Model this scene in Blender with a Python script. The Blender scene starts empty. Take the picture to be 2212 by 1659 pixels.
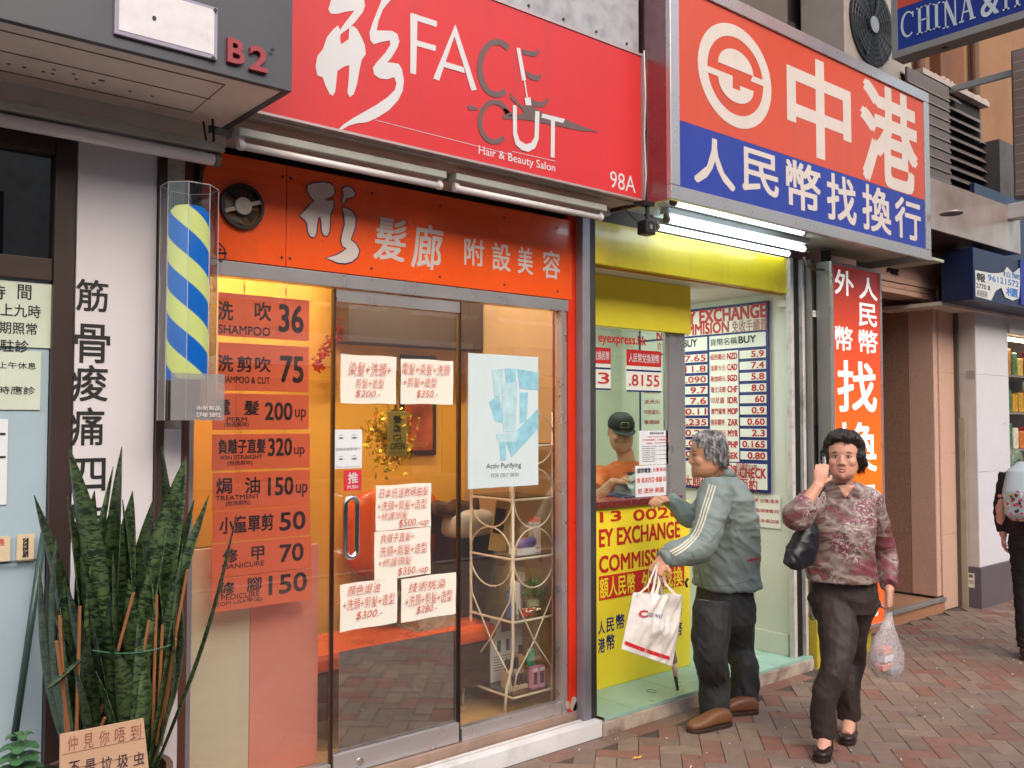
import bpy, bmesh, math, random
from mathutils import Vector, Matrix, noise
random.seed(7)
SC = bpy.context.scene
COL = SC.collection
# ------------------------------------------------------------------ camera
CAMH, YAW, PIT, FPX, CX, CY = 1.58, math.radians(40.2), math.radians(2.26), 1979.0, 1106.0, 829.5
cd = bpy.data.cameras.new('camera'); cam = bpy.data.objects.new('camera', cd); COL.objects.link(cam)
cam.location = (0, 0, CAMH); cam.rotation_euler = (math.radians(90) + PIT, 0, -YAW)
cd.sensor_width = 36; cd.lens = FPX / 2212 * 36; cd.clip_end = 500; cd.clip_start = 0.05
SC.camera = cam
# ------------------------------------------------------------------ sky, sun, exposure
W = bpy.data.worlds.new('World'); SC.world = W; W.use_nodes = True
SUN_EL, SUN_ROT = math.radians(38), math.radians(190)
nt = W.node_tree; bg = nt.nodes['Background']; sk = nt.nodes.new('ShaderNodeTexSky')
sk.sky_type = 'NISHITA'; sk.sun_disc = False; sk.sun_elevation = SUN_EL; sk.sun_rotation = SUN_ROT
sk.air_density = 1.6; sk.dust_density = 5.0; sk.ozone_density = 1.5
nt.links.new(sk.outputs[0], bg.inputs[0]); bg.inputs[1].default_value = 0.15
sl = bpy.data.lights.new('sun', 'SUN'); sl.energy = 1.0; sl.angle = math.radians(75); sl.color = (1, .96, .9)
so = bpy.data.objects.new('sun', sl); COL.objects.link(so)
so.rotation_euler = (math.radians(52), 0, math.radians(-10)); so.location = (0, -3, 12)
SC.view_settings.view_transform = 'Standard'; SC.view_settings.look = 'None'
SC.view_settings.gamma = 1; SC.view_settings.use_curve_mapping = False
SC.view_settings.exposure = 0.70
SC.render.engine = 'CYCLES'
SC.cycles.use_denoising = True
SC.cycles.max_bounces = 8; SC.cycles.transparent_max_bounces = 16
SC.cycles.sample_clamp_indirect = 6

# ------------------------------------------------------------------ measuring: photo pixel (2212 wide) -> point on a real plane
_f = Vector((math.sin(YAW) * math.cos(PIT), math.cos(YAW) * math.cos(PIT), math.sin(PIT)))
_r = Vector((math.cos(YAW), -math.sin(YAW), 0)); _u = _r.cross(_f)
def ray(u, v): return _f + _r * ((u - CX) / FPX) + _u * (-(v - CY) / FPX)
def at(u, v, Y):
    d = ray(u, v); t = Y / d.y; return Vector((d.x * t, Y, CAMH + d.z * t))
def atX(u, v, X):
    d = ray(u, v); t = X / d.x; return Vector((X, d.y * t, CAMH + d.z * t))
def gnd(u, v, z=0):
    d = ray(u, v); t = (z - CAMH) / d.z; return Vector((d.x * t, d.y * t, z))

# ------------------------------------------------------------------ materials
def lin(c):
    return tuple(((x / 255) / 12.92 if x / 255 <= .04045 else ((x / 255 + .055) / 1.055) ** 2.4) for x in c)
MATS = {}
def M(name, col, rough=.55, metal=0, var=.10, scale=6, bump=.05, bscale=90, spec=.5, coat=0, dirt=0, dirtcol=(60, 52, 45), emit=0, alpha=1, trans=0, streak=False):
    if name in MATS: return MATS[name]
    m = bpy.data.materials.new(name); m.use_nodes = True; MATS[name] = m
    n = m.node_tree; p = n.nodes['Principled BSDF']; L = n.links
    p.inputs['Roughness'].default_value = rough; p.inputs['Metallic'].default_value = metal
    p.inputs['Specular IOR Level'].default_value = spec; p.inputs['Coat Weight'].default_value = coat
    c = lin(col)
    tc = n.nodes.new('ShaderNodeTexCoord')
    nz = n.nodes.new('ShaderNodeTexNoise'); nz.inputs['Scale'].default_value = scale; nz.inputs['Detail'].default_value = 6
    L.new(tc.outputs['Object'], nz.inputs['Vector'])
    mx = n.nodes.new('ShaderNodeMix'); mx.data_type = 'RGBA'
    mx.inputs[6].default_value = tuple(max(0, x * (1 - var * 1.6)) for x in c) + (1,)
    mx.inputs[7].default_value = tuple(min(1, x * (1 + var * 1.2)) for x in c) + (1,)
    L.new(nz.outputs[0], mx.inputs[0]); out = mx.outputs[2]
    if dirt:
        n2 = n.nodes.new('ShaderNodeTexNoise'); n2.inputs['Scale'].default_value = scale * .45; n2.inputs['Detail'].default_value = 9
        n2.inputs['Roughness'].default_value = .7
        if streak:
            mp = n.nodes.new('ShaderNodeMapping'); mp.inputs['Scale'].default_value = (9, 9, .9); L.new(tc.outputs['Object'], mp.inputs[0]); L.new(mp.outputs[0], n2.inputs['Vector'])
        else: L.new(tc.outputs['Object'], n2.inputs['Vector'])
        cr = n.nodes.new('ShaderNodeValToRGB'); cr.color_ramp.elements[0].position = .5; cr.color_ramp.elements[1].position = .72
        L.new(n2.outputs[0], cr.inputs[0])
        ml = n.nodes.new('ShaderNodeMath'); ml.operation = 'MULTIPLY'; ml.inputs[1].default_value = dirt; L.new(cr.outputs[0], ml.inputs[0])
        m2 = n.nodes.new('ShaderNodeMix'); m2.data_type = 'RGBA'; m2.inputs[7].default_value = lin(dirtcol) + (1,)
        L.new(ml.outputs[0], m2.inputs[0]); L.new(out, m2.inputs[6]); out = m2.outputs[2]
    L.new(out, p.inputs['Base Color'])
    if bump:
        nb = n.nodes.new('ShaderNodeTexNoise'); nb.inputs['Scale'].default_value = bscale; nb.inputs['Detail'].default_value = 4
        L.new(tc.outputs['Object'], nb.inputs['Vector'])
        b = n.nodes.new('ShaderNodeBump'); b.inputs['Strength'].default_value = bump * 4; b.inputs['Distance'].default_value = .002
        L.new(nb.outputs[0], b.inputs['Height']); L.new(b.outputs[0], p.inputs['Normal'])
        rr = n.nodes.new('ShaderNodeMapRange'); rr.inputs[3].default_value = max(.03, rough - .08); rr.inputs[4].default_value = min(1, rough + .1)
        L.new(nz.outputs[0], rr.inputs[0]); L.new(rr.outputs[0], p.inputs['Roughness'])
    if emit:
        L.new(out, p.inputs['Emission Color']); p.inputs['Emission Strength'].default_value = emit
    if trans: p.inputs['Transmission Weight'].default_value = trans
    if alpha < 1: p.inputs['Alpha'].default_value = alpha
    return m
def glow(name, col, s):
    if name in MATS: return MATS[name]
    m = bpy.data.materials.new(name); m.use_nodes = True; n = m.node_tree
    p = n.nodes['Principled BSDF']; p.inputs['Base Color'].default_value = (.8, .8, .8, 1)
    p.inputs['Emission Color'].default_value = lin(col) + (1,); p.inputs['Emission Strength'].default_value = s
    MATS[name] = m; return m
def glass(name, tint=(235, 240, 236), refl=1.0, base=.0, rough=0.0):
    if name in MATS: return MATS[name]
    m = bpy.data.materials.new(name); m.use_nodes = True; n = m.node_tree; L = n.links
    n.nodes.remove(n.nodes['Principled BSDF'])
    t = n.nodes.new('ShaderNodeBsdfTransparent'); t.inputs[0].default_value = lin(tint) + (1,)
    g = n.nodes.new('ShaderNodeBsdfGlossy'); g.inputs['Roughness'].default_value = rough
    lw = n.nodes.new('ShaderNodeLayerWeight'); lw.inputs[0].default_value = .5
    pw = n.nodes.new('ShaderNodeMath'); pw.operation = 'POWER'; pw.inputs[1].default_value = 4.0; L.new(lw.outputs['Facing'], pw.inputs[0])
    ma = n.nodes.new('ShaderNodeMath'); ma.operation = 'MULTIPLY_ADD'; ma.inputs[1].default_value = .9 * refl; ma.inputs[2].default_value = .045 * refl + base; ma.use_clamp = True
    L.new(pw.outputs[0], ma.inputs[0])
    mx = n.nodes.new('ShaderNodeMixShader'); L.new(ma.outputs[0], mx.inputs[0]); L.new(t.outputs[0], mx.inputs[1]); L.new(g.outputs[0], mx.inputs[2])
    L.new(mx.outputs[0], n.nodes['Material Output'].inputs[0]); MATS[name] = m; return m
def ramp_mat(name, stops, driver='noise', scale=5, rough=.7, bump=.1, bscale=80, distort=0, detail=4, const=False, stretch=None, metal=0, spec=.5, vec='Object'):
    if name in MATS: return MATS[name]
    m = bpy.data.materials.new(name); m.use_nodes = True; MATS[name] = m
    n = m.node_tree; p = n.nodes['Principled BSDF']; L = n.links; p.inputs['Roughness'].default_value = rough
    p.inputs['Metallic'].default_value = metal; p.inputs['Specular IOR Level'].default_value = spec
    tc = n.nodes.new('ShaderNodeTexCoord'); v = tc.outputs[vec]
    if stretch:
        mp = n.nodes.new('ShaderNodeMapping'); mp.inputs['Scale'].default_value = stretch; L.new(v, mp.inputs[0]); v = mp.outputs[0]
    cr = n.nodes.new('ShaderNodeValToRGB'); e = cr.color_ramp.elements
    while len(e) < len(stops): e.new(.5)
    for i, (ps, c) in enumerate(stops): e[i].position = ps; e[i].color = lin(c) + (1,)
    if const: cr.color_ramp.interpolation = 'CONSTANT'
    if driver == 'noise':
        d = n.nodes.new('ShaderNodeTexNoise'); d.inputs['Scale'].default_value = scale; d.inputs['Detail'].default_value = detail
        d.inputs['Distortion'].default_value = distort; L.new(v, d.inputs['Vector']); o = d.outputs[0]
    elif driver == 'voronoi':
        d = n.nodes.new('ShaderNodeTexVoronoi'); d.inputs['Scale'].default_value = scale; L.new(v, d.inputs['Vector'])
        s = n.nodes.new('ShaderNodeSeparateColor'); L.new(d.outputs['Color'], s.inputs[0]); o = s.outputs[0]
    elif driver == 'wave':
        d = n.nodes.new('ShaderNodeTexWave'); d.inputs['Scale'].default_value = scale; d.inputs['Distortion'].default_value = distort
        d.inputs['Detail'].default_value = detail; d.inputs['Detail Scale'].default_value = 3; d.bands_direction = 'Z'; L.new(v, d.inputs['Vector']); o = d.outputs[1]
    elif driver == 'object':
        d = n.nodes.new('ShaderNodeObjectInfo'); o = d.outputs['Random']
    elif driver == 'island':
        d = n.nodes.new('ShaderNodeNewGeometry'); o = d.outputs['Random Per Island']
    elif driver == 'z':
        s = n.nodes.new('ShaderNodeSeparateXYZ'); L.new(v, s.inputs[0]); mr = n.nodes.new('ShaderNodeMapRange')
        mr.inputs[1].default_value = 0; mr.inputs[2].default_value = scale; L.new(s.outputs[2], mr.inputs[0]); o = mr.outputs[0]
    L.new(o, cr.inputs[0]); out = cr.outputs[0]
    if driver in ('object', 'island'):
        nz = n.nodes.new('ShaderNodeTexNoise'); nz.inputs['Scale'].default_value = 14; nz.inputs['Detail'].default_value = 8; nz.inputs['Roughness'].default_value = .65
        geo = n.nodes.new('ShaderNodeNewGeometry'); L.new(geo.outputs['Position'], nz.inputs['Vector'])
        mr = n.nodes.new('ShaderNodeMapRange'); mr.inputs[1].default_value = .3; mr.inputs[2].default_value = .75; mr.inputs[3].default_value = .80; mr.inputs[4].default_value = 1.18
        L.new(nz.outputs[0], mr.inputs[0]); mm = n.nodes.new('ShaderNodeMix'); mm.data_type = 'RGBA'; mm.blend_type = 'MULTIPLY'; mm.inputs[0].default_value = 1
        L.new(out, mm.inputs[6]); L.new(mr.outputs[0], mm.inputs[7])
        n3 = n.nodes.new('ShaderNodeTexNoise'); n3.inputs['Scale'].default_value = 1.3; n3.inputs['Detail'].default_value = 6; L.new(geo.outputs['Position'], n3.inputs['Vector'])
        c3 = n.nodes.new('ShaderNodeMapRange'); c3.inputs[1].default_value = .45; c3.inputs[2].default_value = .7; c3.inputs[4].default_value = .45; L.new(n3.outputs[0], c3.inputs[0])
        m3 = n.nodes.new('ShaderNodeMix'); m3.data_type = 'RGBA'; m3.inputs[7].default_value = lin((108, 98, 90)) + (1,); L.new(c3.outputs[0], m3.inputs[0]); L.new(mm.outputs[2], m3.inputs[6]); out = m3.outputs[2]
    L.new(out, p.inputs['Base Color'])
    if bump:
        nb = n.nodes.new('ShaderNodeTexNoise'); nb.inputs['Scale'].default_value = bscale; nb.inputs['Detail'].default_value = 5; L.new(tc.outputs['Object'], nb.inputs['Vector'])
        b = n.nodes.new('ShaderNodeBump'); b.inputs['Strength'].default_value = bump * 4; b.inputs['Distance'].default_value = .002
        L.new(nb.outputs[0], b.inputs['Height']); L.new(b.outputs[0], p.inputs['Normal'])
    return m

# ------------------------------------------------------------------ mesh helpers (geometry written in world metres; objects get real origins)
ORG = {}
def org(o):
    return ORG.get(o.name, Vector((0, 0, 0))) if o else Vector((0, 0, 0))
def tag(o, label=None, cat=None, group=None, kind=None):
    if label: o['label'] = label
    if cat: o['category'] = cat
    if group: o['group'] = group
    if kind: o['kind'] = kind
    return o
def thing(name, label, cat, loc, group=None):
    o = bpy.data.objects.new(name, None); COL.objects.link(o); o.location = loc; o.empty_display_size = .1
    ORG[o.name] = Vector(loc); return tag(o, label, cat, group)
class MB:
    def __init__(s): s.v = []; s.f = []
    def add(s, vs, fs):
        b = len(s.v); s.v += [tuple(p) for p in vs]; s.f += [tuple(b + i for i in f) for f in fs]; return s
    def box(s, x0, x1, y0, y1, z0, z1):
        if x0 > x1: x0, x1 = x1, x0
        if y0 > y1: y0, y1 = y1, y0
        if z0 > z1: z0, z1 = z1, z0
        return s.add([(x0, y0, z0), (x1, y0, z0), (x1, y1, z0), (x0, y1, z0), (x0, y0, z1), (x1, y0, z1), (x1, y1, z1), (x0, y1, z1)],
                     [(0, 3, 2, 1), (4, 5, 6, 7), (0, 1, 5, 4), (1, 2, 6, 5), (2, 3, 7, 6), (3, 0, 4, 7)])
    def quad(s, a, b, c, d): return s.add([a, b, c, d], [(0, 1, 2, 3)])
    def tube(s, pts, r, n=10, caps=True):
        pts = [Vector(p) for p in pts]; R = r if isinstance(r, (list, tuple)) else [r] * len(pts); rings = []
        prev = None
        for i, p in enumerate(pts):
            d = (pts[min(i + 1, len(pts) - 1)] - pts[max(i - 1, 0)])
            d = d.normalized() if d.length > 1e-9 else Vector((0, 0, 1))
            a = prev if prev is not None else (Vector((0, 0, 1)) if abs(d.z) < .9 else Vector((1, 0, 0)))
            a = (a - d * a.dot(d)).normalized(); prev = a; b = d.cross(a)
            rings.append([p + (a * math.cos(2 * math.pi * k / n) + b * math.sin(2 * math.pi * k / n)) * R[i] for k in range(n)])
        vs = [q for g in rings for q in g]; fs = []
        for i in range(len(rings) - 1):
            for k in range(n): fs.append((i * n + k, i * n + (k + 1) % n, (i + 1) * n + (k + 1) % n, (i + 1) * n + k))
        if caps: fs.append(tuple(range(n - 1, -1, -1))); fs.append(tuple((len(rings) - 1) * n + k for k in range(n)))
        return s.add(vs, fs)
    def cyl(s, a, b, r, n=20, r2=None): return s.tube([a, b], [r, r if r2 is None else r2], n)
    def lathe(s, c, prof, n=20):
        c = Vector(c); vs = []; fs = []
        for r, z in prof:
            for k in range(n): vs.append(c + Vector((r * math.cos(2 * math.pi * k / n), r * math.sin(2 * math.pi * k / n), z)))
        for i in range(len(prof) - 1):
            for k in range(n): fs.append((i * n + k, i * n + (k + 1) % n, (i + 1) * n + (k + 1) % n, (i + 1) * n + k))
        fs.append(tuple(range(n - 1, -1, -1))); fs.append(tuple((len(prof) - 1) * n + k for k in range(n)))
        return s.add(vs, fs)
    def prism(s, pts, y0, y1):   # pts (x,z) outline, thickness along Y
        n = len(pts)
        vs = [(x, y0, z) for x, z in pts] + [(x, y1, z) for x, z in pts]
        a = sum(pts[i][0] * pts[(i + 1) % n][1] - pts[(i + 1) % n][0] * pts[i][1] for i in range(n))
        f1 = tuple(range(n)) if a > 0 else tuple(range(n - 1, -1, -1))
        fs = [f1, tuple(n + i for i in reversed(f1))] + [(i, (i + 1) % n, n + (i + 1) % n, n + i) for i in range(n)]
        return s.add(vs, fs)
    def sphere(s, c, r, n=14, m=9):
        c = Vector(c); R = r if isinstance(r, (tuple, list)) else (r, r, r); vs = []; fs = []
        for i in range(1, m):
            t = math.pi * i / m
            for k in range(n): p = 2 * math.pi * k / n; vs.append(c + Vector((R[0] * math.sin(t) * math.cos(p), R[1] * math.sin(t) * math.sin(p), R[2] * math.cos(t))))
        b = len(vs); vs += [c + Vector((0, 0, R[2])), c - Vector((0, 0, R[2]))]
        for i in range(m - 2):
            for k in range(n): fs.append((i * n + k, (i + 1) * n + k, (i + 1) * n + (k + 1) % n, i * n + (k + 1) % n))
        for k in range(n): fs.append((b, k, (k + 1) % n)); fs.append((b + 1, (m - 2) * n + (k + 1) % n, (m - 2) * n + k))
        return s.add(vs, fs)
    def mesh(s, name, origin=Vector((0, 0, 0)), smooth=False):
        me = bpy.data.meshes.new(name); me.from_pydata([tuple(Vector(p) - origin) for p in s.v], [], s.f); me.update()
        bm = bmesh.new(); bm.from_mesh(me); bmesh.ops.recalc_face_normals(bm, faces=bm.faces)
        bm.to_mesh(me); bm.free()
        if smooth:
            for p in me.polygons: p.use_smooth = True
        return me
    def build(s, name, mat, parent=None, smooth=False, bevel=0, origin=None, label=None, kind=None, autos=False):
        root = org(parent)
        if parent is None:
            if origin is None:
                xs = [p[0] for p in s.v]; ys = [p[1] for p in s.v]; zs = [p[2] for p in s.v]
                origin = Vector(((min(xs) + max(xs)) / 2, (min(ys) + max(ys)) / 2, min(zs)))
        else:
            if origin is None: origin = root
        origin = Vector(origin)
        me = s.mesh(name, origin, smooth); o = bpy.data.objects.new(name, me); COL.objects.link(o)
        if mat is not None: me.materials.append(mat)
        o.location = origin - root; o.parent = parent; ORG[o.name] = origin
        if bevel:
            b = o.modifiers.new('bevel', 'BEVEL'); b.width = bevel; b.segments = 2; b.limit_method = 'ANGLE'; b.angle_limit = math.radians(40)
        if autos:
            for p in me.polygons: p.use_smooth = True
            try: me.set_sharp_from_angle(angle=math.radians(35))
            except Exception: pass
        if label: o['label'] = label
        if kind: o['kind'] = kind
        return o
def B(name, mat, parent, x0, x1, y0, y1, z0, z1, bevel=0, **k):
    return MB().box(x0, x1, y0, y1, z0, z1).build(name, mat, parent, bevel=bevel, **k)
def clone(root, dloc, label=None, group=None):
    r = root.copy(); COL.objects.link(r); r.location = root.location + Vector(dloc); ORG[r.name] = org(root) + Vector(dloc)
    if label: r['label'] = label
    if group: r['group'] = group
    for ch in list(root.children):
        c = ch.copy(); COL.objects.link(c); c.parent = r
        for g in ch.children:
            d = g.copy(); COL.objects.link(d); d.parent = c
    return r

# ------------------------------------------------------------------ lettering: glyph meshes from the built-in font, fitted into a box
_TC = {}
def glyphs(s, off, shear):
    k = (s, off, shear)
    if k in _TC: return _TC[k]
    c = bpy.data.curves.new('t', 'FONT'); c.body = s; c.size = 1; c.offset = off; c.resolution_u = 3; c.shear = shear; c.fill_mode = 'FRONT'
    o = bpy.data.objects.new('t', c); me = o.to_mesh()
    vs = [tuple(v.co) for v in me.vertices]; fs = [tuple(p.vertices) for p in me.polygons]
    o.to_mesh_clear(); bpy.data.objects.remove(o); bpy.data.curves.remove(c)
    if not vs: vs = [(0, 0, 0), (1, 0, 0), (1, 1, 0)]; fs = []
    xs = [v[0] for v in vs]; ys = [v[1] for v in vs]; r = (vs, fs, min(xs), max(xs), min(ys), max(ys)); _TC[k] = r; return r
def put(mb, s, x0, x1, z0, z1, plane=3.0, axis='Y', off=0.0, shear=0.0, thick=0):
    if off > .002 and not thick:       # bold look: stacked shifted copies
        hh = abs(z1 - z0); o = off * hh * (1.0 if any(ord(q) > 255 for q in s) else 1.25); sg = 1 if x1 > x0 else -1
        for k, (a, b) in enumerate(((0, 0), (1, 1), (-1, 1), (1, -1), (-1, -1))):
            put(mb, s, x0 + sg * o + a * o, x1 - sg * o + a * o, z0 + o + b * o, z1 - o + b * o, plane - k * .00012, axis, 0.0, shear)
        return mb
    """axis Y: plane Y=plane facing -Y, x0..x1 in X.  axis X: plane X=plane facing -X, x0..x1 are Y (x0 is left = larger Y)."""
    vs, fs, a, b, c, d = glyphs(s, off, shear)
    def mp(v, t=0):
        u = x0 + (v[0] - a) / (b - a) * (x1 - x0); w = z0 + (v[1] - c) / max(d - c, 1e-6) * (z1 - z0)
        return (u, plane - t, w) if axis == 'Y' else (plane - t, u, w)
    mb.add([mp(v) for v in vs], fs)
    if thick:
        n = len(vs); mb.add([mp(v, thick) for v in vs], fs)
        cnt = {}
        for f in fs:
            for i in range(len(f)):
                e = (f[i], f[(i + 1) % len(f)]); cnt[tuple(sorted(e))] = cnt.get(tuple(sorted(e)), 0) + 1
        for (i, j), q in cnt.items():
            if q == 1: mb.add([mp(vs[i]), mp(vs[j]), mp(vs[j], thick), mp(vs[i], thick)], [(0, 1, 2, 3)])
    return mb
def putp(mb, s, uL, uR, vT, vB, plane, axis='Y', **k):   # box read off the photo at the word's middle
    A = at if axis == 'Y' else atX; um = (uL + uR) / 2
    p0, p1 = A(uL, (vT + vB) / 2, plane), A(uR, (vT + vB) / 2, plane); t, b = A(um, vT, plane), A(um, vB, plane)
    x0, x1 = (p0.x, p1.x) if axis == 'Y' else (p0.y, p1.y)
    return put(mb, s, x0, x1, b.z, t.z, plane, axis, **k)
def text(s, x0, x1, z0, z1, plane, mat, parent, axis='Y', name='lettering', **k):
    return put(MB(), s, x0, x1, z0, z1, plane, axis, **k).build(name, mat, parent)
def outline(mb, pts, plane, fn, t=.002):
    P = [at(*fn(a, b), plane) for a, b in pts]; return mb.prism([(p.x, p.z) for p in P], plane - t, plane)
def rectp(u0, u1, v0, v1, Y):      # rectangle read at its middle column
    um = (u0 + u1) / 2; vm = (v0 + v1) / 2
    return at(u0, vm, Y).x, at(u1, vm, Y).x, at(um, v1, Y).z, at(um, v0, Y).z

# ------------------------------------------------------------------ materials in use
white_paint = M('white_paint', (214, 212, 216), .5, dirt=.35, dirtcol=(150, 140, 130))
cream = M('cream_paint', (224, 214, 206), .6, dirt=.3, dirtcol=(140, 125, 110))
grey_soffit = M('grey_soffit', (172, 164, 158), .6, dirt=.3, dirtcol=(95, 88, 80))
dark_panel = M('dark_grey_panel', (74, 76, 86), .45, var=.15, dirt=.4, dirtcol=(55, 56, 62), scale=3)
black = M('black_paint', (28, 26, 27), .4, dirt=.3)
brown_frame = M('dark_brown_frame', (58, 44, 42), .4, var=.15)
redbrown = M('redbrown_strip', (84, 48, 40), .5, dirt=.3)
steel = M('brushed_steel', (200, 196, 200), .28, metal=.7, var=.05, bump=.03, bscale=30)
steel_dull = M('dull_aluminium', (170, 168, 168), .42, metal=.6, var=.08, dirt=.12)
chrome = M('chrome', (225, 225, 228), .07, metal=1, bump=0)
galv = ramp_mat('galvanised_sheet', [(.2, (128, 130, 140)), (.5, (158, 160, 170)), (.8, (178, 180, 190))], 'noise', 14, .5, .06, detail=8)
red_sign = M('red_sign_vinyl', (204, 44, 50), .42, var=.08, dirt=.35, dirtcol=(168, 56, 58), scale=2, streak=True)
white_vinyl = M('white_vinyl', (206, 206, 213), .4, var=.04)
grey_vinyl = M('grey_vinyl', (104, 84, 86), .45)
orange_panel = M('orange_panel', (240, 88, 24), .25, var=.06, coat=.3, dirt=.3, dirtcol=(206, 92, 40), scale=2, streak=True)
red_post = M('red_orange_post', (214, 50, 22), .3, var=.06, dirt=.1)
dark_red = M('dark_red_paint', (120, 30, 26), .4)
navy = M('navy_print', (26, 38, 108), .5)
blue_sign = M('blue_sign_vinyl', (38, 58, 156), .4, var=.05, dirt=.4, dirtcol=(62, 70, 136), scale=2.5, streak=True)
orange_sign = M('orange_sign_vinyl', (200, 78, 56), .4, var=.05, dirt=.4, dirtcol=(166, 84, 70), scale=2.5, streak=True)
yellow = M('yellow_paint', (226, 204, 36), .28, var=.07, coat=.2, dirt=.35, dirtcol=(190, 160, 50), scale=2, streak=True)
yellow_print = M('yellow_vinyl', (246, 226, 56), .35, var=.03)
red_print = M('red_print', (198, 36, 36), .5, var=.03)
board_white = M('board_white', (226, 228, 222), .45, var=.03, dirt=.15, dirtcol=(190, 186, 170))
paper = M('paper', (232, 230, 222), .8, var=.03)
paper_cool = M('cool_paper', (222, 226, 236), .6, var=.03)
ink = M('black_ink', (30, 30, 34), .6)
red_ink = M('red_marker', (208, 84, 70), .6)
price_orange = M('price_board_orange', (246, 120, 84), .5, var=.06)
price_ink = M('price_ink', (58, 44, 52), .5)
glass_clear = glass('shopfront_glass', (250, 250, 248), 1.15, .095)
glass_door = glass('door_glass', (250, 250, 246), 1.2, .11)
glass_thin = glass('thin_glass', (240, 245, 242), .8, .02)
acrylic = glass('acrylic_case', (205, 208, 214), 1.0, .05, .03)
tube_lit = glow('lit_tube', (222, 240, 255), 4.6)
tube_off = M('unlit_tube', (225, 222, 228), .25, var=.03, bump=0, coat=.4)

# ================================================================== THE SETTING
asphalt = M('asphalt', (66, 66, 70), .85, var=.2, scale=30, bump=.3, bscale=300)
mortar = M('mortar', (80, 71, 64), .9, bump=.2)
MB().box(-60, 80, -60, 80, -.35, -.16).build('ground', asphalt, kind='structure')
MB().box(-60, 80, -9.6, -1.62, -.158, -.13).build('road', asphalt, kind='structure')
pav = MB().box(-60, 80, -1.5, 8.0, -.13, -.007).build('pavement', mortar, kind='structure')
MB().box(-60, 80, -1.62, -1.504, -.13, .003).build('kerb', M('kerb_stone', (150, 146, 140), .8, dirt=.4), kind='structure')
MB().box(-60, 80, -16, -9.604, -.155, -.01).build('far_pavement', M('far_paving', (120, 108, 100), .85, dirt=.4), kind='structure')
# --- herringbone pavers, turned 42 degrees; the nearest 300 in view are single pieces
stops = [(0, (128, 108, 97)), (.13, (132, 112, 100)), (.26, (122, 104, 95)), (.39, (129, 110, 102)), (.5, (136, 116, 103)), (.63, (122, 100, 90)), (.72, (131, 92, 82)), (.80, (135, 97, 87)), (.88, (127, 87, 78)), (.95, (126, 102, 91))]
brick_o = ramp_mat('paver_single', stops, 'object', rough=.78, bump=.12, bscale=160, const=True)
brick_i = ramp_mat('paver_rest', stops, 'island', rough=.78, bump=.12, bscale=160, const=True)
BL, BW = .200, .100; ang = math.radians(42); ca, sa = math.cos(ang), math.sin(ang)
def in_view(x, y):
    d = Vector((x, y, 0)) - Vector((0, 0, CAMH)); w = d.dot(_f)
    if w < .5: return None
    return CX + FPX * d.dot(_r) / w, CY - FPX * d.dot(_u) / w, w
cells = []
for i in range(-90, 90):
    for j in range(-90, 90):
        # classic herringbone: step units of BW
        k = (i - j) % 4
        a0, b0 = i * BW, j * BW
        if k == 0: a1, b1 = a0 + BL, b0 + BW; rot = 0
        elif k == 3: a1, b1 = a0 + BW, b0 + BL; rot = 1
        else: continue
        am, bm_ = (a0 + a1) / 2, (b0 + b1) / 2
        x, y = am * ca - bm_ * sa + 3.2, am * sa + bm_ * ca + .6
        if x < -1.5 or x > 15 or y < -1.4 or y > 3.50: continue
        if y > 3.14 and x < 5.34: continue
        cells.append((x, y, rot))
def brick_box(mb, x, y, rot, g=.0013, dz=0):
    hx, hy = (BL / 2 - g, BW / 2 - g) if rot == 0 else (BW / 2 - g, BL / 2 - g)
    c = [(-hx, -hy), (hx, -hy), (hx, hy), (-hx, hy)]
    b_ = .0018
    lo = [(x + px * ca - py * sa, y + px * sa + py * ca, -.006) for px, py in c]
    md = [(p[0], p[1], -.0015 + dz) for p in lo]
    hi = [(x + px * (1 - b_ / hx) * ca - py * (1 - b_ / hy) * sa, y + px * (1 - b_ / hx) * sa + py * (1 - b_ / hy) * ca, .0005 + dz) for px, py in c]
    mb.add(lo + md + hi, [(8, 9, 10, 11)] + [(k, (k + 1) % 4, 4 + (k + 1) % 4, 4 + k) for k in range(4)] + [(4 + k, 4 + (k + 1) % 4, 8 + (k + 1) % 4, 8 + k) for k in range(4)])
vis = []
for c_ in cells:
    q = in_view(c_[0], c_[1])
    if q and -20 < q[0] < 2232 and q[1] < 1700: vis.append((q[2], c_))
vis.sort(key=lambda t: t[0]); single = set(t[1] for t in vis[:300])
protos = []
for r_ in (0, 1):
    mbp = MB(); brick_box(mbp, 0, 0, r_); me = mbp.mesh('paving_brick'); me.materials.append(brick_o); protos.append(me)
for (x, y, r_) in single:
    o = bpy.data.objects.new('paving_brick', protos[r_]); COL.objects.link(o)
    po = org(pav); o.location = Vector((x, y, random.uniform(-.0012, .0016))) - po; o.rotation_euler = (random.uniform(-.004, .004), random.uniform(-.004, .004), random.uniform(-.006, .006)); o.parent = pav
rest = MB()
for c_ in cells:
    if c_ not in single: brick_box(rest, c_[0], c_[1], c_[2], dz=random.uniform(-.001, .0015))
rest.build('paving_bricks', brick_i, pav, kind='stuff')
# border course of pavers laid along the shopfronts
bc = MB(); x = -1.0
ca_, sa_ = ca, sa
ca, sa = 1, 0
while x < 5.1:
    brick_box(bc, x, 3.20, 0); x += BL
ca, sa = ca_, sa_
bc.build('border_bricks', brick_i, pav, kind='stuff')
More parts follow.
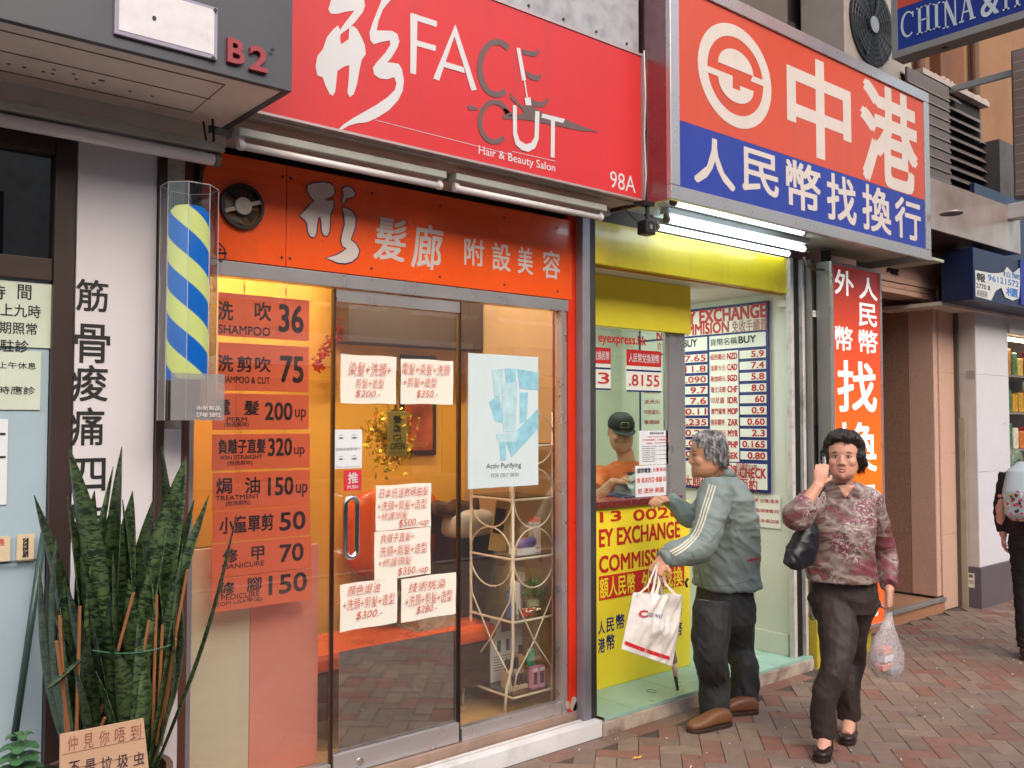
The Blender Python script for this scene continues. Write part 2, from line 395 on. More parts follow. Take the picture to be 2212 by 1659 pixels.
# ================================================================== HAIR SALON
step_w = M('step_white_paint', (222, 222, 228), .55, var=.06, dirt=.45, dirtcol=(140, 128, 118), scale=9)
tread = M('step_tread_stone', (158, 134, 122), .6, var=.14, dirt=.5, dirtcol=(96, 84, 74))
sst = B('salon_step', step_w, None, .70, 3.36, 3.272, 3.33, -.02, .072, .004, kind='structure')
MB().box(.70, 3.36, 3.331, 3.40, -.02, .069).box(.70, 3.36, 3.372, 3.47, .069, .112).build('step_tread', tread, sst, bevel=.003)
MB().box(.70, 3.36, 3.338, 3.350, .069, .075).build('step_nosing', step_w, sst)
sal = thing('hair_salon', 'hair salon shopfront with orange fascia, glass door and yellow walls inside', 'shop', (2.2, 3.4, 0))
# inside of the room
wall_y = M('yellow_wall', (232, 180, 74), .6, var=.05)
wall_t = M('tan_wall', (190, 160, 120), .6, var=.05)
MB().box(1.28, 3.34, 4.30, 4.38, 0, 2.6).build('back_wall', wall_y, sal)
MB().box(1.20, 1.28, 3.46, 4.38, 0, 2.6).build('side_wall', wall_y, sal)
MB().box(3.27, 3.335, 3.47, 4.30, 0, 2.6).build('party_wall', wall_t, sal)
MB().box(1.2, 3.335, 3.42, 4.38, 2.6, 2.66).build('ceiling', cream, sal)
floor_s = MB().box(1.2, 3.335, 3.471, 4.38, .02, .108).build('inside_floor', M('beige_marble', (196, 160, 110), .25, dirt=.3, dirtcol=(140, 110, 76)), sal)
MB().box(2.385, 3.262, 4.12, 4.296, 1.985, 2.598).build('bulkhead', M('bulkhead_brown', (72, 60, 54), .6), sal)
for lx in (1.75, 2.75):
    t = thing('ceiling_light', 'lit tube light on the salon ceiling, ' + ('left one above the price boards' if lx < 2 else 'right one above the glass door'), 'ceiling light', (lx, 3.8, 2.56), 'tube lights inside the salon')
    B('lamp_housing', white_paint, t, lx - .35, lx + .35, 3.76, 3.84, 2.57, 2.599)
    MB().cyl((lx - .33, 3.8, 2.545), (lx + .33, 3.8, 2.545), .014).build('tube', glow('warm_tube', (255, 234, 206), 125), t)
# fascia
zf0, zf1 = 2.195, 2.605
MB().box(1.318, 1.662, 3.372, 3.40, zf0, zf1).build('fascia_panel', orange_panel, sal, bevel=.002)
MB().box(1.6645, 3.252, 3.372, 3.40, zf0, zf1).build('fascia_panel', orange_panel, sal, bevel=.002)
sc = MB()
for x in (1.39, 1.645, 1.68, 2.06, 2.42, 2.80, 3.15):
    for z in (zf0 + .035, zf1 - .05): sc.cyl((x, 3.3715, z), (x, 3.369, z), .0055, 8)
sc.build('screws', black, sal)
MB().box(1.27, 3.30, 3.401, 3.46, zf0 - .004, 2.66).build('lintel', black, sal)
# frame
fr = MB().box(1.26, 3.235, 3.376, 3.44, 2.135, 2.192)
fr.build('transom', steel, sal, bevel=.002)
MB().box(1.262, 1.302, 3.376, 3.44, .112, 2.134).build('frame_post', M('worn_aluminium', (150, 148, 156), .4, metal=.6, dirt=.6, dirtcol=(80, 72, 66)), sal, bevel=.002)
MB().box(3.186, 3.206, 3.378, 3.43, .112, 2.134).box(3.212, 3.226, 3.385, 3.44, .112, 2.134).build('frame_post', steel, sal, bevel=.001)
MB().box(1.303, 1.890, 3.385, 3.435, .112, .172).build('bottom_rail', steel, sal, bevel=.002)
MB().box(2.562, 3.185, 3.385, 3.435, .112, .172).build('bottom_rail', steel, sal, bevel=.002)
MB().box(1.303, 1.893, 3.404, 3.412, .173, 2.134).build('window_pane', glass_clear, sal)
MB().box(2.560, 3.185, 3.404, 3.412, .173, 2.134).build('window_pane', glass_clear, sal)
dr = MB().box(1.903, 2.548, 3.402, 3.412, .205, 2.085).build('door', glass_door, sal)
MB().box(1.903, 2.548, 3.388, 3.426, .116, .203).build('bottom_rail', steel, dr, bevel=.002)
MB().box(1.903, 2.548, 3.388, 3.426, 2.076, 2.128).build('top_rail', steel, dr, bevel=.002)
MB().cyl((2.03, 3.387, .150), (2.03, 3.384, .150), .016, 16).build('lock', chrome, dr)
MB().box(1.8955, 1.9005, 3.39, 3.42, .116, 2.13).box(2.551, 2.5565, 3.39, 3.42, .116, 2.13).build('door_gap_seal', black, sal)
# reflective film over the lower part of the door
film = bpy.data.materials.new('dark_mirror_film'); film.use_nodes = True
p_ = film.node_tree.nodes['Principled BSDF']; p_.inputs['Base Color'].default_value = lin((205, 205, 212)) + (1,); p_.inputs['Roughness'].default_value = .04; p_.inputs['Metallic'].default_value = 1
pa = at(733, 1432, 3.415); pb = at(985, 1340, 3.415); pl = at(733, 1620, 3.415)
zz = (pa.z + pb.z) / 2
MB().box(pa.x, 2.545, 3.4135, 3.4165, .206, zz).build('mirror_film', film, dr)
# pull handle
hx0, hx1 = at(750, 1140, 3.33).x, at(775, 1140, 3.33).x; hz0, hz1 = at(762, 1205, 3.33).z, at(762, 1075, 3.33).z
hp = []; hm = (hx0 + hx1) / 2; hr = (hx1 - hx0) / 2
for k in range(9): a = math.pi * k / 8; hp.append((hm + hr * math.cos(a), 3.345, hz1 - hr + hr * math.sin(a)))
for k in range(9): a = math.pi + math.pi * k / 8; hp.append((hm + hr * math.cos(a), 3.345, hz0 + hr + hr * math.sin(a)))
hp.append(hp[0])
MB().tube(hp, .011, 12, False).cyl((hm, 3.345, hz1 - .004), (hm, 3.402, hz1 - .004), .007).cyl((hm, 3.345, hz0 + .004), (hm, 3.402, hz0 + .004), .007).build('door_handle', chrome, dr, smooth=True)
# red post, black strip at the right, grey roller guide
MB().box(3.228, 3.300, 3.375, 3.47, .112, 2.66).build('red_post', red_post, sal, bevel=.003)
MB().box(3.207, 3.2275, 3.40, 3.47, .112, 2.192).build('inner_red_post', dark_red, sal)
MB().box(3.302, 3.328, 3.40, 3.47, .07, 2.66).build('black_strip', black, sal)
chipm = M('chipped_plaster', (176, 160, 152), .9, var=.3, bump=.4)
ch = MB()
for (cx, cz, r) in ((3.262, .150, .034), (3.275, .128, .022), (3.216, .155, .02)):
    ch.prism([(cx + r * random.uniform(.6, 1.1) * math.cos(t), cz + r * random.uniform(.8, 1.5) * math.sin(t)) for t in [k * math.pi / 6 for k in range(12)]], 3.3735, 3.376)
ch.build('chipped_patch', chipm, sal)
gp = MB().box(3.277, 3.330, 3.318, 3.372, .072, 2.66).build('roller_post', M('grey_metal_post', (150, 150, 162), .4, metal=.4, dirt=.5, dirtcol=(120, 95, 80)), None, bevel=.003)
tag(gp, 'grey metal roller shutter post between the orange salon and the yellow exchange booth', 'post')
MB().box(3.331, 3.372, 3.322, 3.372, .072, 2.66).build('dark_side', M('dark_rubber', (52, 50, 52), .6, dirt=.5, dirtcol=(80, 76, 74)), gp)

# fan in the fascia
fc = at(521, 447, 3.37); fo = thing('exhaust_fan', 'round exhaust fan with grey hub set in the orange salon fascia', 'fan', (fc.x, 3.37, fc.z))
ring = []
N = 36
R0, R1 = .088, .076
mb = MB()
for k in range(N):
    a, b = 2 * math.pi * k / N, 2 * math.pi * (k + 1) / N
    def q(r, t, y): return (fc.x + r * math.cos(t), y, fc.z + r * math.sin(t))
    mb.quad(q(R0, a, 3.352), q(R0, b, 3.352), q(R1, b, 3.352), q(R1, a, 3.352)); mb.quad(q(R0, a, 3.352), q(R0, a, 3.3715), q(R0, b, 3.3715), q(R0, b, 3.352))
    mb.quad(q(R1, a, 3.352), q(R1, b, 3.352), q(R1, b, 3.3705), q(R1, a, 3.3705))
mb.build('fan_ring', black, fo)
MB().cyl((fc.x, 3.3712, fc.z), (fc.x, 3.3700, fc.z), R1, 36).build('duct', M('duct_brown', (104, 70, 38), .35, metal=.7, var=.5, scale=18), fo)
MB().cyl((fc.x, 3.36, fc.z), (fc.x, 3.345, fc.z), .034, 28).build('hub', M('fan_grey', (168, 158, 154), .5), fo, bevel=.002)
for s_ in (1, -1):
    MB().quad((fc.x, 3.349, fc.z - .009), (fc.x + s_ * .078, 3.353, fc.z + s_ * .030 - .009), (fc.x + s_ * .078, 3.353, fc.z + s_ * .030 + .007), (fc.x, 3.349, fc.z + .009)).build('bracket_arm', MATS['fan_grey'], fo)
for k in range(5):
    a = 2 * math.pi * k / 5 + .4
    MB().quad(q(.03, a, 3.366), q(.073, a - .15, 3.369), q(.073, a + .75, 3.362), q(.03, a + .6, 3.362)).build('blade', M('fan_blade', (70, 62, 56), .35, metal=.5), fo)

# lettering on the orange fascia
t2 = lambda a, b: ((704 + a * .42435) / 1.27306, b * .42435 / 1.27306)
t3 = lambda a, b: ((1408 + a * .42435) / 1.27306, b * .42435 / 1.27306)
L1 = [(330, 1230), (340, 1200), (375, 1188), (440, 1182), (480, 1190), (505, 1215), (508, 1250), (490, 1275), (440, 1292), (470, 1302), (500, 1298), (503, 1340), (480, 1390), (477, 1450), (474, 1500), (460, 1528), (438, 1524), (427, 1495), (424, 1440), (416, 1402), (402, 1412), (395, 1450), (390, 1510), (375, 1538), (352, 1532), (336, 1500), (333, 1450), (315, 1425), (285, 1398), (320, 1362), (350, 1325), (380, 1303), (350, 1270)]
L2 = [(560, 1228), (575, 1213), (600, 1210), (622, 1225), (640, 1250), (636, 1272), (612, 1280), (590, 1282), (575, 1300), (562, 1328), (558, 1300), (568, 1262)]
L3 = [(560, 1347), (590, 1352), (625, 1375), (645, 1412), (640, 1470), (622, 1525), (612, 1555), (645, 1580), (668, 1625), (655, 1668), (620, 1695), (580, 1706), (530, 1702), (455, 1672), (520, 1655), (560, 1632), (588, 1612), (560, 1592), (551, 1560), (560, 1510), (576, 1455), (572, 1400)]
def grow(pts, k):
    n = len(pts); out = []
    ar = sum(pts[i][0] * pts[(i + 1) % n][1] - pts[(i + 1) % n][0] * pts[i][1] for i in range(n)); sg = 1 if ar > 0 else -1
    for i in range(n):
        a, b, c = pts[i - 1], pts[i], pts[(i + 1) % n]
        d1 = Vector((b[0] - a[0], b[1] - a[1])).normalized(); d2 = Vector((c[0] - b[0], c[1] - b[1])).normalized()
        nn = Vector((d1.y + d2.y, -(d1.x + d2.x))); nn = nn.normalized() if nn.length > .1 else Vector((d1.y, -d1.x)); out.append((b[0] + nn.x * k * sg, b[1] + nn.y * k * sg))
    return out
mo = MB()
for P_ in (L1, L2, L3): outline(mo, grow(P_, 8), 3.3715, t2, .0015)
mo.build('character_outline', M('outline_navy', (44, 34, 84), .4), sal)
mo = MB()
for P_ in (L1, L2, L3): outline(mo, P_, 3.3698, t2, .0015)
silver = M('silver_vinyl', (206, 196, 196), .4, var=.04)
putp(mo, '髮', 806, 879, 470, 563, 3.3715, off=.014, shear=.12)
putp(mo, '廊', 888, 958, 485, 582, 3.3715, off=.014, shear=.12)
for c_, a, b, t, d in (('附', 1003, 1046, 516, 574), ('設', 1063, 1103, 525, 585), ('美', 1118, 1151, 534, 592), ('容', 1172, 1210, 541, 602)):
    putp(mo, c_, a, b, t, d, 3.3715, off=.012)
mo.build('lettering', silver, sal)

# price boards hanging inside the glass
boards = [
 (471, 668, 640, 731, [('洗', 470, 504, 650, 692, .02), ('吹', 550, 586, 652, 693, .02), ('SHAMPOO', 471, 584, 704, 723, .012), ('36', 602, 656, 658, 719, .02)], 'shampoo 36'),
 (471, 667, 744, 845, [('洗', 470, 504, 766, 803, .02), ('剪', 512, 545, 769, 804, .02), ('吹', 551, 585, 770, 804, .02), ('SHAMPOO & CUT', 471, 583, 813, 828, .012), ('75', 605, 656, 769, 827, .02)], 'shampoo and cut 75'),
 (459, 667, 851, 928, [('電', 465, 498, 863, 896, .02), ('髮', 527, 560, 865, 897, .02), ('PERM', 490, 534, 901, 911, .012), ('(包洗剪吹)', 484, 538, 912, 923, .01), ('200', 572, 632, 869, 908, .02), ('up', 637, 661, 884, 909, .01)], 'perm 200up'),
 (458, 669, 937, 1013, [('負離子直髮', 471, 574, 948, 980, .02), ('ION STRAIGHT', 477, 567, 983, 992, .012), ('(包洗剪吹)', 491, 546, 995, 1006, .01), ('320', 579, 631, 946, 985, .02), ('up', 635, 658, 966, 988, .01)], 'ion straight 320up'),
 (459, 669, 1018, 1098, [('焗', 467, 502, 1032, 1067, .02), ('油', 529, 562, 1030, 1066, .02), ('TREATMENT', 466, 561, 1069, 1079, .012), ('(包洗剪吹)', 487, 541, 1081, 1093, .01), ('150', 579, 634, 1030, 1070, .02), ('up', 639, 664, 1045, 1074, .01)], 'treatment 150up'),
 (460, 670, 1099, 1164, [('小童單剪', 474, 591, 1113, 1150, .02), ('50', 604, 660, 1105, 1145, .02)], 'child cut 50'),
 (457, 672, 1167, 1238, [('修', 481, 514, 1186, 1216, .02), ('甲', 543, 571, 1180, 1210, .02), ('MANICURE', 480, 571, 1215, 1226, .012), ('70', 604, 656, 1174, 1213, .02)], 'manicure 70'),
 (457, 673, 1240, 1309, [('修', 473, 507, 1257, 1286, .02), ('腳', 533, 565, 1247, 1277, .02), ('PEDICURE', 478, 561, 1281, 1293, .012), ('(OPI USA甲油)', 470, 567, 1294, 1306, .01), ('150', 580, 663, 1239, 1281, .02)], 'pedicure 150')]
bx0, bx1 = at(462, 1000, 3.46).x, at(669, 1000, 3.46).x
prev = None
for i, (a, b, t, d, items, lab) in enumerate(boards):
    x0, x1, z0, z1 = rectp(a, b, t, d, 3.46)
    mb = MB().box(x0, x1, 3.458, 3.462, z0, z1)
    o = mb.build('price_board', price_orange, None, bevel=.001)
    tag(o, 'orange price board reading ' + lab + ' hung behind the salon window', 'price board', 'chained orange price boards in the salon window')
    lm = MB()
    for it in items: putp(lm, *it[:5], 3.457, off=it[5])
    lm.build('lettering', price_ink, o)
    rg = MB()
    top = prev if prev is not None else 2.134
    for rx in (x0 + (x1 - x0) * .27, x0 + (x1 - x0) * .73):
        zm = (z1 + top) / 2; rr = max(.006, abs(top - z1) / 2 + .004) if prev is not None else .010
        pts = [(rx + .005 * math.cos(k * math.pi / 5), 3.46, zm + rr * math.sin(k * math.pi / 5)) for k in range(11)]
        rg.tube(pts, .0012, 6, False)
        if prev is None: rg.cyl((rx, 3.46, z1), (rx, 3.46, 2.134), .0014, 6)
    rg.build('ring', steel_dull, o); prev = z0
# standing panels behind the left window
x0, x1, z0, z1 = rectp(430, 540, 1182, 1650, 3.60)
tag(B('low_screen', M('pale_laminate', (226, 226, 208), .4, dirt=.15), None, x0 - .1, x1 - .002, 3.60, 3.62, .109, z1, .002), 'pale cream low screen panel behind the left salon window', 'screen', 'low screens behind the salon window')
x0, x1, z0, z1 = rectp(540, 687, 1182, 1650, 3.60)
tag(B('low_screen', M('pink_laminate', (240, 158, 150), .4, dirt=.1), None, x0, x1, 3.60, 3.62, .109, z1, .002), 'salmon pink low screen panel next to the glass door', 'screen', 'low screens behind the salon window')

# papers taped inside the door
notes = [(735, 855, 768, 872, [('染髮+洗頭+', 752, 845, 783, 812), ('剪髮+造型', 768, 830, 818, 838), ('$200.-', 768, 822, 843, 859)], 'dye and wash offer 200, upper left'),
 (865, 978, 777, 873, [('電髮+染髮+洗頭', 869, 973, 786, 810), ('+剪髮+造型', 872, 944, 815, 836), ('$350.-', 900, 946, 843, 860)], 'perm and dye offer 350, upper right'),
 (811, 930, 1046, 1142, [('日本低溫數碼曲髮', 819, 926, 1053, 1073), ('+洗頭+剪髮+造型', 816, 922, 1080, 1101), ('+修護頭髮', 816, 882, 1106, 1122), ('$500.-up', 862, 926, 1120, 1140)], 'digital perm offer 500up'),
 (808, 929, 1144, 1247, [('負離子直髮+', 822, 895, 1151, 1170), ('洗頭+剪髮+造型', 820, 923, 1176, 1198), ('+修護頭髮', 818, 890, 1204, 1222), ('$350.-up', 860, 925, 1223, 1243)], 'straightening offer 350up'),
 (734, 857, 1255, 1355, [('顏色焗油', 750, 822, 1262, 1284), ('+洗頭+剪髮+造型', 741, 853, 1288, 1312), ('$300.-', 769, 826, 1318, 1336)], 'colour treatment offer 300, lower left'),
 (866, 984, 1243, 1335, [('技術挑染', 882, 964, 1254, 1275), ('+洗頭+剪髮+造型', 876, 977, 1280, 1305), ('$280.-', 900, 944, 1307, 1324)], 'highlights offer 280, lower right')]
for a, b, t, d, items, lab in notes:
    x0, x1, z0, z1 = rectp(a, b, t, d, 3.40)
    mb = MB(); nx, nz = 8, 6; vs = []; fs = []
    ph = random.uniform(0, 6)
    for j in range(nz + 1):
        for k in range(nx + 1):
            e = abs(k / nx - .5) * 2
            vs.append((x0 + (x1 - x0) * k / nx, 3.3985 - .004 * max(0, e - .6) * (1 + math.sin(ph + j)), z0 + (z1 - z0) * j / nz + .0015 * math.sin(ph + k)))
    for j in range(nz):
        for k in range(nx): i = j * (nx + 1) + k; fs.append((i, i + 1, i + nx + 2, i + nx + 1))
    mb.add(vs, fs); mb.add([(v[0], v[1] + .0006, v[2]) for v in vs], fs)
    o = mb.build('paper_notice', paper, None); tag(o, 'white paper, red handwriting, on the glass door: ' + lab, 'notice', 'handwritten offers taped on the salon door')
    lm = MB()
    for k_, it in enumerate(items): putp(lm, *it[:5], 3.3915, off=-.007, shear=.15 if k_ % 2 else .25)
    lm.build('handwriting', red_ink, o)
# stickers by the handle
x0, x1, z0, z1 = rectp(721, 782, 928, 1012, 3.398)
zmid = (z0 + z1) / 2
st = B('anti_theft_sticker', paper_cool, None, x0, x1, 3.3985, 3.4005, z0, z1); tag(st, 'white sticker with two pairs of grey eyes left of the gold wreath', 'sticker')
em = MB()
for zc in (z0 + (z1 - z0) * .24, z0 + (z1 - z0) * .78):
    for cxx, w_ in ((x0 + (x1 - x0) * .25, .013), (x0 + (x1 - x0) * .72, .016)):
        em.prism([(cxx - w_, zc), (cxx - w_ * .3, zc + .005), (cxx + w_ * .6, zc + .004), (cxx + w_, zc), (cxx, zc - .004)], 3.3975, 3.3984)
        em.prism([(cxx - w_ * 1.1, zc + .010), (cxx, zc + .015), (cxx + w_ * 1.1, zc + .011), (cxx, zc + .0125)], 3.3975, 3.3984)
put(em, '盜竊是嚴重罪行', x0 + .008, x1 - .008, zmid - .007, zmid + .006, 3.398); put(em, 'Theft is a Serious Crime', x0 + .008, x1 - .008, z0 + .004, z0 + .011, 3.398)
em.build('print', M('grey_print', (110, 110, 122), .6), st)
x0, x1, z0, z1 = rectp(743, 781, 1015, 1060, 3.398)
st = B('push_sticker', M('push_red', (206, 52, 70), .4), None, x0, x1, 3.3985, 3.4005, z0, z1); tag(st, 'small red push sticker just above the chrome door handle', 'sticker')
lm = MB(); put(lm, '推', x0 + (x1 - x0) * .22, x1 - (x1 - x0) * .2, z0 + (z1 - z0) * .34, z1 - (z1 - z0) * .12, 3.398, off=.02); put(lm, 'PUSH', x0 + (x1 - x0) * .2, x1 - (x1 - x0) * .2, z0 + (z1 - z0) * .1, z0 + (z1 - z0) * .26, 3.398, off=.02)
lm.build('lettering', white_vinyl, st)
# product poster on the right pane
x0, x1, z0, z1 = rectp(1011, 1162, 767, 1052, 3.40)
pst = B('product_poster', M('poster_pale', (206, 222, 230), .35, var=.04), None, x0, x1, 3.397, 3.4015, z0, z1, .001); tag(pst, 'large pale blue poster reading Activ Purifying on the right salon window', 'poster')
skyb = M('poster_blue', (150, 204, 230), .4, var=.28, scale=22); skyp = M('poster_light_blue', (184, 218, 234), .4, var=.22, scale=22)
pp = lambda fx, fy: (x0 + (x1 - x0) * fx, z1 - (z1 - z0) * fy)
pm = MB(); pm.prism([pp(.28, .36), pp(.42, .30), pp(.50, .52), pp(.36, .50)], 3.3955, 3.3965).prism([pp(.52, .66), pp(1, .40), pp(1, .56), pp(.60, .78)], 3.3955, 3.3965).prism([pp(.68, .10), pp(1, .12), pp(1, .26), pp(.72, .25)], 3.3955, 3.3965).prism([pp(.5, .10), pp(.66, .10), pp(.66, .20), pp(.52, .22)], 3.3955, 3.3965)
pm.prism([pp(.72, .28), pp(.84, .28), pp(.82, .50), pp(.72, .52)], 3.3955, 3.3965).prism([pp(.42, .62), pp(.52, .60), pp(.52, .80), pp(.44, .80)], 3.3955, 3.3965).build('tube_print', skyb, pst)
pm = MB(); pm.prism([pp(.46, .22), pp(.68, .20), pp(.66, .58), pp(.48, .58)], 3.3950, 3.3960).prism([pp(.38, .60), pp(.70, .58), pp(.68, .66), pp(.40, .66)], 3.3950, 3.3960).prism([pp(.32, .12), pp(.48, .10), pp(.46, .30), pp(.36, .32)], 3.3950, 3.3960).build('tube_print', skyp, pst)
lm = MB(); put(lm, 'Activ Purifying', *[pp(.24, 0)[0], pp(.74, 0)[0], pp(0, .868)[1], pp(0, .818)[1]], 3.396, off=.006); put(lm, 'FOR OILY SKIN', pp(.31, 0)[0], pp(.70, 0)[0], pp(0, .925)[1], pp(0, .895)[1], 3.396)
lm.build('lettering', M('poster_grey', (84, 92, 100), .5), pst)

# picture on the back wall, flower branch
x0, x1, z0, z1 = rectp(866, 942, 768, 984, 4.28)
pic = B('framed_picture', M('picture_frame_dark', (44, 30, 26), .3), None, x0, x1, 4.275, 4.298, z0, z1, .003); tag(pic, 'dark framed warm brown salon picture on the yellow back wall', 'picture')
B('picture_print', ramp_mat('picture_print', [(.3, (60, 26, 20)), (.5, (170, 74, 40)), (.7, (214, 130, 70))], 'noise', 6, .3, 0), pic, x0 + .02, x1 - .03, 4.271, 4.2745, z0 + .03, z1 - .03)
text('SOCOLOR', x0 + .05, x1 - .06, z0 + .05, z0 + .075, 4.269, M('print_gold', (220, 150, 90), .5), pic)
bt = thing('blossom_branch', 'red blossom branch hanging on the yellow wall beside the price boards', 'flowers', (at(700, 760, 4.2).x, 4.25, at(700, 800, 4.2).z))
pts = [at(752, 690, 4.2), at(735, 720, 4.2), at(712, 745, 4.2), at(692, 775, 4.2), at(680, 800, 4.2)]
MB().tube(pts, .004, 6).build('twig', M('twig_brown', (74, 40, 26), .8), bt)
fl = MB()
for k in range(120):
    t = random.random() * 3.99; a = pts[int(t)].lerp(pts[int(t) + 1], t % 1); c_ = a + Vector([random.gauss(0, .02) for _ in range(3)])
    for m_ in range(3):
        d = Vector([random.gauss(0, 1) for _ in range(3)]).normalized() * .011; e = d.cross(Vector((.3, .5, .8))).normalized() * .008
        fl.quad(c_, c_ + d * .6 + e, c_ + d * 1.3, c_ + d * .6 - e)
fl.build('blossoms', M('blossom_red', (204, 56, 36), .6), bt, kind='stuff')

# gold tinsel wreath with the OPEN tag
wc = at(848, 945, 3.45); wr = thing('tinsel_wreath', 'gold tinsel wreath hanging inside the glass door', 'wreath', (wc.x, 3.45, wc.z))
gold = M('gold_foil', (236, 200, 60), .22, metal=.65, var=.25, bump=0)
tm = MB()
for k in range(520):
    a = random.uniform(0, 2 * math.pi); r = abs(random.gauss(.075, .045)); c_ = wc + Vector((r * math.cos(a) * .85, random.uniform(-.02, .03), r * math.sin(a)))
    d = Vector([random.gauss(0, 1) for _ in range(3)]).normalized() * random.uniform(.016, .042); e = d.cross(Vector([random.gauss(0, 1) for _ in range(3)])).normalized() * random.uniform(.004, .009)
    m_ = c_ + d * .5 + e.cross(d).normalized() * .006
    tm.add([c_ - e, c_ + e, m_ + e, m_ - e, c_ + d + e * .4, c_ + d - e * .4], [(0, 1, 2, 3), (3, 2, 4, 5)])
tm.build('foil_strips', gold, wr, kind='stuff')
cordp = [at(855, 765, 3.44), at(853, 850, 3.44), at(856, 890, 3.43)]
MB().tube(cordp, .007, 8).build('hanging_cord', M('olive_cord', (96, 82, 36), .6), wr)
x0, x1, z0, z1 = rectp(836, 878, 888, 985, 3.425)
tg = B('open_tag', M('gold_card', (186, 164, 92), .35, metal=.4), None, x0, x1, 3.421, 3.426, z0, z1, .002); tag(tg, 'gold hanging card reading OPEN in front of the tinsel wreath', 'sign')
lm = MB(); put(lm, '營', (x0 + x1) / 2 - .022, (x0 + x1) / 2 + .02, z1 - .055, z1 - .02, 3.42, off=.03); put(lm, '業', (x0 + x1) / 2 - .022, (x0 + x1) / 2 + .02, z1 - .095, z1 - .06, 3.42, off=.03); put(lm, '中', (x0 + x1) / 2 - .02, (x0 + x1) / 2 + .018, z1 - .135, z1 - .1, 3.42, off=.03)
put(lm, 'OPEN', x0 + .014, x1 - .012, z0 + .028, z0 + .058, 3.42, off=.02); put(lm, 'MONDAY-SUNDAY', x0 + .008, x1 - .008, z0 + .010, z0 + .02, 3.42); lm.build('lettering', M('dark_olive', (52, 48, 30), .5), tg)

# bench, chairs, towels
vinyl = M('orange_vinyl', (222, 92, 30), .28, var=.08, coat=.2, bump=.04, bscale=20)
bench = thing('bench', 'orange vinyl bench on a dark base inside the salon', 'bench', (2.3, 3.95, .108))
bz = .34
B('seat', vinyl, bench, 1.85, 3.05, 3.72, 4.12, bz + .10, bz + .19, .03)
B('base', M('bench_dark_base', (52, 34, 26), .5), bench, 1.9, 3.02, 3.75, 4.10, .22, bz + .098, .006)
for lx in (1.98, 2.55):
    MB().prism([(lx, .109), (lx + .03, .109), (lx + .08, .22), (lx, .22)], 3.76, 3.80).build('leg', M('leg_wood', (120, 74, 34), .5), bench)
def soft(name, c, rx, ry, rz, mat, parent=None, pw=3.2, **k):
    mb = MB(); n, m = 28, 18; vs = []
    sp = lambda v, e: math.copysign(abs(v) ** e, v)
    e = 2 / pw
    for i in range(1, m):
        t = math.pi * i / m - math.pi / 2
        for j in range(n): p = 2 * math.pi * j / n; vs.append((c[0] + rx * sp(math.cos(t), e) * sp(math.cos(p), e), c[1] + ry * sp(math.cos(t), e) * sp(math.sin(p), e), c[2] + rz * sp(math.sin(t), e)))
    fs = [(i * n + j, i * n + (j + 1) % n, (i + 1) * n + (j + 1) % n, (i + 1) * n + j) for i in range(m - 2) for j in range(n)]
    fs += [tuple(range(n - 1, -1, -1)), tuple((m - 2) * n + j for j in range(n))]
    mb.add(vs, fs); return mb.build(name, mat, parent, smooth=True, **k)
chr_ = thing('salon_chair', 'orange rounded salon chair with dark seat behind the door notices', 'chair', (2.6, 4.15, .108))
soft('backrest', (2.72, 4.20, .98), .30, .06, .24, vinyl, chr_)
soft('seat', (2.72, 4.06, .66), .28, .16, .07, M('dark_vinyl', (40, 30, 30), .35), chr_)
MB().cyl((2.72, 4.06, .11), (2.72, 4.06, .6), .03).build('pedestal', chrome, chr_)
wsh = thing('wash_chair', 'dark wash chair with white basin behind the shelf rack', 'chair', (3.05, 4.05, .108))
soft('backrest', (3.08, 4.05, .72), .16, .14, .34, M('dark_vinyl', (40, 30, 30), .35), wsh)
soft('basin', (3.05, 4.02, 1.02), .16, .13, .08, M('basin_white', (220, 216, 206), .2), wsh)
tw = MB()
n1 = 16; vs = []; fs = []
for i in range(n1 + 1):
    for j in range(9):
        u_ = i / n1; x = 2.80 + .30 * u_; s_ = (j / 8 - .35); y = 3.97 + .10 * s_ + .008 * math.sin(9 * u_ + j); z = 1.15 - max(0, abs(s_) - .12) * .34 + .008 * math.sin(14 * u_)
        vs.append((x, y, z))
for i in range(n1):
    for j in range(8): a = i * 9 + j; fs.append((a, a + 1, a + 10, a + 9))
tw.add(vs, fs); o = tw.build('towel', M('brown_towel', (92, 66, 50), .95, bump=.4), None, smooth=True); o.modifiers.new('t', 'SOLIDIFY').thickness = .012
tag(o, 'brown towel draped over the wash basin inside the salon', 'towel')
mg = MB()
for k in range(9):
    mg.box(2.60 + random.uniform(-.01, .01), 2.83 + random.uniform(-.01, .01), 3.80, 3.98, bz + .191 + k * .008, bz + .198 + k * .008)
o = mg.build('magazine_pile', M('magazine_edges', (196, 180, 160), .6, var=.5, scale=40), None); tag(o, 'pile of magazines lying on the orange bench', 'magazines')
o = B('dark_cabinet', M('dark_cabinet', (46, 36, 34), .35), None, 1.34, 1.80, 4.00, 4.28, .109, .98, .006); tag(o, 'dark cabinet behind the pink screen inside the salon', 'cabinet')

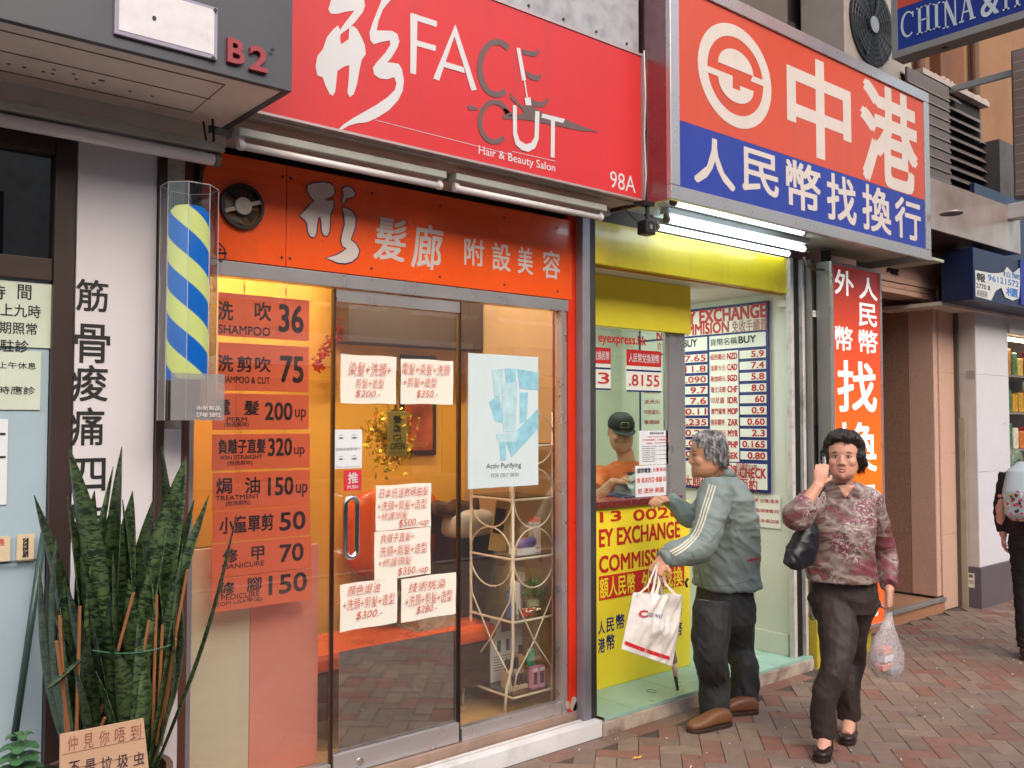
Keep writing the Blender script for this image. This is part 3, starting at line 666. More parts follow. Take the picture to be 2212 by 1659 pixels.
# ---------------- wire shelf rack by the right window
rk = thing('shelf_rack', 'cream wire etagere with looping sides behind the right salon window', 'shelf rack', (3.1, 3.66, .108))
wire = M('cream_wire', (232, 226, 210), .35, var=.05)
RX0, RX1, RY0, RY1 = 2.964, 3.235, 3.50, 3.84
def post(x, y, dx, dy, foot=.055):
    return [(x + dx * foot, y + dy * foot * .6, .112), (x + dx * foot * .75, y + dy * foot * .4, .26), (x + dx * foot * .15, y, .36), (x, y, .44), (x, y, 1.62)]
for (x, y, dx, dy) in ((RX0, RY0, -1, 0), (RX1, RY0, -.2, 0), (RX0, RY1, -1, 0), (RX1, RY1, -.2, 0)):
    MB().tube(post(x, y, dx, dy), .0075, 8).build('post', wire, rk, smooth=True)
shz = [.205, .575, .885, 1.18, 1.45]
gsh = glass('shelf_glass', (190, 205, 200), 1, .05)
for i, z in enumerate(shz):
    MB().tube([(RX0, RY0, z), (RX1, RY0, z)], .006, 6).tube([(RX0, RY0, z), (RX0, RY1, z)], .006, 6).tube([(RX1, RY0, z), (RX1, RY1, z)], .006, 6).tube([(RX0, RY1, z), (RX1, RY1, z)], .006, 6).build('shelf_rail', wire, rk)
    B('shelf', gsh, rk, RX0 + .008, RX1 - .008, RY0 + .008, RY1 - .008, z + .006, z + .012)
def loops(P):
    for zc, rr in ((.885, .15), (1.185, .15), (1.485, .13)):
        MB().tube([P(.5 + .5 * math.cos(2 * math.pi * k / 28), zc + rr * math.sin(2 * math.pi * k / 28)) for k in range(29)], .0042, 6, False).build('wire_loop', wire, rk, smooth=True)
    MB().tube([P(0, .80), P(.05, .68), P(.5, .47), P(.93, .32), P(1, .22)], .0042, 6).tube([P(1, .80), P(.95, .68), P(.5, .47), P(.07, .32), P(0, .24)], .0042, 6).build('wire_cross', wire, rk, smooth=True)
loops(lambda t, z: (RX0 + (RX1 - RX0) * t, RY0 - .006, z)); loops(lambda t, z: (RX0 - .006, RY0 + (RY1 - RY0) * t, z))
# things on the shelves
def bottle(x, y, z, r, h, col, cap, lab, cat='bottle', grp=None, ch=.28, shape=None):
    t = thing('bottle', lab, cat, (x, y, z), grp)
    MB().lathe((x, y, z), [(r * .95, 0), (r, .004), (r, h * (.66 if not shape else shape)), (r * .5, h * .76), (r * .42, h * .78)], 16).build('body', col, t, autos=True)
    MB().lathe((x, y, z), [(r * .45, h * .775), (r * .42, h), (r * .3, h + .002)], 12).build('cap', cap, t, autos=True)
    return t
capb = M('cap_black', (28, 26, 30), .3); caps_ = M('cap_silver', (200, 198, 206), .25, metal=.8)
S0, S1, S2 = shz[0] + .0125, shz[1] + .0125, shz[2] + .0125
g1 = 'nail polish bottles on the lowest rack shelf'
tier = B('display_stand', M('card_stand', (206, 186, 160), .6), None, 3.02, 3.115, 3.56, 3.66, S0, S0 + .020, .001); tag(tier, 'small cream card tier carrying nail polish on the lowest rack shelf', 'display stand')
B('upper_tier', M('card_stand', (206, 186, 160), .6), tier, 3.02, 3.115, 3.605, 3.66, S0 + .0205, S0 + .085)
for k in range(3):
    bottle(3.035 + k * .031, 3.58, S0 + .0205, .0125, .075, M('polish_dark', (60, 40, 52), .15), caps_, ('left', 'middle', 'right')[k] + ' dark nail polish bottle in the front row of the card tier', 'nail polish', g1)
    bottle(3.035 + k * .031, 3.632, S0 + .086, .0125, .075, M('polish_plum', (52, 30, 44), .15), caps_, ('left', 'middle', 'right')[k] + ' plum nail polish bottle in the raised row of the card tier', 'nail polish', g1)
bottle(2.985, 3.56, S0, .014, .085, M('polish_pearl', (214, 208, 206), .15), caps_, 'pearl white nail polish bottle left of the card tier', 'nail polish', g1)
for k, x in enumerate((3.115, 3.16)):
    t = B('cosmetic_box', M('pink_carton', (226, 160, 200), .5), None, x, x + .04, 3.525, 3.555, S0, S0 + .105, .001); tag(t, 'pink carton with window, ' + ('left' if k == 0 else 'right') + ' one of two on the lowest rack shelf', 'carton')
    B('carton_window', M('carton_dark', (76, 66, 84), .3), t, x + .008, x + .032, 3.5235, 3.525, S0 + .02, S0 + .08)
    B('carton_label', paper_cool, t, x + .004, x + .036, 3.5235, 3.525, S0 + .085, S0 + .1)
cr_ = B('wooden_block', M('pale_wood', (196, 158, 116), .7, var=.25), None, 3.165, 3.225, 3.60, 3.68, S0, S0 + .085, .002); tag(cr_, 'small wooden block under the teal bottle on the lowest rack shelf', 'block')
bottle(3.195, 3.63, S0 + .0855, .024, .115, M('teal_lotion', (96, 190, 160), .3), capb, 'teal green bottle with black cap standing on the wooden block', 'bottle')
bottle(3.15, 3.66, S0, .022, .19, M('amber_lotion', (170, 140, 96), .3), capb, 'amber bottle with black cap beside the teal bottle', 'bottle')
ad = B('leaflet_stand', paper_cool, None, 3.02, 3.235, 3.745, 3.752, S0, S0 + .33, .001); tag(ad, 'white leaflet showing two bottles leaning on the lowest rack shelf', 'leaflet')
B('leaflet_photo', M('leaflet_brown', (130, 104, 90), .5), ad, 3.09, 3.18, 3.7435, 3.745, S0 + .25, S0 + .31)
for x, c_ in ((3.075, (60, 110, 84)), (3.135, (90, 88, 160))): B('leaflet_bottle', M('leaflet_b%d' % c_[0], c_, .5), ad, x - .012, x + .012, 3.7435, 3.745, S0 + .15, S0 + .21)
lm = MB()
for k in range(6): lm.box(3.04, 3.21 - .02 * (k % 3), 3.7438, 3.745, S0 + .125 - k * .014, S0 + .129 - k * .014)
lm.build('leaflet_text', M('grey_print', (110, 110, 122), .6), ad)
bk = thing('blue_basket', 'light blue plastic basket on the salon floor behind the rack', 'basket', (2.96, 3.98, .108))
mb = MB(); X0, X1, Y0, Y1 = 2.82, 3.12, 3.90, 4.10
for k in range(22): x = X0 + (X1 - X0) * k / 21; mb.box(x - .003, x + .003, Y0, Y0 + .003, .112, .30)
for k in range(12): y = Y0 + (Y1 - Y0) * k / 11; mb.box(X0, X0 + .003, y - .003, y + .003, .112, .30)
for z in (.112, .16, .21, .26): mb.box(X0 - .001, X1, Y0 - .001, Y0 + .004, z, z + .006); mb.box(X0 - .001, X0 + .004, Y0, Y1, z, z + .006)
mb.build('basket_mesh', M('basket_blue', (70, 160, 196), .4), bk); MB().box(X0 - .006, X1 + .006, Y0 - .006, Y0 + .008, .30, .325).box(X0 - .006, X0 + .008, Y0, Y1, .30, .325).box(X0, X1, Y0 + .01, Y1, .109, .115).build('rim', MATS['basket_blue'], bk)
t = bottle(3.02, 3.58, S1, .026, .15, M('blue_tub', (40, 104, 206), .25), M('blue_cap', (30, 80, 180), .3), 'bright blue bottle at the left of the middle rack shelf', 'bottle', shape=.85)
mb = MB().lathe((3.085, 3.62, S1), [(.030, 0), (.030, .012), (.026, .02), (.022, .15), (.003, .165)], 14); o = mb.build('cream_tube', M('tube_cream', (224, 222, 218), .35), None, autos=True); tag(o, 'white cream tube standing on its cap on the middle rack shelf', 'tube')
for k, x in enumerate((3.055, 3.095)):
    o = B('red_carton', M('red_carton', (196, 38, 50), .4), None, x, x + .034, 3.53, 3.56, S1, S1 + .035, .001); tag(o, 'small red carton, ' + ('left' if k == 0 else 'right') + ' of the pair at the front of the middle rack shelf', 'carton')
bottle(3.14, 3.66, S1, .024, .20, M('lilac_lotion', (150, 110, 190), .3), white_paint, 'lilac pump bottle at the back of the middle rack shelf', 'bottle')
bottle(3.185, 3.68, S1, .024, .19, M('pink_lotion', (206, 90, 140), .3), white_paint, 'pink pump bottle beside the potted plant on the middle shelf', 'bottle')
pl = thing('potted_plant', 'small bushy green plant in a glass pot on the middle rack shelf', 'plant', (3.185, 3.60, S1))
MB().lathe((3.185, 3.60, S1), [(.030, 0), (.036, .02), (.038, .06), (.036, .062)], 16).build('pot', M('clear_pot', (190, 196, 170), .1), pl, autos=True)
lf = MB()
for k in range(420):
    a = random.uniform(0, 6.28); e_ = random.uniform(-.3, 1.4); r = random.uniform(.02, .075); c_ = Vector((3.185 + r * math.cos(a) * math.cos(e_), 3.60 + .8 * r * math.sin(a) * math.cos(e_), S1 + .085 + r * 1.1 * math.sin(e_)))
    d = (c_ - Vector((3.185, 3.6, S1 + .06))).normalized() * random.uniform(.012, .022); w_ = d.cross(Vector([random.gauss(0, 1) for _ in range(3)])).normalized() * .005
    lf.quad(c_, c_ + d * .5 + w_, c_ + d, c_ + d * .5 - w_)
lf.build('leaves', M('small_leaf', (70, 128, 56), .5, var=.4, scale=30), pl, kind='stuff')
mb = MB()
for k in range(26): mb.sphere((3.06 + random.uniform(0, .13), 3.53 + random.uniform(0, .03), S1 + .012 + random.uniform(0, .02)), .011, 8, 6)
o = mb.build('bead_string', M('silver_bead', (220, 210, 180), .1, metal=1, bump=0), None, smooth=True); tag(o, 'string of shiny silver beads along the middle rack shelf', 'beads')
mt = B('magazine', M('magazine_cover', (206, 166, 90), .4, var=.3, scale=12), None, 2.985, 3.10, 3.72, 3.726, S2, S2 + .26); mt.rotation_euler = (0, math.radians(12), 0); tag(mt, 'upright yellow hair magazine leaning on the upper rack shelf', 'magazine')
B('cover_photo', M('magazine_hair', (74, 44, 30), .4, var=.6, scale=20), mt, 2.99, 3.06, 3.7185, 3.7195, S2 + .09, S2 + .22)
mb = MB().tube([(3.02, 3.55, S2 + .055), (3.05, 3.55, S2 + .055), (3.15, 3.56, S2 + .06)], [.012, .022, .025], 12); o = mb.build('lilac_tube', M('violet_tube', (116, 104, 190), .3), None, smooth=True); tag(o, 'violet tube lying on a carton on the upper rack shelf', 'tube')
o = B('flat_carton', paper_cool, None, 3.02, 3.14, 3.53, 3.60, S2, S2 + .032, .001); tag(o, 'flat white carton under the violet tube', 'carton')
o = B('tall_carton', M('white_carton', (226, 220, 216), .5), None, 3.155, 3.205, 3.56, 3.60, S2, S2 + .18, .001); tag(o, 'tall white carton with orange top on the upper rack shelf', 'carton')
B('carton_top_band', M('carton_orange', (226, 110, 60), .5), o, 3.1545, 3.2055, 3.5595, 3.6005, S2 + .155, S2 + .1805)
B('carton_logo', M('carton_red', (200, 60, 60), .5), o, 3.17, 3.19, 3.559, 3.5598, S2 + .02, S2 + .026)
# ================================================================== SIGNS ABOVE THE SALON
# left canopy box
cv = thing('canopy_box', 'dark grey canopy box with cream underside and B2 letters above the clinic', 'canopy', (.2, 2.75, 2.66))
MB().box(-1.2, 1.372, 2.75, 2.775, 2.664, 3.75).build('front_panel', dark_panel, cv, bevel=.002)
MB().box(1.350, 1.372, 2.776, 3.27, 2.664, 3.75).build('side_panel', dark_panel, cv)
MB().box(-1.2, 1.349, 2.776, 3.27, 2.668, 2.70).build('underside', cream, cv)
lm = MB()
for pts in ([(.45, 2.84, 2.6665), (1.18, 2.84, 2.6665), (1.2, 3.17, 2.6665), (.45, 3.17, 2.6665)],): lm.tube([Vector(p) for p in pts], .0022, 5)
lm.tube([(.3, 3.0, 2.6665), (1.2, 3.0, 2.6665)], .0018, 5); lm.build('seam', M('seam_grey', (128, 116, 108), .8), cv)
hm_ = MB()
for k in range(14): x = random.uniform(.5, 1.15); y = random.choice((2.9, 3.06, 3.1)); hm_.cyl((x, y, 2.668), (x, y, 2.6665), .006, 10)
hm_.build('rivet_mark', M('rivet_grey', (96, 100, 106), .5), cv)
x0, x1 = at(255, 60, 2.745).x, at(468, 120, 2.745).x; zb = at(468, 130, 2.745).z; zt = at(258, 0, 2.745).z + .02
zb = (zb + at(255, 78, 2.745).z) / 2
pt = MB().box(x0 - .012, x1, 2.738, 2.7495, zb, zt + .04).build('blank_plate', M('lavender_frame', (150, 144, 168), .5, dirt=.3), None, bevel=.002); tag(pt, 'weathered blank white plate with grey frame on the dark canopy', 'plate')
B('plate_face', ramp_mat('weathered_plate', [(.25, (120, 116, 124)), (.33, (206, 204, 212)), (.8, (222, 220, 228))], 'noise', 22, .5, .1, detail=9), pt, x0, x1 - .012, 2.7365, 2.738, zb + .014, zt + .03)
bl = MB()
for (u_, v_) in ((333, 39), (465, 22), (589, 107), (461, 126)): p = at(u_, v_, 2.736); bl.cyl((p.x, 2.7375, p.z), (p.x, 2.733, p.z), .006, 10)
bl.build('bolt', black, pt)
lm = MB(); putp(lm, 'B', 488, 526, 87, 140, 2.749, off=.025, thick=.014); putp(lm, '2', 536, 575, 103, 156, 2.749, off=.025, thick=.014)
o = lm.build('raised_lettering', M('faded_crimson', (150, 52, 66), .5, dirt=.3), None); tag(o, 'raised faded red letters B2 on the dark canopy', 'letters')
# wall / dark gap behind the canopy
bw = M('upper_wall_grey', (92, 84, 80), .8, dirt=.5)
ub = thing('shop_row_building', 'old building wall above and behind the shop signs', 'building', (2, 3.5, 2.66))
MB().box(-3, 5.4, 3.48, 3.75, 2.665, 12).build('upper_wall', bw, ub)
MB().box(-1.2, 1.30, 3.275, 3.30, 2.62, 3.4).build('soffit_beam', cream, ub)
# soffit between the signs and the shops
sf = MB().box(-1.2, 1.372, 3.28, 3.46, 2.60, 2.64).build('soffit', cream, None); tag(sf, 'cream soffit strip above the clinic window and old tube light', 'soffit')
sf = MB().box(1.376, 3.40, 3.075, 3.46, 2.665, 2.70).box(1.376, 3.40, 3.24, 3.37, 2.628, 2.664).build('soffit', grey_soffit, None, bevel=.004); tag(sf, 'grey metal soffit under the big red salon sign', 'soffit')
# red salon sign
rs = MB().box(1.376, 3.418, 3.045, 3.07, 2.682, 3.405).build('salon_sign', red_sign, None, bevel=.002); tag(rs, 'big red fascia sign reading FACE CUT Hair & Beauty Salon', 'sign')
MB().box(1.374, 3.42, 3.040, 3.075, 2.672, 2.6815).build('edge_trim', M('sign_edge', (190, 170, 172), .4, metal=.5), rs)
MB().box(1.374, 3.42, 3.040, 3.075, 3.4055, 3.418).build('edge_trim', M('sign_edge', (190, 170, 172), .4, metal=.5), rs)
MB().box(3.419, 3.428, 3.03, 3.075, 2.675, 3.418).build('edge_trim', M('sign_edge', (190, 170, 172), .4, metal=.5), rs)
cl = MB().tube([(3.424, 3.026, 3.43), (3.429, 3.024, 3.2), (3.422, 3.026, 3.0), (3.43, 3.024, 2.8), (3.424, 3.03, 2.66)], .004, 6).build('side_cable', white_paint, rs, smooth=True)
F1 = [(500, -40), (468, 60), (485, 90), (530, 90), (570, 78), (638, 68), (610, 105), (575, 150), (548, 190), (545, 225), (605, 180), (640, 145), (690, 80), (706, 40), (695, -40)]
F2 = [(530, 165), (500, 190), (460, 240), (432, 320), (398, 362), (385, 430), (397, 490), (430, 500), (452, 560), (478, 612), (498, 620), (512, 595), (520, 530), (527, 460), (570, 432), (605, 422), (600, 520), (592, 600), (607, 630), (632, 612), (655, 540), (670, 450), (684, 390), (710, 352), (704, 290), (682, 240), (655, 190), (632, 170), (604, 172), (600, 255), (550, 287), (544, 255), (548, 200)]
F3 = [(830, -40), (790, 60), (758, 140), (735, 210), (740, 262), (762, 288), (800, 275), (865, 262), (870, 292), (838, 342), (785, 400), (757, 440), (765, 482), (800, 508), (850, 514), (895, 500), (910, 540), (900, 582), (850, 632), (780, 680), (700, 725), (630, 765), (570, 805), (532, 840), (540, 850), (600, 815), (650, 800), (720, 792), (790, 760), (860, 715), (920, 650), (950, 590), (958, 520), (945, 450), (925, 415), (890, 408), (850, 405), (880, 370), (915, 310), (928, 268), (915, 220), (880, 200), (782, 198), (792, 140), (822, 60), (880, -10), (885, -40)]
lm = MB()
for k, P_ in enumerate((F1, F2, F3)): outline(lm, P_, 3.0445 - .0004 * k, t2, .001)
outline(lm, [(1000, 85), (1005, 84), (1172, 138), (1170, 176), (1045, 135), (1042, 262), (1166, 296), (1164, 332), (1042, 298), (1036, 482), (1000, 474)], 3.0445, t2, .001)   # F
A_o = [(1293, 162), (1430, 582), (1396, 586), (1352, 472), (1217, 434), (1186, 524), (1148, 508)]; 
outline(lm, [(1293, 162), (1186, 524), (1148, 508)], 3.0445, t2, .001); outline(lm, [(1293, 162), (1300, 200), (1400, 586), (1430, 582)], 3.0441, t2, .001)
outline(lm, [(1290, 160), (1320, 260), (1430, 582), (1396, 588), (1285, 235), (1186, 524), (1148, 508), (1272, 205)], 3.0437, t2, .001)
outline(lm, [(1226, 400), (1345, 436), (1352, 474), (1214, 434)], 3.0433, t2, .001)
# U and T, wand
outline(lm, [(5, 680), (30, 686), (32, 860), (48, 910), (88, 935), (125, 925), (145, 890), (150, 720), (177, 722), (172, 900), (150, 960), (105, 984), (60, 972), (22, 935), (6, 870)], 3.0425, t3, .001)
outline(lm, [(195, 736), (342, 772), (330, 798), (278, 784), (275, 1022), (250, 1018), (252, 778), (190, 762)], 3.0425, t3, .001)
outline(lm, [(28, 310), (52, 312), (90, 520), (64, 522)], 3.0425, t3, .001); outline(lm, [(76, 520), (84, 520), (102, 630), (94, 632)], 3.0425, t3, .001); outline(lm, [(80, 636), (118, 630), (126, 684), (88, 682)], 3.042, t3, .001)
putp(lm, 'Hair & Beauty Salon', 1034, 1199, 334, 357, 3.0445, off=.004); putp(lm, '98A', 1318, 1373, 375, 411, 3.0445, off=.0)
outline(lm, [(770, 776), (1659, 1003), (1659, 1006), (770, 779)], 3.0445, t2, .001); outline(lm, [(0, 980), (280, 1043), (280, 1046), (0, 983)], 3.0445, t3, .001)
lm.build('lettering', white_vinyl, rs)
gm = MB()
def arcpoly(cx, cy, rx, ry, a0, a1, w, n=22):
    o_ = [(cx + rx * math.cos(math.radians(a0 + (a1 - a0) * k / n)), cy - ry * math.sin(math.radians(a0 + (a1 - a0) * k / n))) for k in range(n + 1)]
    i_ = [(cx + (rx - w) * math.cos(math.radians(a0 + (a1 - a0) * k / n)), cy - (ry - w * 1.05) * math.sin(math.radians(a0 + (a1 - a0) * k / n))) for k in range(n, -1, -1)]
    return o_ + i_
outline(gm, arcpoly(1560, 442, 128, 190, 48, 300, 36), 3.0435, t2, .001)
outline(gm, arcpoly(1545, 790, 110, 145, 25, 310, 30), 3.0435, t2, .001)
outline(gm, [(1370, 690), (1385, 678), (1410, 690), (1440, 698), (1440, 712), (1405, 714), (1380, 712)], 3.0435, t2, .001)
outline(gm, [(1610, 700), (1659, 735), (1659, 755), (1620, 745), (1600, 710)], 3.0435, t2, .001)
for P_ in ([(65, 318), (110, 330), (155, 336), (172, 312), (176, 340), (150, 368), (100, 360), (68, 350)], [(88, 455), (140, 485), (168, 492), (184, 470), (188, 500), (168, 526), (125, 516), (95, 495)], [(118, 640), (170, 660), (212, 656), (232, 628), (234, 660), (205, 692), (160, 694), (124, 682)],
           [(-12, 596), (30, 655), (60, 682), (130, 690), (200, 732), (340, 772), (460, 820), (562, 857), (440, 846), (300, 818), (100, 778), (10, 772), (-60, 770), (-60, 745), (40, 745), (75, 730), (60, 700), (-12, 640)]):
    outline(gm, P_, 3.0435, t3, .001)
gm.build('emblem', grey_vinyl, rs)
# galvanised panel above the red sign
gv = MB().box(1.376, 3.41, 3.05, 3.075, 3.420, 4.6).build('metal_cladding', galv, None); tag(gv, 'grey galvanised metal cladding above the red salon sign', 'cladding')
sm = MB()
for k in range(9): sm.cyl((1.6 + k * .215, 3.049, 3.445), (1.6 + k * .215, 3.044, 3.445), .007, 10)
sm.build('screws', M('screw_dark', (70, 70, 74), .4), gv)

# ---------------- money exchange lightbox sign
MX0, MX1, MY, MZ0, MZ1 = 3.432, 6.13, 2.865, 2.655, 3.80
ms = thing('exchange_sign', 'steel framed lightbox sign, red over blue, with white Chinese lettering', 'sign', (4.78, 2.87, MZ0))
FW = .07
MB().box(MX0, MX1, MY, MY + .03, MZ0, MZ0 + FW).build('frame_rail', steel, ms, bevel=.003)
MB().box(MX0, MX1, MY, MY + .03, MZ1 - FW, MZ1).build('frame_rail', steel, ms, bevel=.003)
MB().box(MX0, MX0 + FW, MY, MY + .03, MZ0 + FW + .0015, MZ1 - FW - .0015).build('frame_rail', steel, ms, bevel=.003)
MB().box(MX1 - FW, MX1, MY, MY + .03, MZ0 + FW + .0015, MZ1 - FW - .0015).build('frame_rail', steel, ms, bevel=.003)
MB().box(MX0, MX0 + .02, MY + .0305, 3.44, MZ0, MZ1 + .5).build('side_plate', M('side_steel_red', (150, 118, 124), .25, metal=.9, dirt=.3), ms)
MB().box(MX1 - .02, MX1, MY + .0305, 3.40, MZ0, MZ1).build('side_plate', steel_dull, ms)
MB().box(MX0, MX1, MY + .0305, 3.40, MZ1 - .02, MZ1).build('top_plate', steel_dull, ms)
zs = (at(1477, 260, MY).z + at(2006, 433, MY).z) / 2
MB().box(MX0 + FW, MX1 - FW, MY + .012, MY + .022, zs, MZ1 - FW).build('upper_face', orange_sign, ms)
MB().box(MX0 + FW, MX1 - FW, MY + .012, MY + .022, MZ0 + FW, zs - .0008).build('lower_face', blue_sign, ms)
P0 = MY + .0115; lm = MB()
for c_, a, b, t, d in (('中', 1700, 1838, 130, 342), ('港', 1859, 1982, 190, 406)): putp(lm, c_, a, b, t, d, P0, off=.025)
for c_, a, b, t, d in (('人', 1499, 1588, 300, 404), ('民', 1603, 1682, 327, 420), ('幣', 1698, 1773, 352, 455), ('找', 1786, 1850, 380, 480), ('換', 1863, 1925, 404, 502), ('行', 1933, 1989, 430, 517)): putp(lm, c_, a, b, t, d, P0, off=.02)
# ring logo
cc = at(1590, 165, P0); lx = (at(1669, 190, P0).x - at(1511, 140, P0).x) / 2; lz = (at(1590, 56, P0).z - at(1590, 275, P0).z) / 2
def ringp(r0, r1, a0, a1, n=40):
    o_ = [(cc.x + lx * r0 * math.cos(math.radians(a)), cc.z + lz * r0 * math.sin(math.radians(a))) for a in [a0 + (a1 - a0) * k / n for k in range(n + 1)]]
    i_ = [(cc.x + lx * r1 * math.cos(math.radians(a)), cc.z + lz * r1 * math.sin(math.radians(a))) for a in [a1 - (a1 - a0) * k / n for k in range(n + 1)]]
    return o_ + i_
for a0, a1 in ((0, 180), (180, 360)): lm.prism(ringp(1, .76, a0, a1), P0 - .001, P0)
dome = [(cc.x + lx * .48 * math.cos(math.radians(a)), cc.z + lz * .14 + lz * .38 * math.sin(math.radians(a))) for a in range(0, 181, 10)]
lm.prism(dome, P0 - .001, P0); lm.prism([(cc.x + lx * .47, cc.z + lz * .14), (cc.x + lx * .9, cc.z + lz * .14), (cc.x + lx * .9, cc.z + lz * .02), (cc.x + lx * .40, cc.z + lz * .02)], P0 - .0012, P0 - .0002)
bowl = [(cc.x - lx * .9, cc.z - lz * .02), (cc.x - lx * .9, cc.z - lz * .14), (cc.x - lx * .50, cc.z - lz * .14)] + [(cc.x - lx * .48 * math.cos(math.radians(a)), cc.z - lz * .16 - lz * .36 * math.sin(math.radians(a))) for a in range(0, 181, 12)] + [(cc.x + lx * .10, cc.z - lz * .16), (cc.x + lx * .10, cc.z - lz * .26), (cc.x - lx * .10, cc.z - lz * .26), (cc.x - lx * .10, cc.z - lz * .02)]
lm.prism(bowl, P0 - .0016, P0 - .0004)
lm.build('lettering', M('sign_cream_vinyl', (208, 199, 196), .45, var=.06, dirt=.15, dirtcol=(170, 150, 140)), ms)
# underside of the sign: pale ceiling, tubes
us = MB().box(MX0 + .021, MX1 + .4, MY + .10, 3.32, 2.70, 2.72).build('sign_soffit', M('pale_soffit', (168, 172, 162), .5), None); tag(us, 'pale soffit behind the lit tubes under the exchange sign', 'soffit')
MB().box(MX0 + .021, 4.6, MY + .032, MY + .095, 2.700, 2.705).build('yellow_batten', yellow, us)
def tubelamp(x0, x1, y, z, lab, mat, r=.017, housing=True, ends=M('lamp_end', (120, 100, 84), .5)):
    t = thing('tube_light', lab, 'tube light', (x0, y, z), 'tube lights over the shopfronts' if mat is tube_off else 'lit tubes under the exchange sign')
    if housing: B('housing', M('lamp_housing', (166, 170, 166), .4, dirt=.3), t, x0 - .02, x1 + .02, y - .03, y + .03, z + .028, z + .058, .004)
    MB().cyl((x0 + .012, y, z), (x1 - .012, y, z), r, 16).build('tube', mat, t, smooth=True)
    for x in (x0, x1):
        MB().cyl((x - .010, y, z), (x + .011, y, z), r + .003, 14).build('tube_end', ends, t)
        MB().box(x - .012, x + .008, y - .012, y + .012, z, z + .03).build('lamp_holder', ends, t)
    return t
za = 2.64
for (ua, va, ub_, vb, lab) in ((1418, 492, 1704, 546, 'front lit tube of the brightest pair under the exchange sign'), (1440, 478, 1738, 534, 'back lit tube of the brightest pair under the exchange sign'), (1455, 436, 1735, 503, 'lit tube farthest forward, right behind the exchange sign frame')):
    # find Y so the tube lies at height za at its middle
    um, vm = (ua + ub_) / 2, (va + vb) / 2; d = ray(um, vm); zt_ = za if 'farthest' not in lab else 2.665; Yt = d.y * (zt_ - CAMH) / d.z
    tubelamp(at(ua, va, Yt).x, at(ub_, vb, Yt).x, Yt, zt_, lab, tube_lit, housing='front' not in lab or 'farthest' in lab)
# unlit tubes
a, b = at(-60, 262, 3.2), at(470, 335, 3.2); z_ = (a.z + b.z) / 2 - .02
tubelamp(a.x, at(468, 340, 3.2).x, 3.2, z_ + .02, 'unlit white tube light under the dark canopy left of the barber pole', tube_off, r=.022)
a, b = at(520, 322, 3.12), at(948, 405, 3.12); tubelamp(a.x, b.x, 3.12, (at(735, 358, 3.12).z), 'long unlit tube light under the left part of the red salon sign', tube_off, r=.014, ends=white_paint)
a, b = at(985, 412, 3.12), at(1296, 468, 3.12); tubelamp(a.x, b.x, 3.12, (at(1140, 438, 3.12).z), 'shorter unlit tube light under the right part of the red salon sign', tube_off, r=.014, ends=white_paint)
# black lamp / camera at the corner
sp = thing('spot_camera', 'small black box camera hanging at the corner between the two big signs', 'camera', (at(1399, 492, 3.0).x, 3.0, at(1399, 508, 3.0).z))
c_ = at(1399, 491, 3.0)
MB().box(c_.x - .036, c_.x + .036, 2.975, 3.04, c_.z - .038, c_.z + .034).build('body', black, sp, bevel=.008)
MB().box(c_.x - .012, c_.x + .006, 2.973, 2.9748, c_.z - .012, c_.z + .01).build('label_patch', M('grey_patch', (130, 120, 122), .5), sp)
MB().cyl((c_.x, 3.0, c_.z + .03), (c_.x, 3.0, c_.z + .105), .012).cyl((c_.x - .02, 3.0, c_.z + .06), (c_.x + .035, 3.0, c_.z + .06), .006).box(c_.x - .05, c_.x + .03, 2.98, 3.03, c_.z + .105, c_.z + .125).build('bracket', black, sp)
MB().tube([(c_.x - .02, 3.0, c_.z + .10), (c_.x - .11, 3.0, c_.z + .10), (c_.x - .15, 3.02, c_.z + .08), (c_.x - .10, 3.0, c_.z + .03), (c_.x - .03, 3.0, c_.z - .0)], .0035, 6).build('cable', black, sp, smooth=True)

# ---------------- barber pole in its clear case
bc_ = at(421, 650, 3.10); bp = thing('barber_pole', 'blue and yellow striped barber pole in a clear case on the salon wall', 'barber pole', (bc_.x, 3.10, at(413, 912, 3.1).z))
zt, zb = at(430, 400, 3.1).z, at(413, 908, 3.1).z; zc0 = at(413, 800, 3.1).z; zc1 = at(425, 455, 3.1).z + .01
R = .096
def octo(r, z): return [(bc_.x + r * math.cos(math.radians(22.5 + 45 * k)), 3.16 + r * math.sin(math.radians(22.5 + 45 * k)), z) for k in range(8)]
for k in range(8):
    lo, hi = octo(R, zb), octo(R, zt); MB().quad(lo[k], lo[(k + 1) % 8], hi[(k + 1) % 8], hi[k]).build('case_panel', acrylic, bp)
mb = MB()
for k in range(8): a_, b_ = octo(R, zt)[k], octo(R, zt)[(k + 1) % 8]; mb.tube([a_, b_], .0018, 5)
for k in range(8): mb.tube([octo(R, zb)[k], octo(R, zt)[k]], .0012, 5)
mb.build('case_edges', M('clear_edge', (196, 198, 206), .2), bp)
MB().add(octo(R * .985, zb) + octo(R * .985, zb + .006), [tuple(range(8)), tuple(range(8, 16))]).build('base_box', M('case_grey', (120, 120, 126), .3, metal=.5, alpha=1), bp)
MB().box(bc_.x - .092, bc_.x + .092, 3.058, 3.062, zb, zc0 - .012).build('front_plate', M('case_plate', (160, 158, 162), .15, alpha=.5, bump=0), bp)
sm_ = bpy.data.materials.new('barber_stripes'); sm_.use_nodes = True; n = sm_.node_tree; L = n.links; p = n.nodes['Principled BSDF']; p.inputs['Roughness'].default_value = .3
tc = n.nodes.new('ShaderNodeTexCoord'); sx = n.nodes.new('ShaderNodeSeparateXYZ'); L.new(tc.outputs['Object'], sx.inputs[0])
at2 = n.nodes.new('ShaderNodeMath'); at2.operation = 'ARCTAN2'; L.new(sx.outputs[1], at2.inputs[0]); L.new(sx.outputs[0], at2.inputs[1])
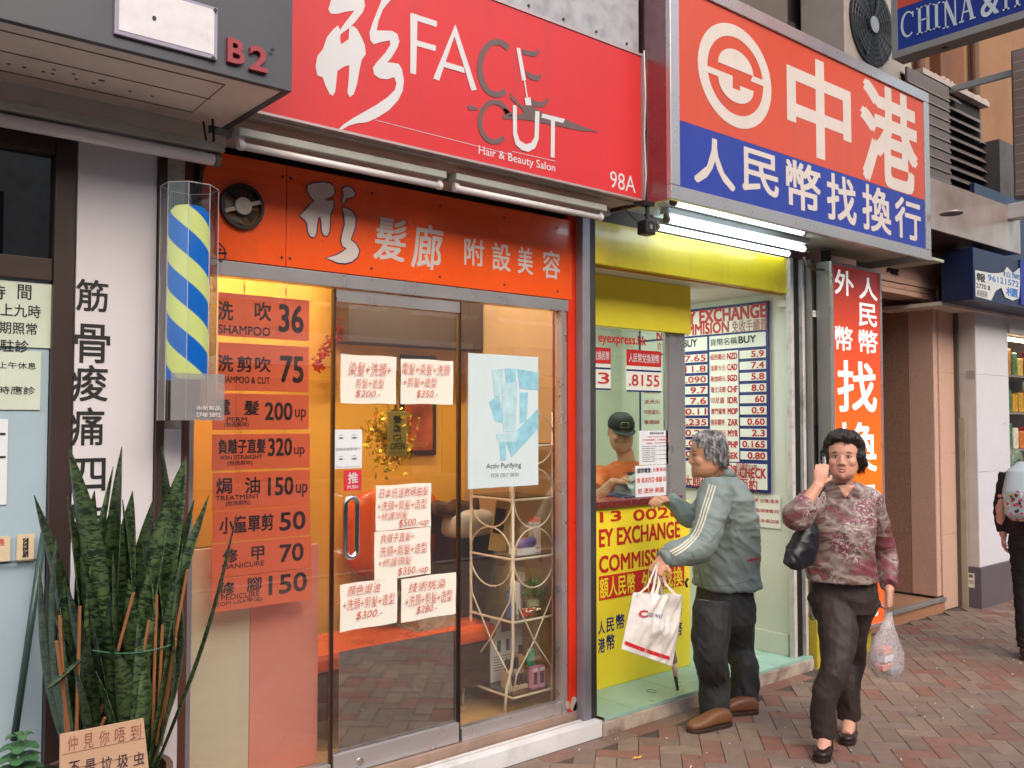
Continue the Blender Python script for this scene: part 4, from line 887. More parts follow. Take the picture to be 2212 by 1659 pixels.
m1 = n.nodes.new('ShaderNodeMath'); m1.operation = 'MULTIPLY'; m1.inputs[1].default_value = 2 / (2 * math.pi); L.new(at2.outputs[0], m1.inputs[0])
m2 = n.nodes.new('ShaderNodeMath'); m2.operation = 'MULTIPLY_ADD'; m2.inputs[1].default_value = 5.6; L.new(sx.outputs[2], m2.inputs[0]); L.new(m1.outputs[0], m2.inputs[2])
m3 = n.nodes.new('ShaderNodeMath'); m3.operation = 'FRACT'; L.new(m2.outputs[0], m3.inputs[0])
m3b = n.nodes.new('ShaderNodeMath'); m3b.operation = 'PINGPONG'; m3b.inputs[1].default_value = .5; L.new(m3.outputs[0], m3b.inputs[0])
cr = n.nodes.new('ShaderNodeValToRGB'); cr.color_ramp.elements[0].position = .245; cr.color_ramp.elements[1].position = .275
cr.color_ramp.elements[0].color = lin((10, 112, 204)) + (1,); cr.color_ramp.elements[1].color = lin((232, 238, 140)) + (1,)
L.new(m3b.outputs[0], cr.inputs[0]); L.new(cr.outputs[0], p.inputs['Base Color']); L.new(cr.outputs[0], p.inputs['Emission Color']); p.inputs['Emission Strength'].default_value = .42
pc = Vector((bc_.x, 3.16, zc0 - .03))
mb = MB().lathe(pc, [(.068, 0), (.070, .01), (.070, zc1 - zc0), (.067, zc1 - zc0 + .02), (.05, zc1 - zc0 + .04), (.02, zc1 - zc0 + .048)], 32)
mb.build('striped_cylinder', sm_, bp, smooth=True, origin=pc)
MB().cyl((bc_.x, 3.16, zb + .01), (bc_.x, 3.16, zc0 - .03), .045).build('motor_housing', M('motor_grey', (96, 94, 96), .35, metal=.6), bp)
mb = MB(); mb.tube([(bc_.x - .03, 3.12, zb + .10), (bc_.x - .04, 3.09, zb + .06), (bc_.x, 3.09, zb + .075), (bc_.x + .01, 3.12, zb + .03)], .004, 6).build('wire', black, bp, smooth=True)
lm = MB(); put(lm, '永新製品', bc_.x - .01, bc_.x + .075, zb + .035, zb + .05, 3.05); put(lm, '2748 5892', bc_.x - .01, bc_.x + .075, zb + .012, zb + .026, 3.05); lm.build('lettering', white_vinyl, bp)
MB().box(bc_.x - .02, bc_.x + .02, 3.27, 3.375, zb + .1, zb + .13).box(bc_.x - .02, bc_.x + .02, 3.27, 3.375, zt - .16, zt - .13).build('wall_bracket', steel_dull, bp)
MB().tube([(bc_.x + .05, 3.2, zt), (bc_.x + .07, 3.22, zt + .1), (bc_.x + .10, 3.2, zt + .2), (bc_.x + .09, 3.2, zt + .32)], .005, 6).tube([(bc_.x + .03, 3.2, zt), (bc_.x + .09, 3.22, zt + .14), (bc_.x + .06, 3.2, zt + .26)], .004, 6).build('cable', black, bp, smooth=True)
cb = MB(); c2 = at(478, 548, 3.33)
cb.tube([(c2.x - .01, 3.33, c2.z + .04), (c2.x + .012, 3.33, c2.z + .02), (c2.x + .016, 3.33, c2.z - .01), (c2.x, 3.33, c2.z - .03), (c2.x - .02, 3.33, c2.z - .02)], .0035, 6)
cb.tube([(c2.x - .02, 3.33, c2.z), (c2.x + .02, 3.33, c2.z + .004)], .005, 6).build('cable_knot', black, bp, smooth=True)

# ---------------- CLINIC at the left
cl = thing('clinic_front', 'clinic shopfront at the far left with brown frames and frosted window', 'shop', (.7, 3.35, 0))
MB().box(.792, .858, 3.30, 3.36, .07, 2.60).build('door_frame', brown_frame, cl, bevel=.004)
fr = MB().box(-.6, .791, 3.31, 3.36, at(50, 590, 3.33).z - .02, at(50, 555, 3.33).z).box(-.6, .791, 3.30, 3.36, 2.47, 2.60); fr.build('transom', brown_frame, cl, bevel=.003)
MB().box(-.6, .79, 3.338, 3.344, 2.06, 2.47).build('upper_pane', glass('clinic_glass', (120, 128, 124), 2.2, .12), cl)
MB().box(-.6, .79, 3.332, 3.338, .1, 2.06).build('frosted_pane', M('frosted_blue', (168, 190, 206), .18, var=.06, bump=0), cl)
MB().box(-.6, .86, 3.40, 3.46, .07, 2.62).build('inner_wall', M('clinic_inside', (120, 118, 112), .7), cl)
MB().box(.862, 1.128, 3.302, 3.36, .07, 2.575).build('white_board', M('clinic_white', (216, 212, 222), .4, var=.03, dirt=.25, dirtcol=(180, 170, 170), scale=2), cl, bevel=.002)
lm = MB()
for c_, a, b, t, d in (('筋', 166, 234, 605, 672), ('骨', 162, 237, 722, 810), ('痠', 156, 233, 806, 878), ('痛', 158, 226, 888, 962)):
    pass
for c_, a, b, t, d in (('筋', 164, 234, 604, 673), ('骨', 160, 238, 700, 784), ('痠', 153, 233, 788, 867), ('痛', 152, 225, 880, 962), ('四', 150, 228, 990, 1062), ('肢', 148, 228, 1085, 1160)):
    putp(lm, c_, a, b, t, d, 3.3005, off=.012)
lm.build('lettering', ink, cl)
MB().box(1.130, 1.158, 3.285, 3.36, .07, 2.62).build('dark_strip', brown_frame, cl)
pm_ = ramp_mat('peeling_plaster', [(.3, (110, 96, 84)), (.45, (150, 138, 126)), (.55, (176, 168, 160)), (.7, (120, 104, 92))], 'noise', 7, .85, .5, detail=9)
MB().box(1.159, 1.222, 3.29, 3.40, 1.55, 2.62).build('plaster_pillar', pm_, cl)
MB().box(1.159, 1.222, 3.29, 3.40, .07, 1.549).build('white_pillar', M('pillar_white', (206, 200, 206), .5, dirt=.4, dirtcol=(170, 120, 110), scale=5), cl)
MB().box(1.223, 1.259, 3.31, 3.40, .07, 2.62).build('rust_strip', redbrown, cl)
# signs on the frosted window
def sheet(a, b, t, d, Y, mat, lab, cat, items, im, x0=None, th=.002):
    X0, X1, Z0, Z1 = rectp(a, b, t, d, Y)
    if x0 is not None: X0 = x0
    o = B('window_notice', mat, None, X0, X1, Y, Y + th, Z0, Z1); tag(o, lab, cat)
    lm = MB()
    for it in items: putp(lm, *it[:5], Y - .0008, off=it[5] if len(it) > 5 else .01)
    lm.build('lettering', im, o); return o
pale = M('pale_green_board', (206, 218, 206), .3)
sheet(0, 118, 610, 750, 3.325, pale, 'pale clinic hours board, upper one on the left window', 'notice', [('時', -30, 12, 614, 646), ('間', 38, 68, 615, 647), ('晚上九時', -30, 88, 656, 684, .01), ('期照常', -2, 80, 696, 722, .01), ('駐診', 0, 62, 734, 760, .01)], ink, x0=.45)
sheet(0, 88, 757, 885, 3.326, pale, 'pale clinic board reading morning rest, lower one on the left window', 'notice', [('上午休息', -4, 78, 782, 797, .006), ('時應診', -4, 76, 834, 852, .006)], ink, x0=.45)
sheet(0, 16, 905, 1090, 3.327, paper_cool, 'narrow white sheet at the left edge under the clinic boards', 'notice', [('一', -10, 12, 935, 940), ('一', -10, 12, 985, 990)], ink, x0=.5)
sheet(0, 22, 1158, 1213, 3.32, M('buff_card', (214, 196, 166), .6), 'buff name card holder, left of two on the clinic window', 'card', [('張', -12, 10, 1165, 1180)], red_ink, x0=.56)
sheet(36, 74, 1154, 1212, 3.32, M('buff_card', (214, 196, 166), .6), 'buff name card holder with black print, right of two on the clinic window', 'card', [('張京聰', 49, 62, 1160, 1205)], ink)
MB().box(.5, .775, 3.300, 3.31, at(40, 1216, 3.3).z, at(40, 1213, 3.3).z + .004).build('card_ledge', acrylic, cl)
pip = MB().tube([at(30, 1600, 3.25), at(95, 1150, 3.29)], .011, 10).build('pole_leaning', M('green_pole', (54, 78, 76), .3), None, smooth=True); tag(pip, 'dark green pole leaning against the clinic window', 'pole')
# ================================================================== MONEY EXCHANGE BOOTH
bth = thing('exchange_booth', 'yellow money exchange booth with teller window and pale inner walls', 'booth', (4.3, 3.6, .08))
stone = ramp_mat('worn_step_stone', [(.3, (112, 96, 88)), (.45, (168, 152, 142)), (.6, (190, 178, 168)), (.75, (140, 120, 110))], 'noise', 9, .8, .4, detail=9)
bst = MB().box(3.362, 5.28, 3.262, 3.40, -.02, .062).build('booth_step', stone, kind='structure', bevel=.006)
# rough broken front edge of the green floor
fl = MB(); xs = [3.376 + k * (5.27 - 3.376) / 44 for k in range(45)]; rnd = random.Random(4)
ys = [3.272 + .012 * noise.noise(Vector((x * 6, 1, 0))) + rnd.uniform(-.004, .004) for x in xs]
for k in range(44):
    fl.add([(xs[k], ys[k], .064), (xs[k + 1], ys[k + 1], .064), (xs[k + 1], ys[k + 1], .080), (xs[k], ys[k], .080)], [(0, 1, 2, 3)])
    fl.add([(xs[k], ys[k], .080), (xs[k + 1], ys[k + 1], .080), (xs[k + 1], 4.9, .080), (xs[k], 4.9, .080)], [(0, 1, 2, 3)])
fl.build('green_floor', M('mint_floor', (156, 196, 186), .28, var=.10, dirt=.35, dirtcol=(120, 150, 140), scale=3), bst)
sl_ = MB()
for k in range(4): sl_.box(3.6 + k * .43, 3.602 + k * .43, 3.29, 4.8, .0801, .0806)
sl_.build('floor_seams', M('seam_green', (96, 130, 124), .7), bst)
mint = M('booth_wall', (216, 218, 208), .5, var=.04, dirt=.12, dirtcol=(170, 165, 140))
MB().box(3.372, 5.30, 4.80, 4.86, .05, 2.45).build('back_wall', M('booth_back', (212, 218, 204), .5), bth)
MB().box(3.345, 3.41, 3.48, 4.80, .08, 2.45).build('left_wall', mint, bth)
MB().box(5.152, 5.20, 3.335, 4.80, .08, 2.45).build('right_wall', mint, bth)
MB().box(5.138, 5.1515, 3.36, 4.75, .0805, .215).build('skirting', mint, bth, bevel=.002)
MB().box(5.1488, 5.1519, 3.62, 3.6215, .22, 2.35).box(5.1488, 5.1519, 4.2, 4.2015, .22, 2.35).build('wall_seam', M('seam_wall', (150, 152, 138), .7), bth)
# ceiling tiles
tm_ = M('ceiling_tile', (222, 222, 214), .6)
for i, x in enumerate([3.415 + .6 * k for k in range(3)]):
    for j, y in enumerate([3.374, 3.974]):
        if i == 2 and j == 0: pass
        MB().box(x, min(x + .594, 5.15), y, y + .594, 2.405 if True else 0, 2.42).build('ceiling_tile', tm_, bth)
for k, (lx, ly) in enumerate(((4.55, 4.12), (3.85, 4.35))):
    cl_ = thing('ceiling_light', 'lit ceiling panel inside the booth, ' + ('the one peeping out right of the yellow panel' if k == 0 else 'the one above the teller'), 'ceiling light', (lx, ly, 2.39), 'lit ceiling panels inside the exchange booth')
    B('light_frame', white_paint, cl_, lx - .17, lx + .17, ly - .17, ly + .17, 2.396, 2.4045)
    B('diffuser', glow('panel_lit', (240, 250, 236), 20), cl_, lx - .15, lx + .15, ly - .15, ly + .15, 2.392, 2.3955)
# yellow fascia
MB().box(3.335, 5.158, 3.325, 3.372, 2.392, 2.62).build('yellow_fascia', yellow, bth, bevel=.004)
MB().box(3.335, 5.158, 3.373, 3.40, 2.388, 2.404).build('fascia_lip', M('orange_lip', (200, 130, 40), .5), bth)
MB().box(3.41, 4.492, 3.60, 3.66, 2.112, 2.404).build('window_header', M('header_yellow', (250, 232, 60), .35, var=.05), bth, bevel=.002)
# counter
MB().box(3.41, 4.502, 3.63, 4.02, .0805, 1.085).build('counter', yellow_print, bth, bevel=.003)
MB().box(3.41, 4.40, 3.60, 4.02, 1.087, 1.125).build('counter_top', M('burgundy_stone', (112, 44, 44), .25, var=.2, scale=60), bth, bevel=.004)
MB().box(3.41, 3.47, 3.64, 3.66, 1.126, 2.111).build('window_frame', steel_dull, bth)
MB().box(4.322, 4.476, 3.635, 3.67, 1.086, 2.111).build('window_post', steel, bth, bevel=.003)
MB().box(4.296, 4.320, 3.640, 3.66, 1.126, 2.111).build('window_frame', steel_dull, bth)
MB().box(3.47, 4.296, 3.648, 3.654, 1.15, 2.111).build('teller_glass', glass('teller_glass', (244, 248, 242), 1.1, .07), bth)
# lettering on the counter
YC = 3.6285
lm = MB()
putp(lm, '13', 1296, 1342, 1104, 1127, YC, off=.025); putp(lm, '0026', 1368, 1469, 1097, 1121, YC, off=.025)
putp(lm, 'EY EXCHANGE', 1294, 1469, 1134, 1172, YC, off=.022); putp(lm, 'COMMISSION', 1294, 1466, 1190, 1226, YC, off=.022)
lm.build('lettering', M('counter_red', (190, 34, 28), .5), bth)
x0, x1, z0, z1 = rectp(1294, 1478, 1231, 1281, YC)
B('red_band', M('band_red', (204, 46, 34), .45), bth, x0, x1, YC - .0012, YC, z0, z1)
lm = MB(); putp(lm, '額人民幣', 1295, 1372, 1243, 1287, YC - .002, off=.012); putp(lm, '外幣找換', 1386, 1475, 1229, 1272, YC - .002, off=.012); lm.build('lettering', yellow_print, bth)
lm = MB()
for c_, a, b, t, d in (('人', 1292, 1307, 1341, 1370), ('民', 1310, 1327, 1334, 1365), ('幣', 1331, 1349, 1326, 1359), ('港', 1292, 1307, 1378, 1410), ('幣', 1310, 1328, 1370, 1404), ('外', 1432, 1450, 1306, 1336), ('幣', 1455, 1474, 1302, 1332), ('台', 1432, 1450, 1348, 1378), ('幣', 1455, 1474, 1343, 1375)):
    putp(lm, c_, a, b, t, d, YC, off=.014)
lm.build('lettering', navy, bth)
# window notices
lm = MB(); putp(lm, 'moneyexpress.hk', 1215, 1396, 717, 748, 3.646, off=.02); 
lm2 = MB(); p0 = at(1294, 735, 3.646)
x1_ = at(1396, 735, 3.646).x; zt_, zb_ = at(1345, 722, 3.646).z, at(1345, 749, 3.646).z
lm2 = MB(); put(lm2, 'eyexpress.hk', at(1292, 735, 3.646).x, x1_, zb_, zt_, 3.646, off=.02); lm2.build('lettering', red_print, bth)
def card(a, b, t, d, split, hdr, val, lab, grp):
    x0, x1, z0, z1 = rectp(a, b, t, d, 3.643); zs_ = z1 - (z1 - z0) * split
    o = B('rate_card', board_white, None, x0, x1, 3.643, 3.646, z0, z1); tag(o, lab, 'rate card', grp)
    B('header', red_print, o, x0, x1, 3.6415, 3.6428, zs_ + .01, z1)
    B('band', navy, o, x0, x1, 3.6415, 3.6428, zs_ - .022, zs_ - .012); B('band', navy, o, x0, x1, 3.6415, 3.6428, z0, z0 + .010)
    text(hdr, x0 + (x1 - x0) * .06, x1 - (x1 - x0) * .06, zs_ + .03, z1 - .02, 3.641, white_vinyl, o, off=.012)
    text(val, x0 + (x1 - x0) * (.06 if len(val) > 1 else .5), x1 - (x1 - x0) * .06, z0 + .035, zs_ - .04, 3.641, M('rate_red', (190, 40, 44), .5), o, off=.008)
card(1353, 1428, 757, 847, .42, '人民幣兌換港幣', '.8155', 'rate card with red header reading .8155 in the teller window', 'rate cards in the teller window')
card(1262, 1319, 750, 842, .42, '港幣兌換民幣', '3', 'rate card ending in 3 at the left edge of the teller window', 'rate cards in the teller window')
def notice(a, b, t, d, lab, rows, big=None):
    x0, x1, z0, z1 = rectp(a, b, t, d, 3.640); o = B('window_notice', paper_cool, None, x0, x1, 3.640, 3.6415, z0, z1); tag(o, lab, 'notice')
    k1 = MB(); k2 = MB()
    for (s_, f0, f1, g0, g1, red) in rows: put(k2 if red else k1, s_, x0 + (x1 - x0) * f0, x0 + (x1 - x0) * f1, z1 - (z1 - z0) * g1, z1 - (z1 - z0) * g0, 3.6392, off=.015)
    k1.build('lettering', ink, o); k2.build('lettering', red_ink, o)
rows = [('電匯及找換注意', .3, .72, .05, .11, False), ('——匯款到賬時間保證——', .1, .95, .17, .20, True), ('即日電匯香港銀行，人民幣匯款手續全免', .08, .97, .25, .30, True), ('查詢電話', .2, .38, .35, .39, True), ('請向職員查詢收費', .45, .9, .35, .38, True)]
for k in range(8): rows.append(('匯款手續費及注意事項' if k % 2 else '到賬時間約一至兩日，銀行收費另計', .08, .45 if k % 2 else .85, .45 + k * .063, .475 + k * .063, False))
notice(1381, 1453, 930, 1003, 'white printed notice with blue edge on the teller window post', rows)
x0, x1, z0, z1 = rectp(1379, 1455, 929, 1006, 3.6425); 
notice(1373, 1440, 1005, 1072, 'white notice in red letters about transfers just above the counter', [('國際電匯：', .05, .52, .08, .24, False), ('台灣·新加', .55, .97, .08, .22, True), ('坡·馬來西亞·泰國·印', .04, .97, .38, .56, True), ('尼·澳洲·美國', .06, .9, .72, .9, True)])
# inner side wall rate board (plane X = 5.148, read from deep to near)
XB = 5.128
rb = thing('rate_board', 'white exchange rate board with blue bars and red figures on the booth side wall', 'rate board', (XB, 4.0, 1.1))
def bxp(name, mat, yl, yr, zb_, zt_, dx, th=.002): return MB().box(XB - dx - th, XB - dx, yr, yl, zb_, zt_).build(name, mat, rb)
YL, YR, ZT, ZB = 4.60, 3.475, 2.362, 1.105
bxp('board_back', navy, YL, YR, ZB, ZT, -.012, .012)
zA, zB_ = atX(1656, 656, XB).z, atX(1594, 717, XB).z      # title block
bxp('title_panel', board_white, YL - .02, YR + .02, zB_, zA, 0)
lm = MB(); ax = dict(axis='X')
def tx(mb, s, u0, u1, z0, z1, off=.02): put(mb, s, u0, u1, z0, z1, XB - .0035, axis='X', off=off)
eu = lambda u, v: atX(u, v, XB - .003).y
def row(mb, s, u0, u1, v0, v1, off=.02): putp(mb, s, u0, u1, v0, v1, XB - .0035, axis='X', off=off)
tR = MB(); tD = MB(); tF = MB()
row(tR, 'Y EXCHANGE', 1486, 1656, 663, 694, .035); row(tR, 'MMISION', 1484, 1575, 697, 722, .03); row(tR, 'NO CO', 1418, 1478, 712, 734, .03)
row(tD, '免收手續費', 1581, 1657, 690, 716, .012)
# column panels
zc_t, zc_b = 2.105, 1.42
Y_a, Y_b, Y_c, Y_d, Y_e = 4.58, eu(1476, 850) - .0, eu(1530, 850), eu(1597, 850), YR + .02
hp_ = [(Y_a, eu(1527, 750) + .0), (eu(1533, 750), Y_e)]
hz1, hz0 = atX(1590, 722, XB).z, atX(1590, 748, XB).z
bxp('column_header', board_white, 4.58, eu(1527, 740), hz0 - .012, hz1, 0); bxp('column_header', board_white, eu(1532, 740), Y_e, hz0 - .012, hz1, 0)
row(tF, 'BUY', 1476, 1506, 733, 750, .03); row(tF, '貨幣名稱', 1534, 1592, 730, 746, .005); row(tF, 'BUY', 1595, 1633, 725, 741, .03); row(tD, '貨幣', 1419, 1440, 739, 757, .005)
z_r1, z_r10 = atX(1582, 769, XB).z, atX(1582, 984, XB).z; st_ = (z_r1 - z_r10) / 9
names = [('紐西蘭元', 'NZD', '5.9', '7.65'), ('加拿大元', 'CAD', '7.4', '11.8'), ('新加坡元', 'SGD', '5.8', '0.090'), ('瑞士法朗', 'CHF', '8.0', '9.7'), ('印尼盾', 'IDR', '60', '7.6'), ('澳門葡幣', 'MOP', '0.9', '0.11'), ('南非蘭特', 'ZAR', '0.60', '0.235'), ('馬來西亞元', 'MYR', '2.3', '0.24'), ('菲律賓', 'PHP', '0.165', '0.070'), ('瑞典', 'SEK', '0.80', '0.98')]
yn0, yn1 = eu(1534, 850), eu(1595, 850); yv0, yv1 = eu(1598, 850), YR + .02; yl0, yl1 = eu(1462, 850), eu(1528, 850)
bxp('name_column', board_white, yn0 + .004, yn1, z_r10 - st_ * .55, z_r1 + st_ * .5, 0)
bxp('name_column', board_white, 4.58, yl0 + .012, z_r10 - st_ * .55, z_r1 + st_ * .5, 0)
left_names = ['美元', '歐元', '日元', '英鎊', '澳洲元', '印度盧比', '泰國銖', '韓國元', '越南盾', '丹麥']
for k, (cn, code, v2, v1) in enumerate(names):
    zc = z_r1 - k * st_
    bxp('value_strip', board_white, yv0, yv1, zc - st_ * .30, zc + st_ * .42, 0); bxp('value_strip', board_white, yl0, yl1, zc - st_ * .36, zc + st_ * .36, 0)
    tx(tR, cn, yn0 - .005, yn0 - (.13 if k not in (4, 6) else .12), zc - st_ * .28, zc + st_ * .28, .008)
    tx(tR, code, yn0 - .145, yn1 + .006, zc - st_ * .30, zc + st_ * .30, .03)
    w_ = (yv0 - yv1); fr_ = {2: .42, 3: .55, 4: .72, 5: .92}[len(v2)]
    tx(tR, v2, yv1 + w_ * fr_, yv1 + .012, zc - st_ * .23, zc + st_ * .36, .03)
    w_ = (yl0 - yl1); fr_ = {2: .42, 3: .55, 4: .72, 5: .90}[len(v1)]
    tx(tR, v1, yl1 + w_ * fr_, yl1 + .010, zc - st_ * .30, zc + st_ * .30, .03)
    tx(tR, left_names[k], 4.55, 4.40, zc - st_ * .22, zc + st_ * .22, .005)
zf_t, zf_b = z_r10 - st_ * .66, ZB + .02
bxp('footer_panel', board_white, 4.58, Y_e, zf_b, zf_t, 0)
row(tR, '收錄 CHECK', 1560, 1655, 1005, 1034, .02); row(tR, '大額優惠 另有面約', 1478, 1636, 1030, 1056, .012); row(tD, '尼泊爾盧比 NPR', 1590, 1636, 1000, 1018, .01); row(tD, '迪拉姆 AED', 1592, 1628, 1018, 1034, .01)
tR.build('red_lettering', M('board_red', (186, 32, 44), .5), rb); tD.build('pale_lettering', M('board_rose', (176, 110, 104), .5), rb); tF.build('dark_lettering', M('board_dark', (46, 52, 60), .5), rb)
x_ = 5.146
y0_, y1_ = atX(1600, 1100, x_).y, atX(1686, 1100, x_).y; z0_, z1_ = atX(1660, 1140, x_).z, atX(1660, 1068, x_).z
nb = MB().box(x_ - .002, x_, y1_, y0_, z0_, z1_).build('wall_notice', paper, None); tag(nb, 'white sheet with red country names taped below the rate board', 'notice')
lm = MB()
for k, s_ in enumerate(('特價匯率 台灣/馬來', '西亞/泰國/菲律賓/印', '尼/韓國/日本/新加坡')): put(lm, s_, y0_ - .01, y1_ + .01, z1_ - .03 - k * (z1_ - z0_) * .3 - .026, z1_ - .03 - k * (z1_ - z0_) * .3, x_ - .003, axis='X', off=.01)
lm.build('lettering', M('board_rose2', (200, 80, 78), .5), nb)
c_ = atX(1695, 655, 5.14); sk_ = MB().box(5.10, 5.1475, c_.y - .02, c_.y + .03, c_.z - .03, c_.z + .015).build('alarm_box', cream, None, bevel=.004); tag(sk_, 'small cream alarm box high on the booth side wall', 'alarm box')
MB().tube([(5.13, c_.y, c_.z + .015), (5.135, c_.y - .01, c_.z + .06), (5.14, c_.y + .02, c_.z + .08)], .003, 6).build('wire', cream, sk_)
# shutter post right of the booth
rp = MB().box(5.118, 5.151, 3.30, 3.334, .08, 2.62).build('shutter_post', M('worn_white_metal', (200, 198, 196), .5, dirt=.7, dirtcol=(90, 70, 60), scale=12), None); tag(rp, 'black shutter guide with worn white edges right of the booth', 'post')
MB().box(5.1525, 5.232, 3.315, 3.36, .08, 2.62).build('dark_groove', black, rp); MB().box(5.2335, 5.262, 3.29, 3.34, .08, 2.62).build('white_edge', MATS['worn_white_metal'], rp, bevel=.002)
MB().box(5.2635, 5.283, 3.31, 3.34, .08, 2.62).build('grey_edge', steel_dull, rp)
# glass cabinet and vertical sign
cab = thing('side_cabinet', 'narrow glass cabinet with yellow inside behind the vertical orange sign', 'cabinet', (5.6, 3.3, 0))
MB().box(5.285, 5.96, 3.246, 3.40, -.005, .30).build('yellow_base', M('base_olive_yellow', (190, 172, 52), .6, dirt=.6, dirtcol=(80, 72, 50), scale=5), cab, bevel=.003)
MB().box(5.285, 5.96, 3.26, 3.275, .301, .33).build('rail', steel_dull, cab)
MB().box(5.285, 5.30, 3.26, 3.30, .331, 2.62).build('frame', steel_dull, cab)
MB().box(5.301, 5.96, 3.38, 3.40, .331, 1.55).build('inner_board', M('inner_grey', (110, 106, 98), .6), cab); MB().box(5.301, 5.96, 3.38, 3.40, 1.551, 2.62).build('inner_top_board', M('inner_yellow', (196, 168, 40), .5, var=.2), cab)
MB().box(5.301, 5.96, 3.36, 3.38, .331, .75).build('inner_low_board', M('inner_yellow', (196, 168, 40), .5), cab)
MB().box(5.301, 5.35, 3.262, 3.266, .331, 2.62).build('pane', glass_thin, cab)
stn = at(1762, 678, 3.258); o = B('small_sticker', paper, None, 5.305, 5.345, 3.2595, 3.2612, stn.z - .02, stn.z + .02); tag(o, 'small white printed sticker on the narrow glass cabinet', 'sticker'); text('注意 24H', 5.309, 5.341, stn.z, stn.z + .012, 3.2588, ink, o)
pipe = MB().tube([at(1737, 555, 3.2), at(1745, 575, 3.2), at(1758, 582, 3.2), at(1785, 583, 3.2)], .008, 8).tube([at(1745, 545, 3.2), at(1790, 538, 3.2), at(1850, 540, 3.2)], .006, 8).build('conduit', M('conduit_grey', (120, 110, 104), .5), None, smooth=True); tag(pipe, 'bent grey conduit between the lit tubes and the vertical sign', 'conduit')
VX0, VX1, VZ0, VZ1 = 5.345, 5.985, .20, 2.605
vs_ = thing('vertical_sign', 'tall orange and red lightbox sign with white Chinese characters', 'sign', (5.66, 3.15, VZ0))
MB().box(VX0, VX1, 3.165, 3.255, VZ0, VZ1).build('box_body', steel_dull, vs_)
for (a, b, c_, d) in ((VX0, VX1, VZ1 - .022, VZ1), (VX0, VX1, VZ0, VZ0 + .022), (VX0, VX0 + .022, VZ0 + .0225, VZ1 - .0225), (VX1 - .022, VX1, VZ0 + .0225, VZ1 - .0225)): MB().box(a, b, 3.145, 3.1645, c_, d).build('frame_rail', steel, vs_, bevel=.002)
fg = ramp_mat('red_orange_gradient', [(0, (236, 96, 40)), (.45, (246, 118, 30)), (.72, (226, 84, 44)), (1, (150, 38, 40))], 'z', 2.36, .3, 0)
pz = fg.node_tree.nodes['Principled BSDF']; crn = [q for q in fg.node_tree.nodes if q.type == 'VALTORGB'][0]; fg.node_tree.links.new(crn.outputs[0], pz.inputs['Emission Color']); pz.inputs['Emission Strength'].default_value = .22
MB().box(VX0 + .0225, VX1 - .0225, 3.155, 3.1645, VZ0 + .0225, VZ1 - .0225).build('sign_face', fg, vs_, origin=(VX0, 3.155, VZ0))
lm = MB()
for c_, a, b, t, d in (('外', 1803, 1844, 584, 638), ('人', 1856, 1895, 600, 648), ('民', 1855, 1894, 656, 706), ('幣', 1804, 1842, 705, 758), ('幣', 1855, 1896, 713, 764), ('找', 1809, 1894, 780, 890), ('換', 1809, 1894, 912, 1022), ('專', 1812, 1894, 1042, 1140), ('門', 1814, 1892, 1158, 1238), ('家', 1824, 1897, 1254, 1344)):
    putp(lm, c_, a, b, t, d, 3.154, off=.02)
lit_w = glow('lit_white_vinyl', (245, 250, 252), .28)
lm.build('lettering', lit_w, vs_)
MB().box(VX0 + .05, VX0 + .09, 3.2, 3.25, VZ1, 2.70).build('hanger', black, vs_)

# ================================================================== GRANITE DOORWAY
gr = ramp_mat('pink_granite', [(.3, (160, 124, 112)), (.45, (204, 166, 150)), (.6, (218, 184, 168)), (.75, (180, 144, 130))], 'noise', 190, .35, .03, detail=5)
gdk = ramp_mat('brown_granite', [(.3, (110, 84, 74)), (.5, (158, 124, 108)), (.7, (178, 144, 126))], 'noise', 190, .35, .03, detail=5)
gw = thing('granite_doorway', 'pink granite doorway with moulded frame and deep brown reveal', 'doorway', (7.0, 3.55, 0))
LZ, OX0, OX1 = 2.575, 5.9, 7.56
for (z0, z1) in ((.0, .62), (.622, 1.30), (1.302, 1.98), (1.982, 2.66), (2.662, 3.4)): MB().box(7.70, 7.965, 3.55, 3.75, z0, z1).build('granite_slab', gr, gw, bevel=.0015)
for (x0, x1) in ((5.30, 6.60), (6.602, 7.698)): MB().box(x0, x1, 3.55, 3.75, 2.705, 3.4).build('granite_slab', gr, gw, bevel=.0015)
# stepped moulding
for i, (o_, y) in enumerate(((0, 3.535), (.045, 3.542), (.09, 3.530))):
    MB().box(OX1 + .002 + o_, OX1 + .043 + o_, y, 3.749, .13, LZ + .002 + o_ + .041).build('jamb_moulding', gr, gw, bevel=.006)
    MB().box(5.9, OX1 + .0015 + o_, y, 3.749, LZ + .002 + o_, LZ + .043 + o_).build('lintel_moulding', gr, gw, bevel=.006)
for k, (z0, z1) in enumerate(((.13, .62), (.622, 1.30), (1.302, 1.98), (1.982, 2.60))):
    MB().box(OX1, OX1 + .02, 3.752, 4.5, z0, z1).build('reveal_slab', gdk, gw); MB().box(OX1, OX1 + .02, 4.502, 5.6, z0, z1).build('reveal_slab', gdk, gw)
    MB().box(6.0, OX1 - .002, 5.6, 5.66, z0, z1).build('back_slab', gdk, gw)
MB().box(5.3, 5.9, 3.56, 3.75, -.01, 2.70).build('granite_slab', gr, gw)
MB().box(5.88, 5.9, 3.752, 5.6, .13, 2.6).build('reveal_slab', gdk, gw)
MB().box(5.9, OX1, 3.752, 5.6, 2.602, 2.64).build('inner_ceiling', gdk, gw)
MB().box(5.9, OX1 + .13, 3.535, 3.80, -.02, .085).build('door_step', M('step_orange_granite', (172, 124, 98), .5, var=.2, scale=50), gw, bevel=.003)
MB().box(5.9, OX1 + .12, 3.515, 3.56, .0855, .118).build('step_nosing', steel_dull, gw, bevel=.004)
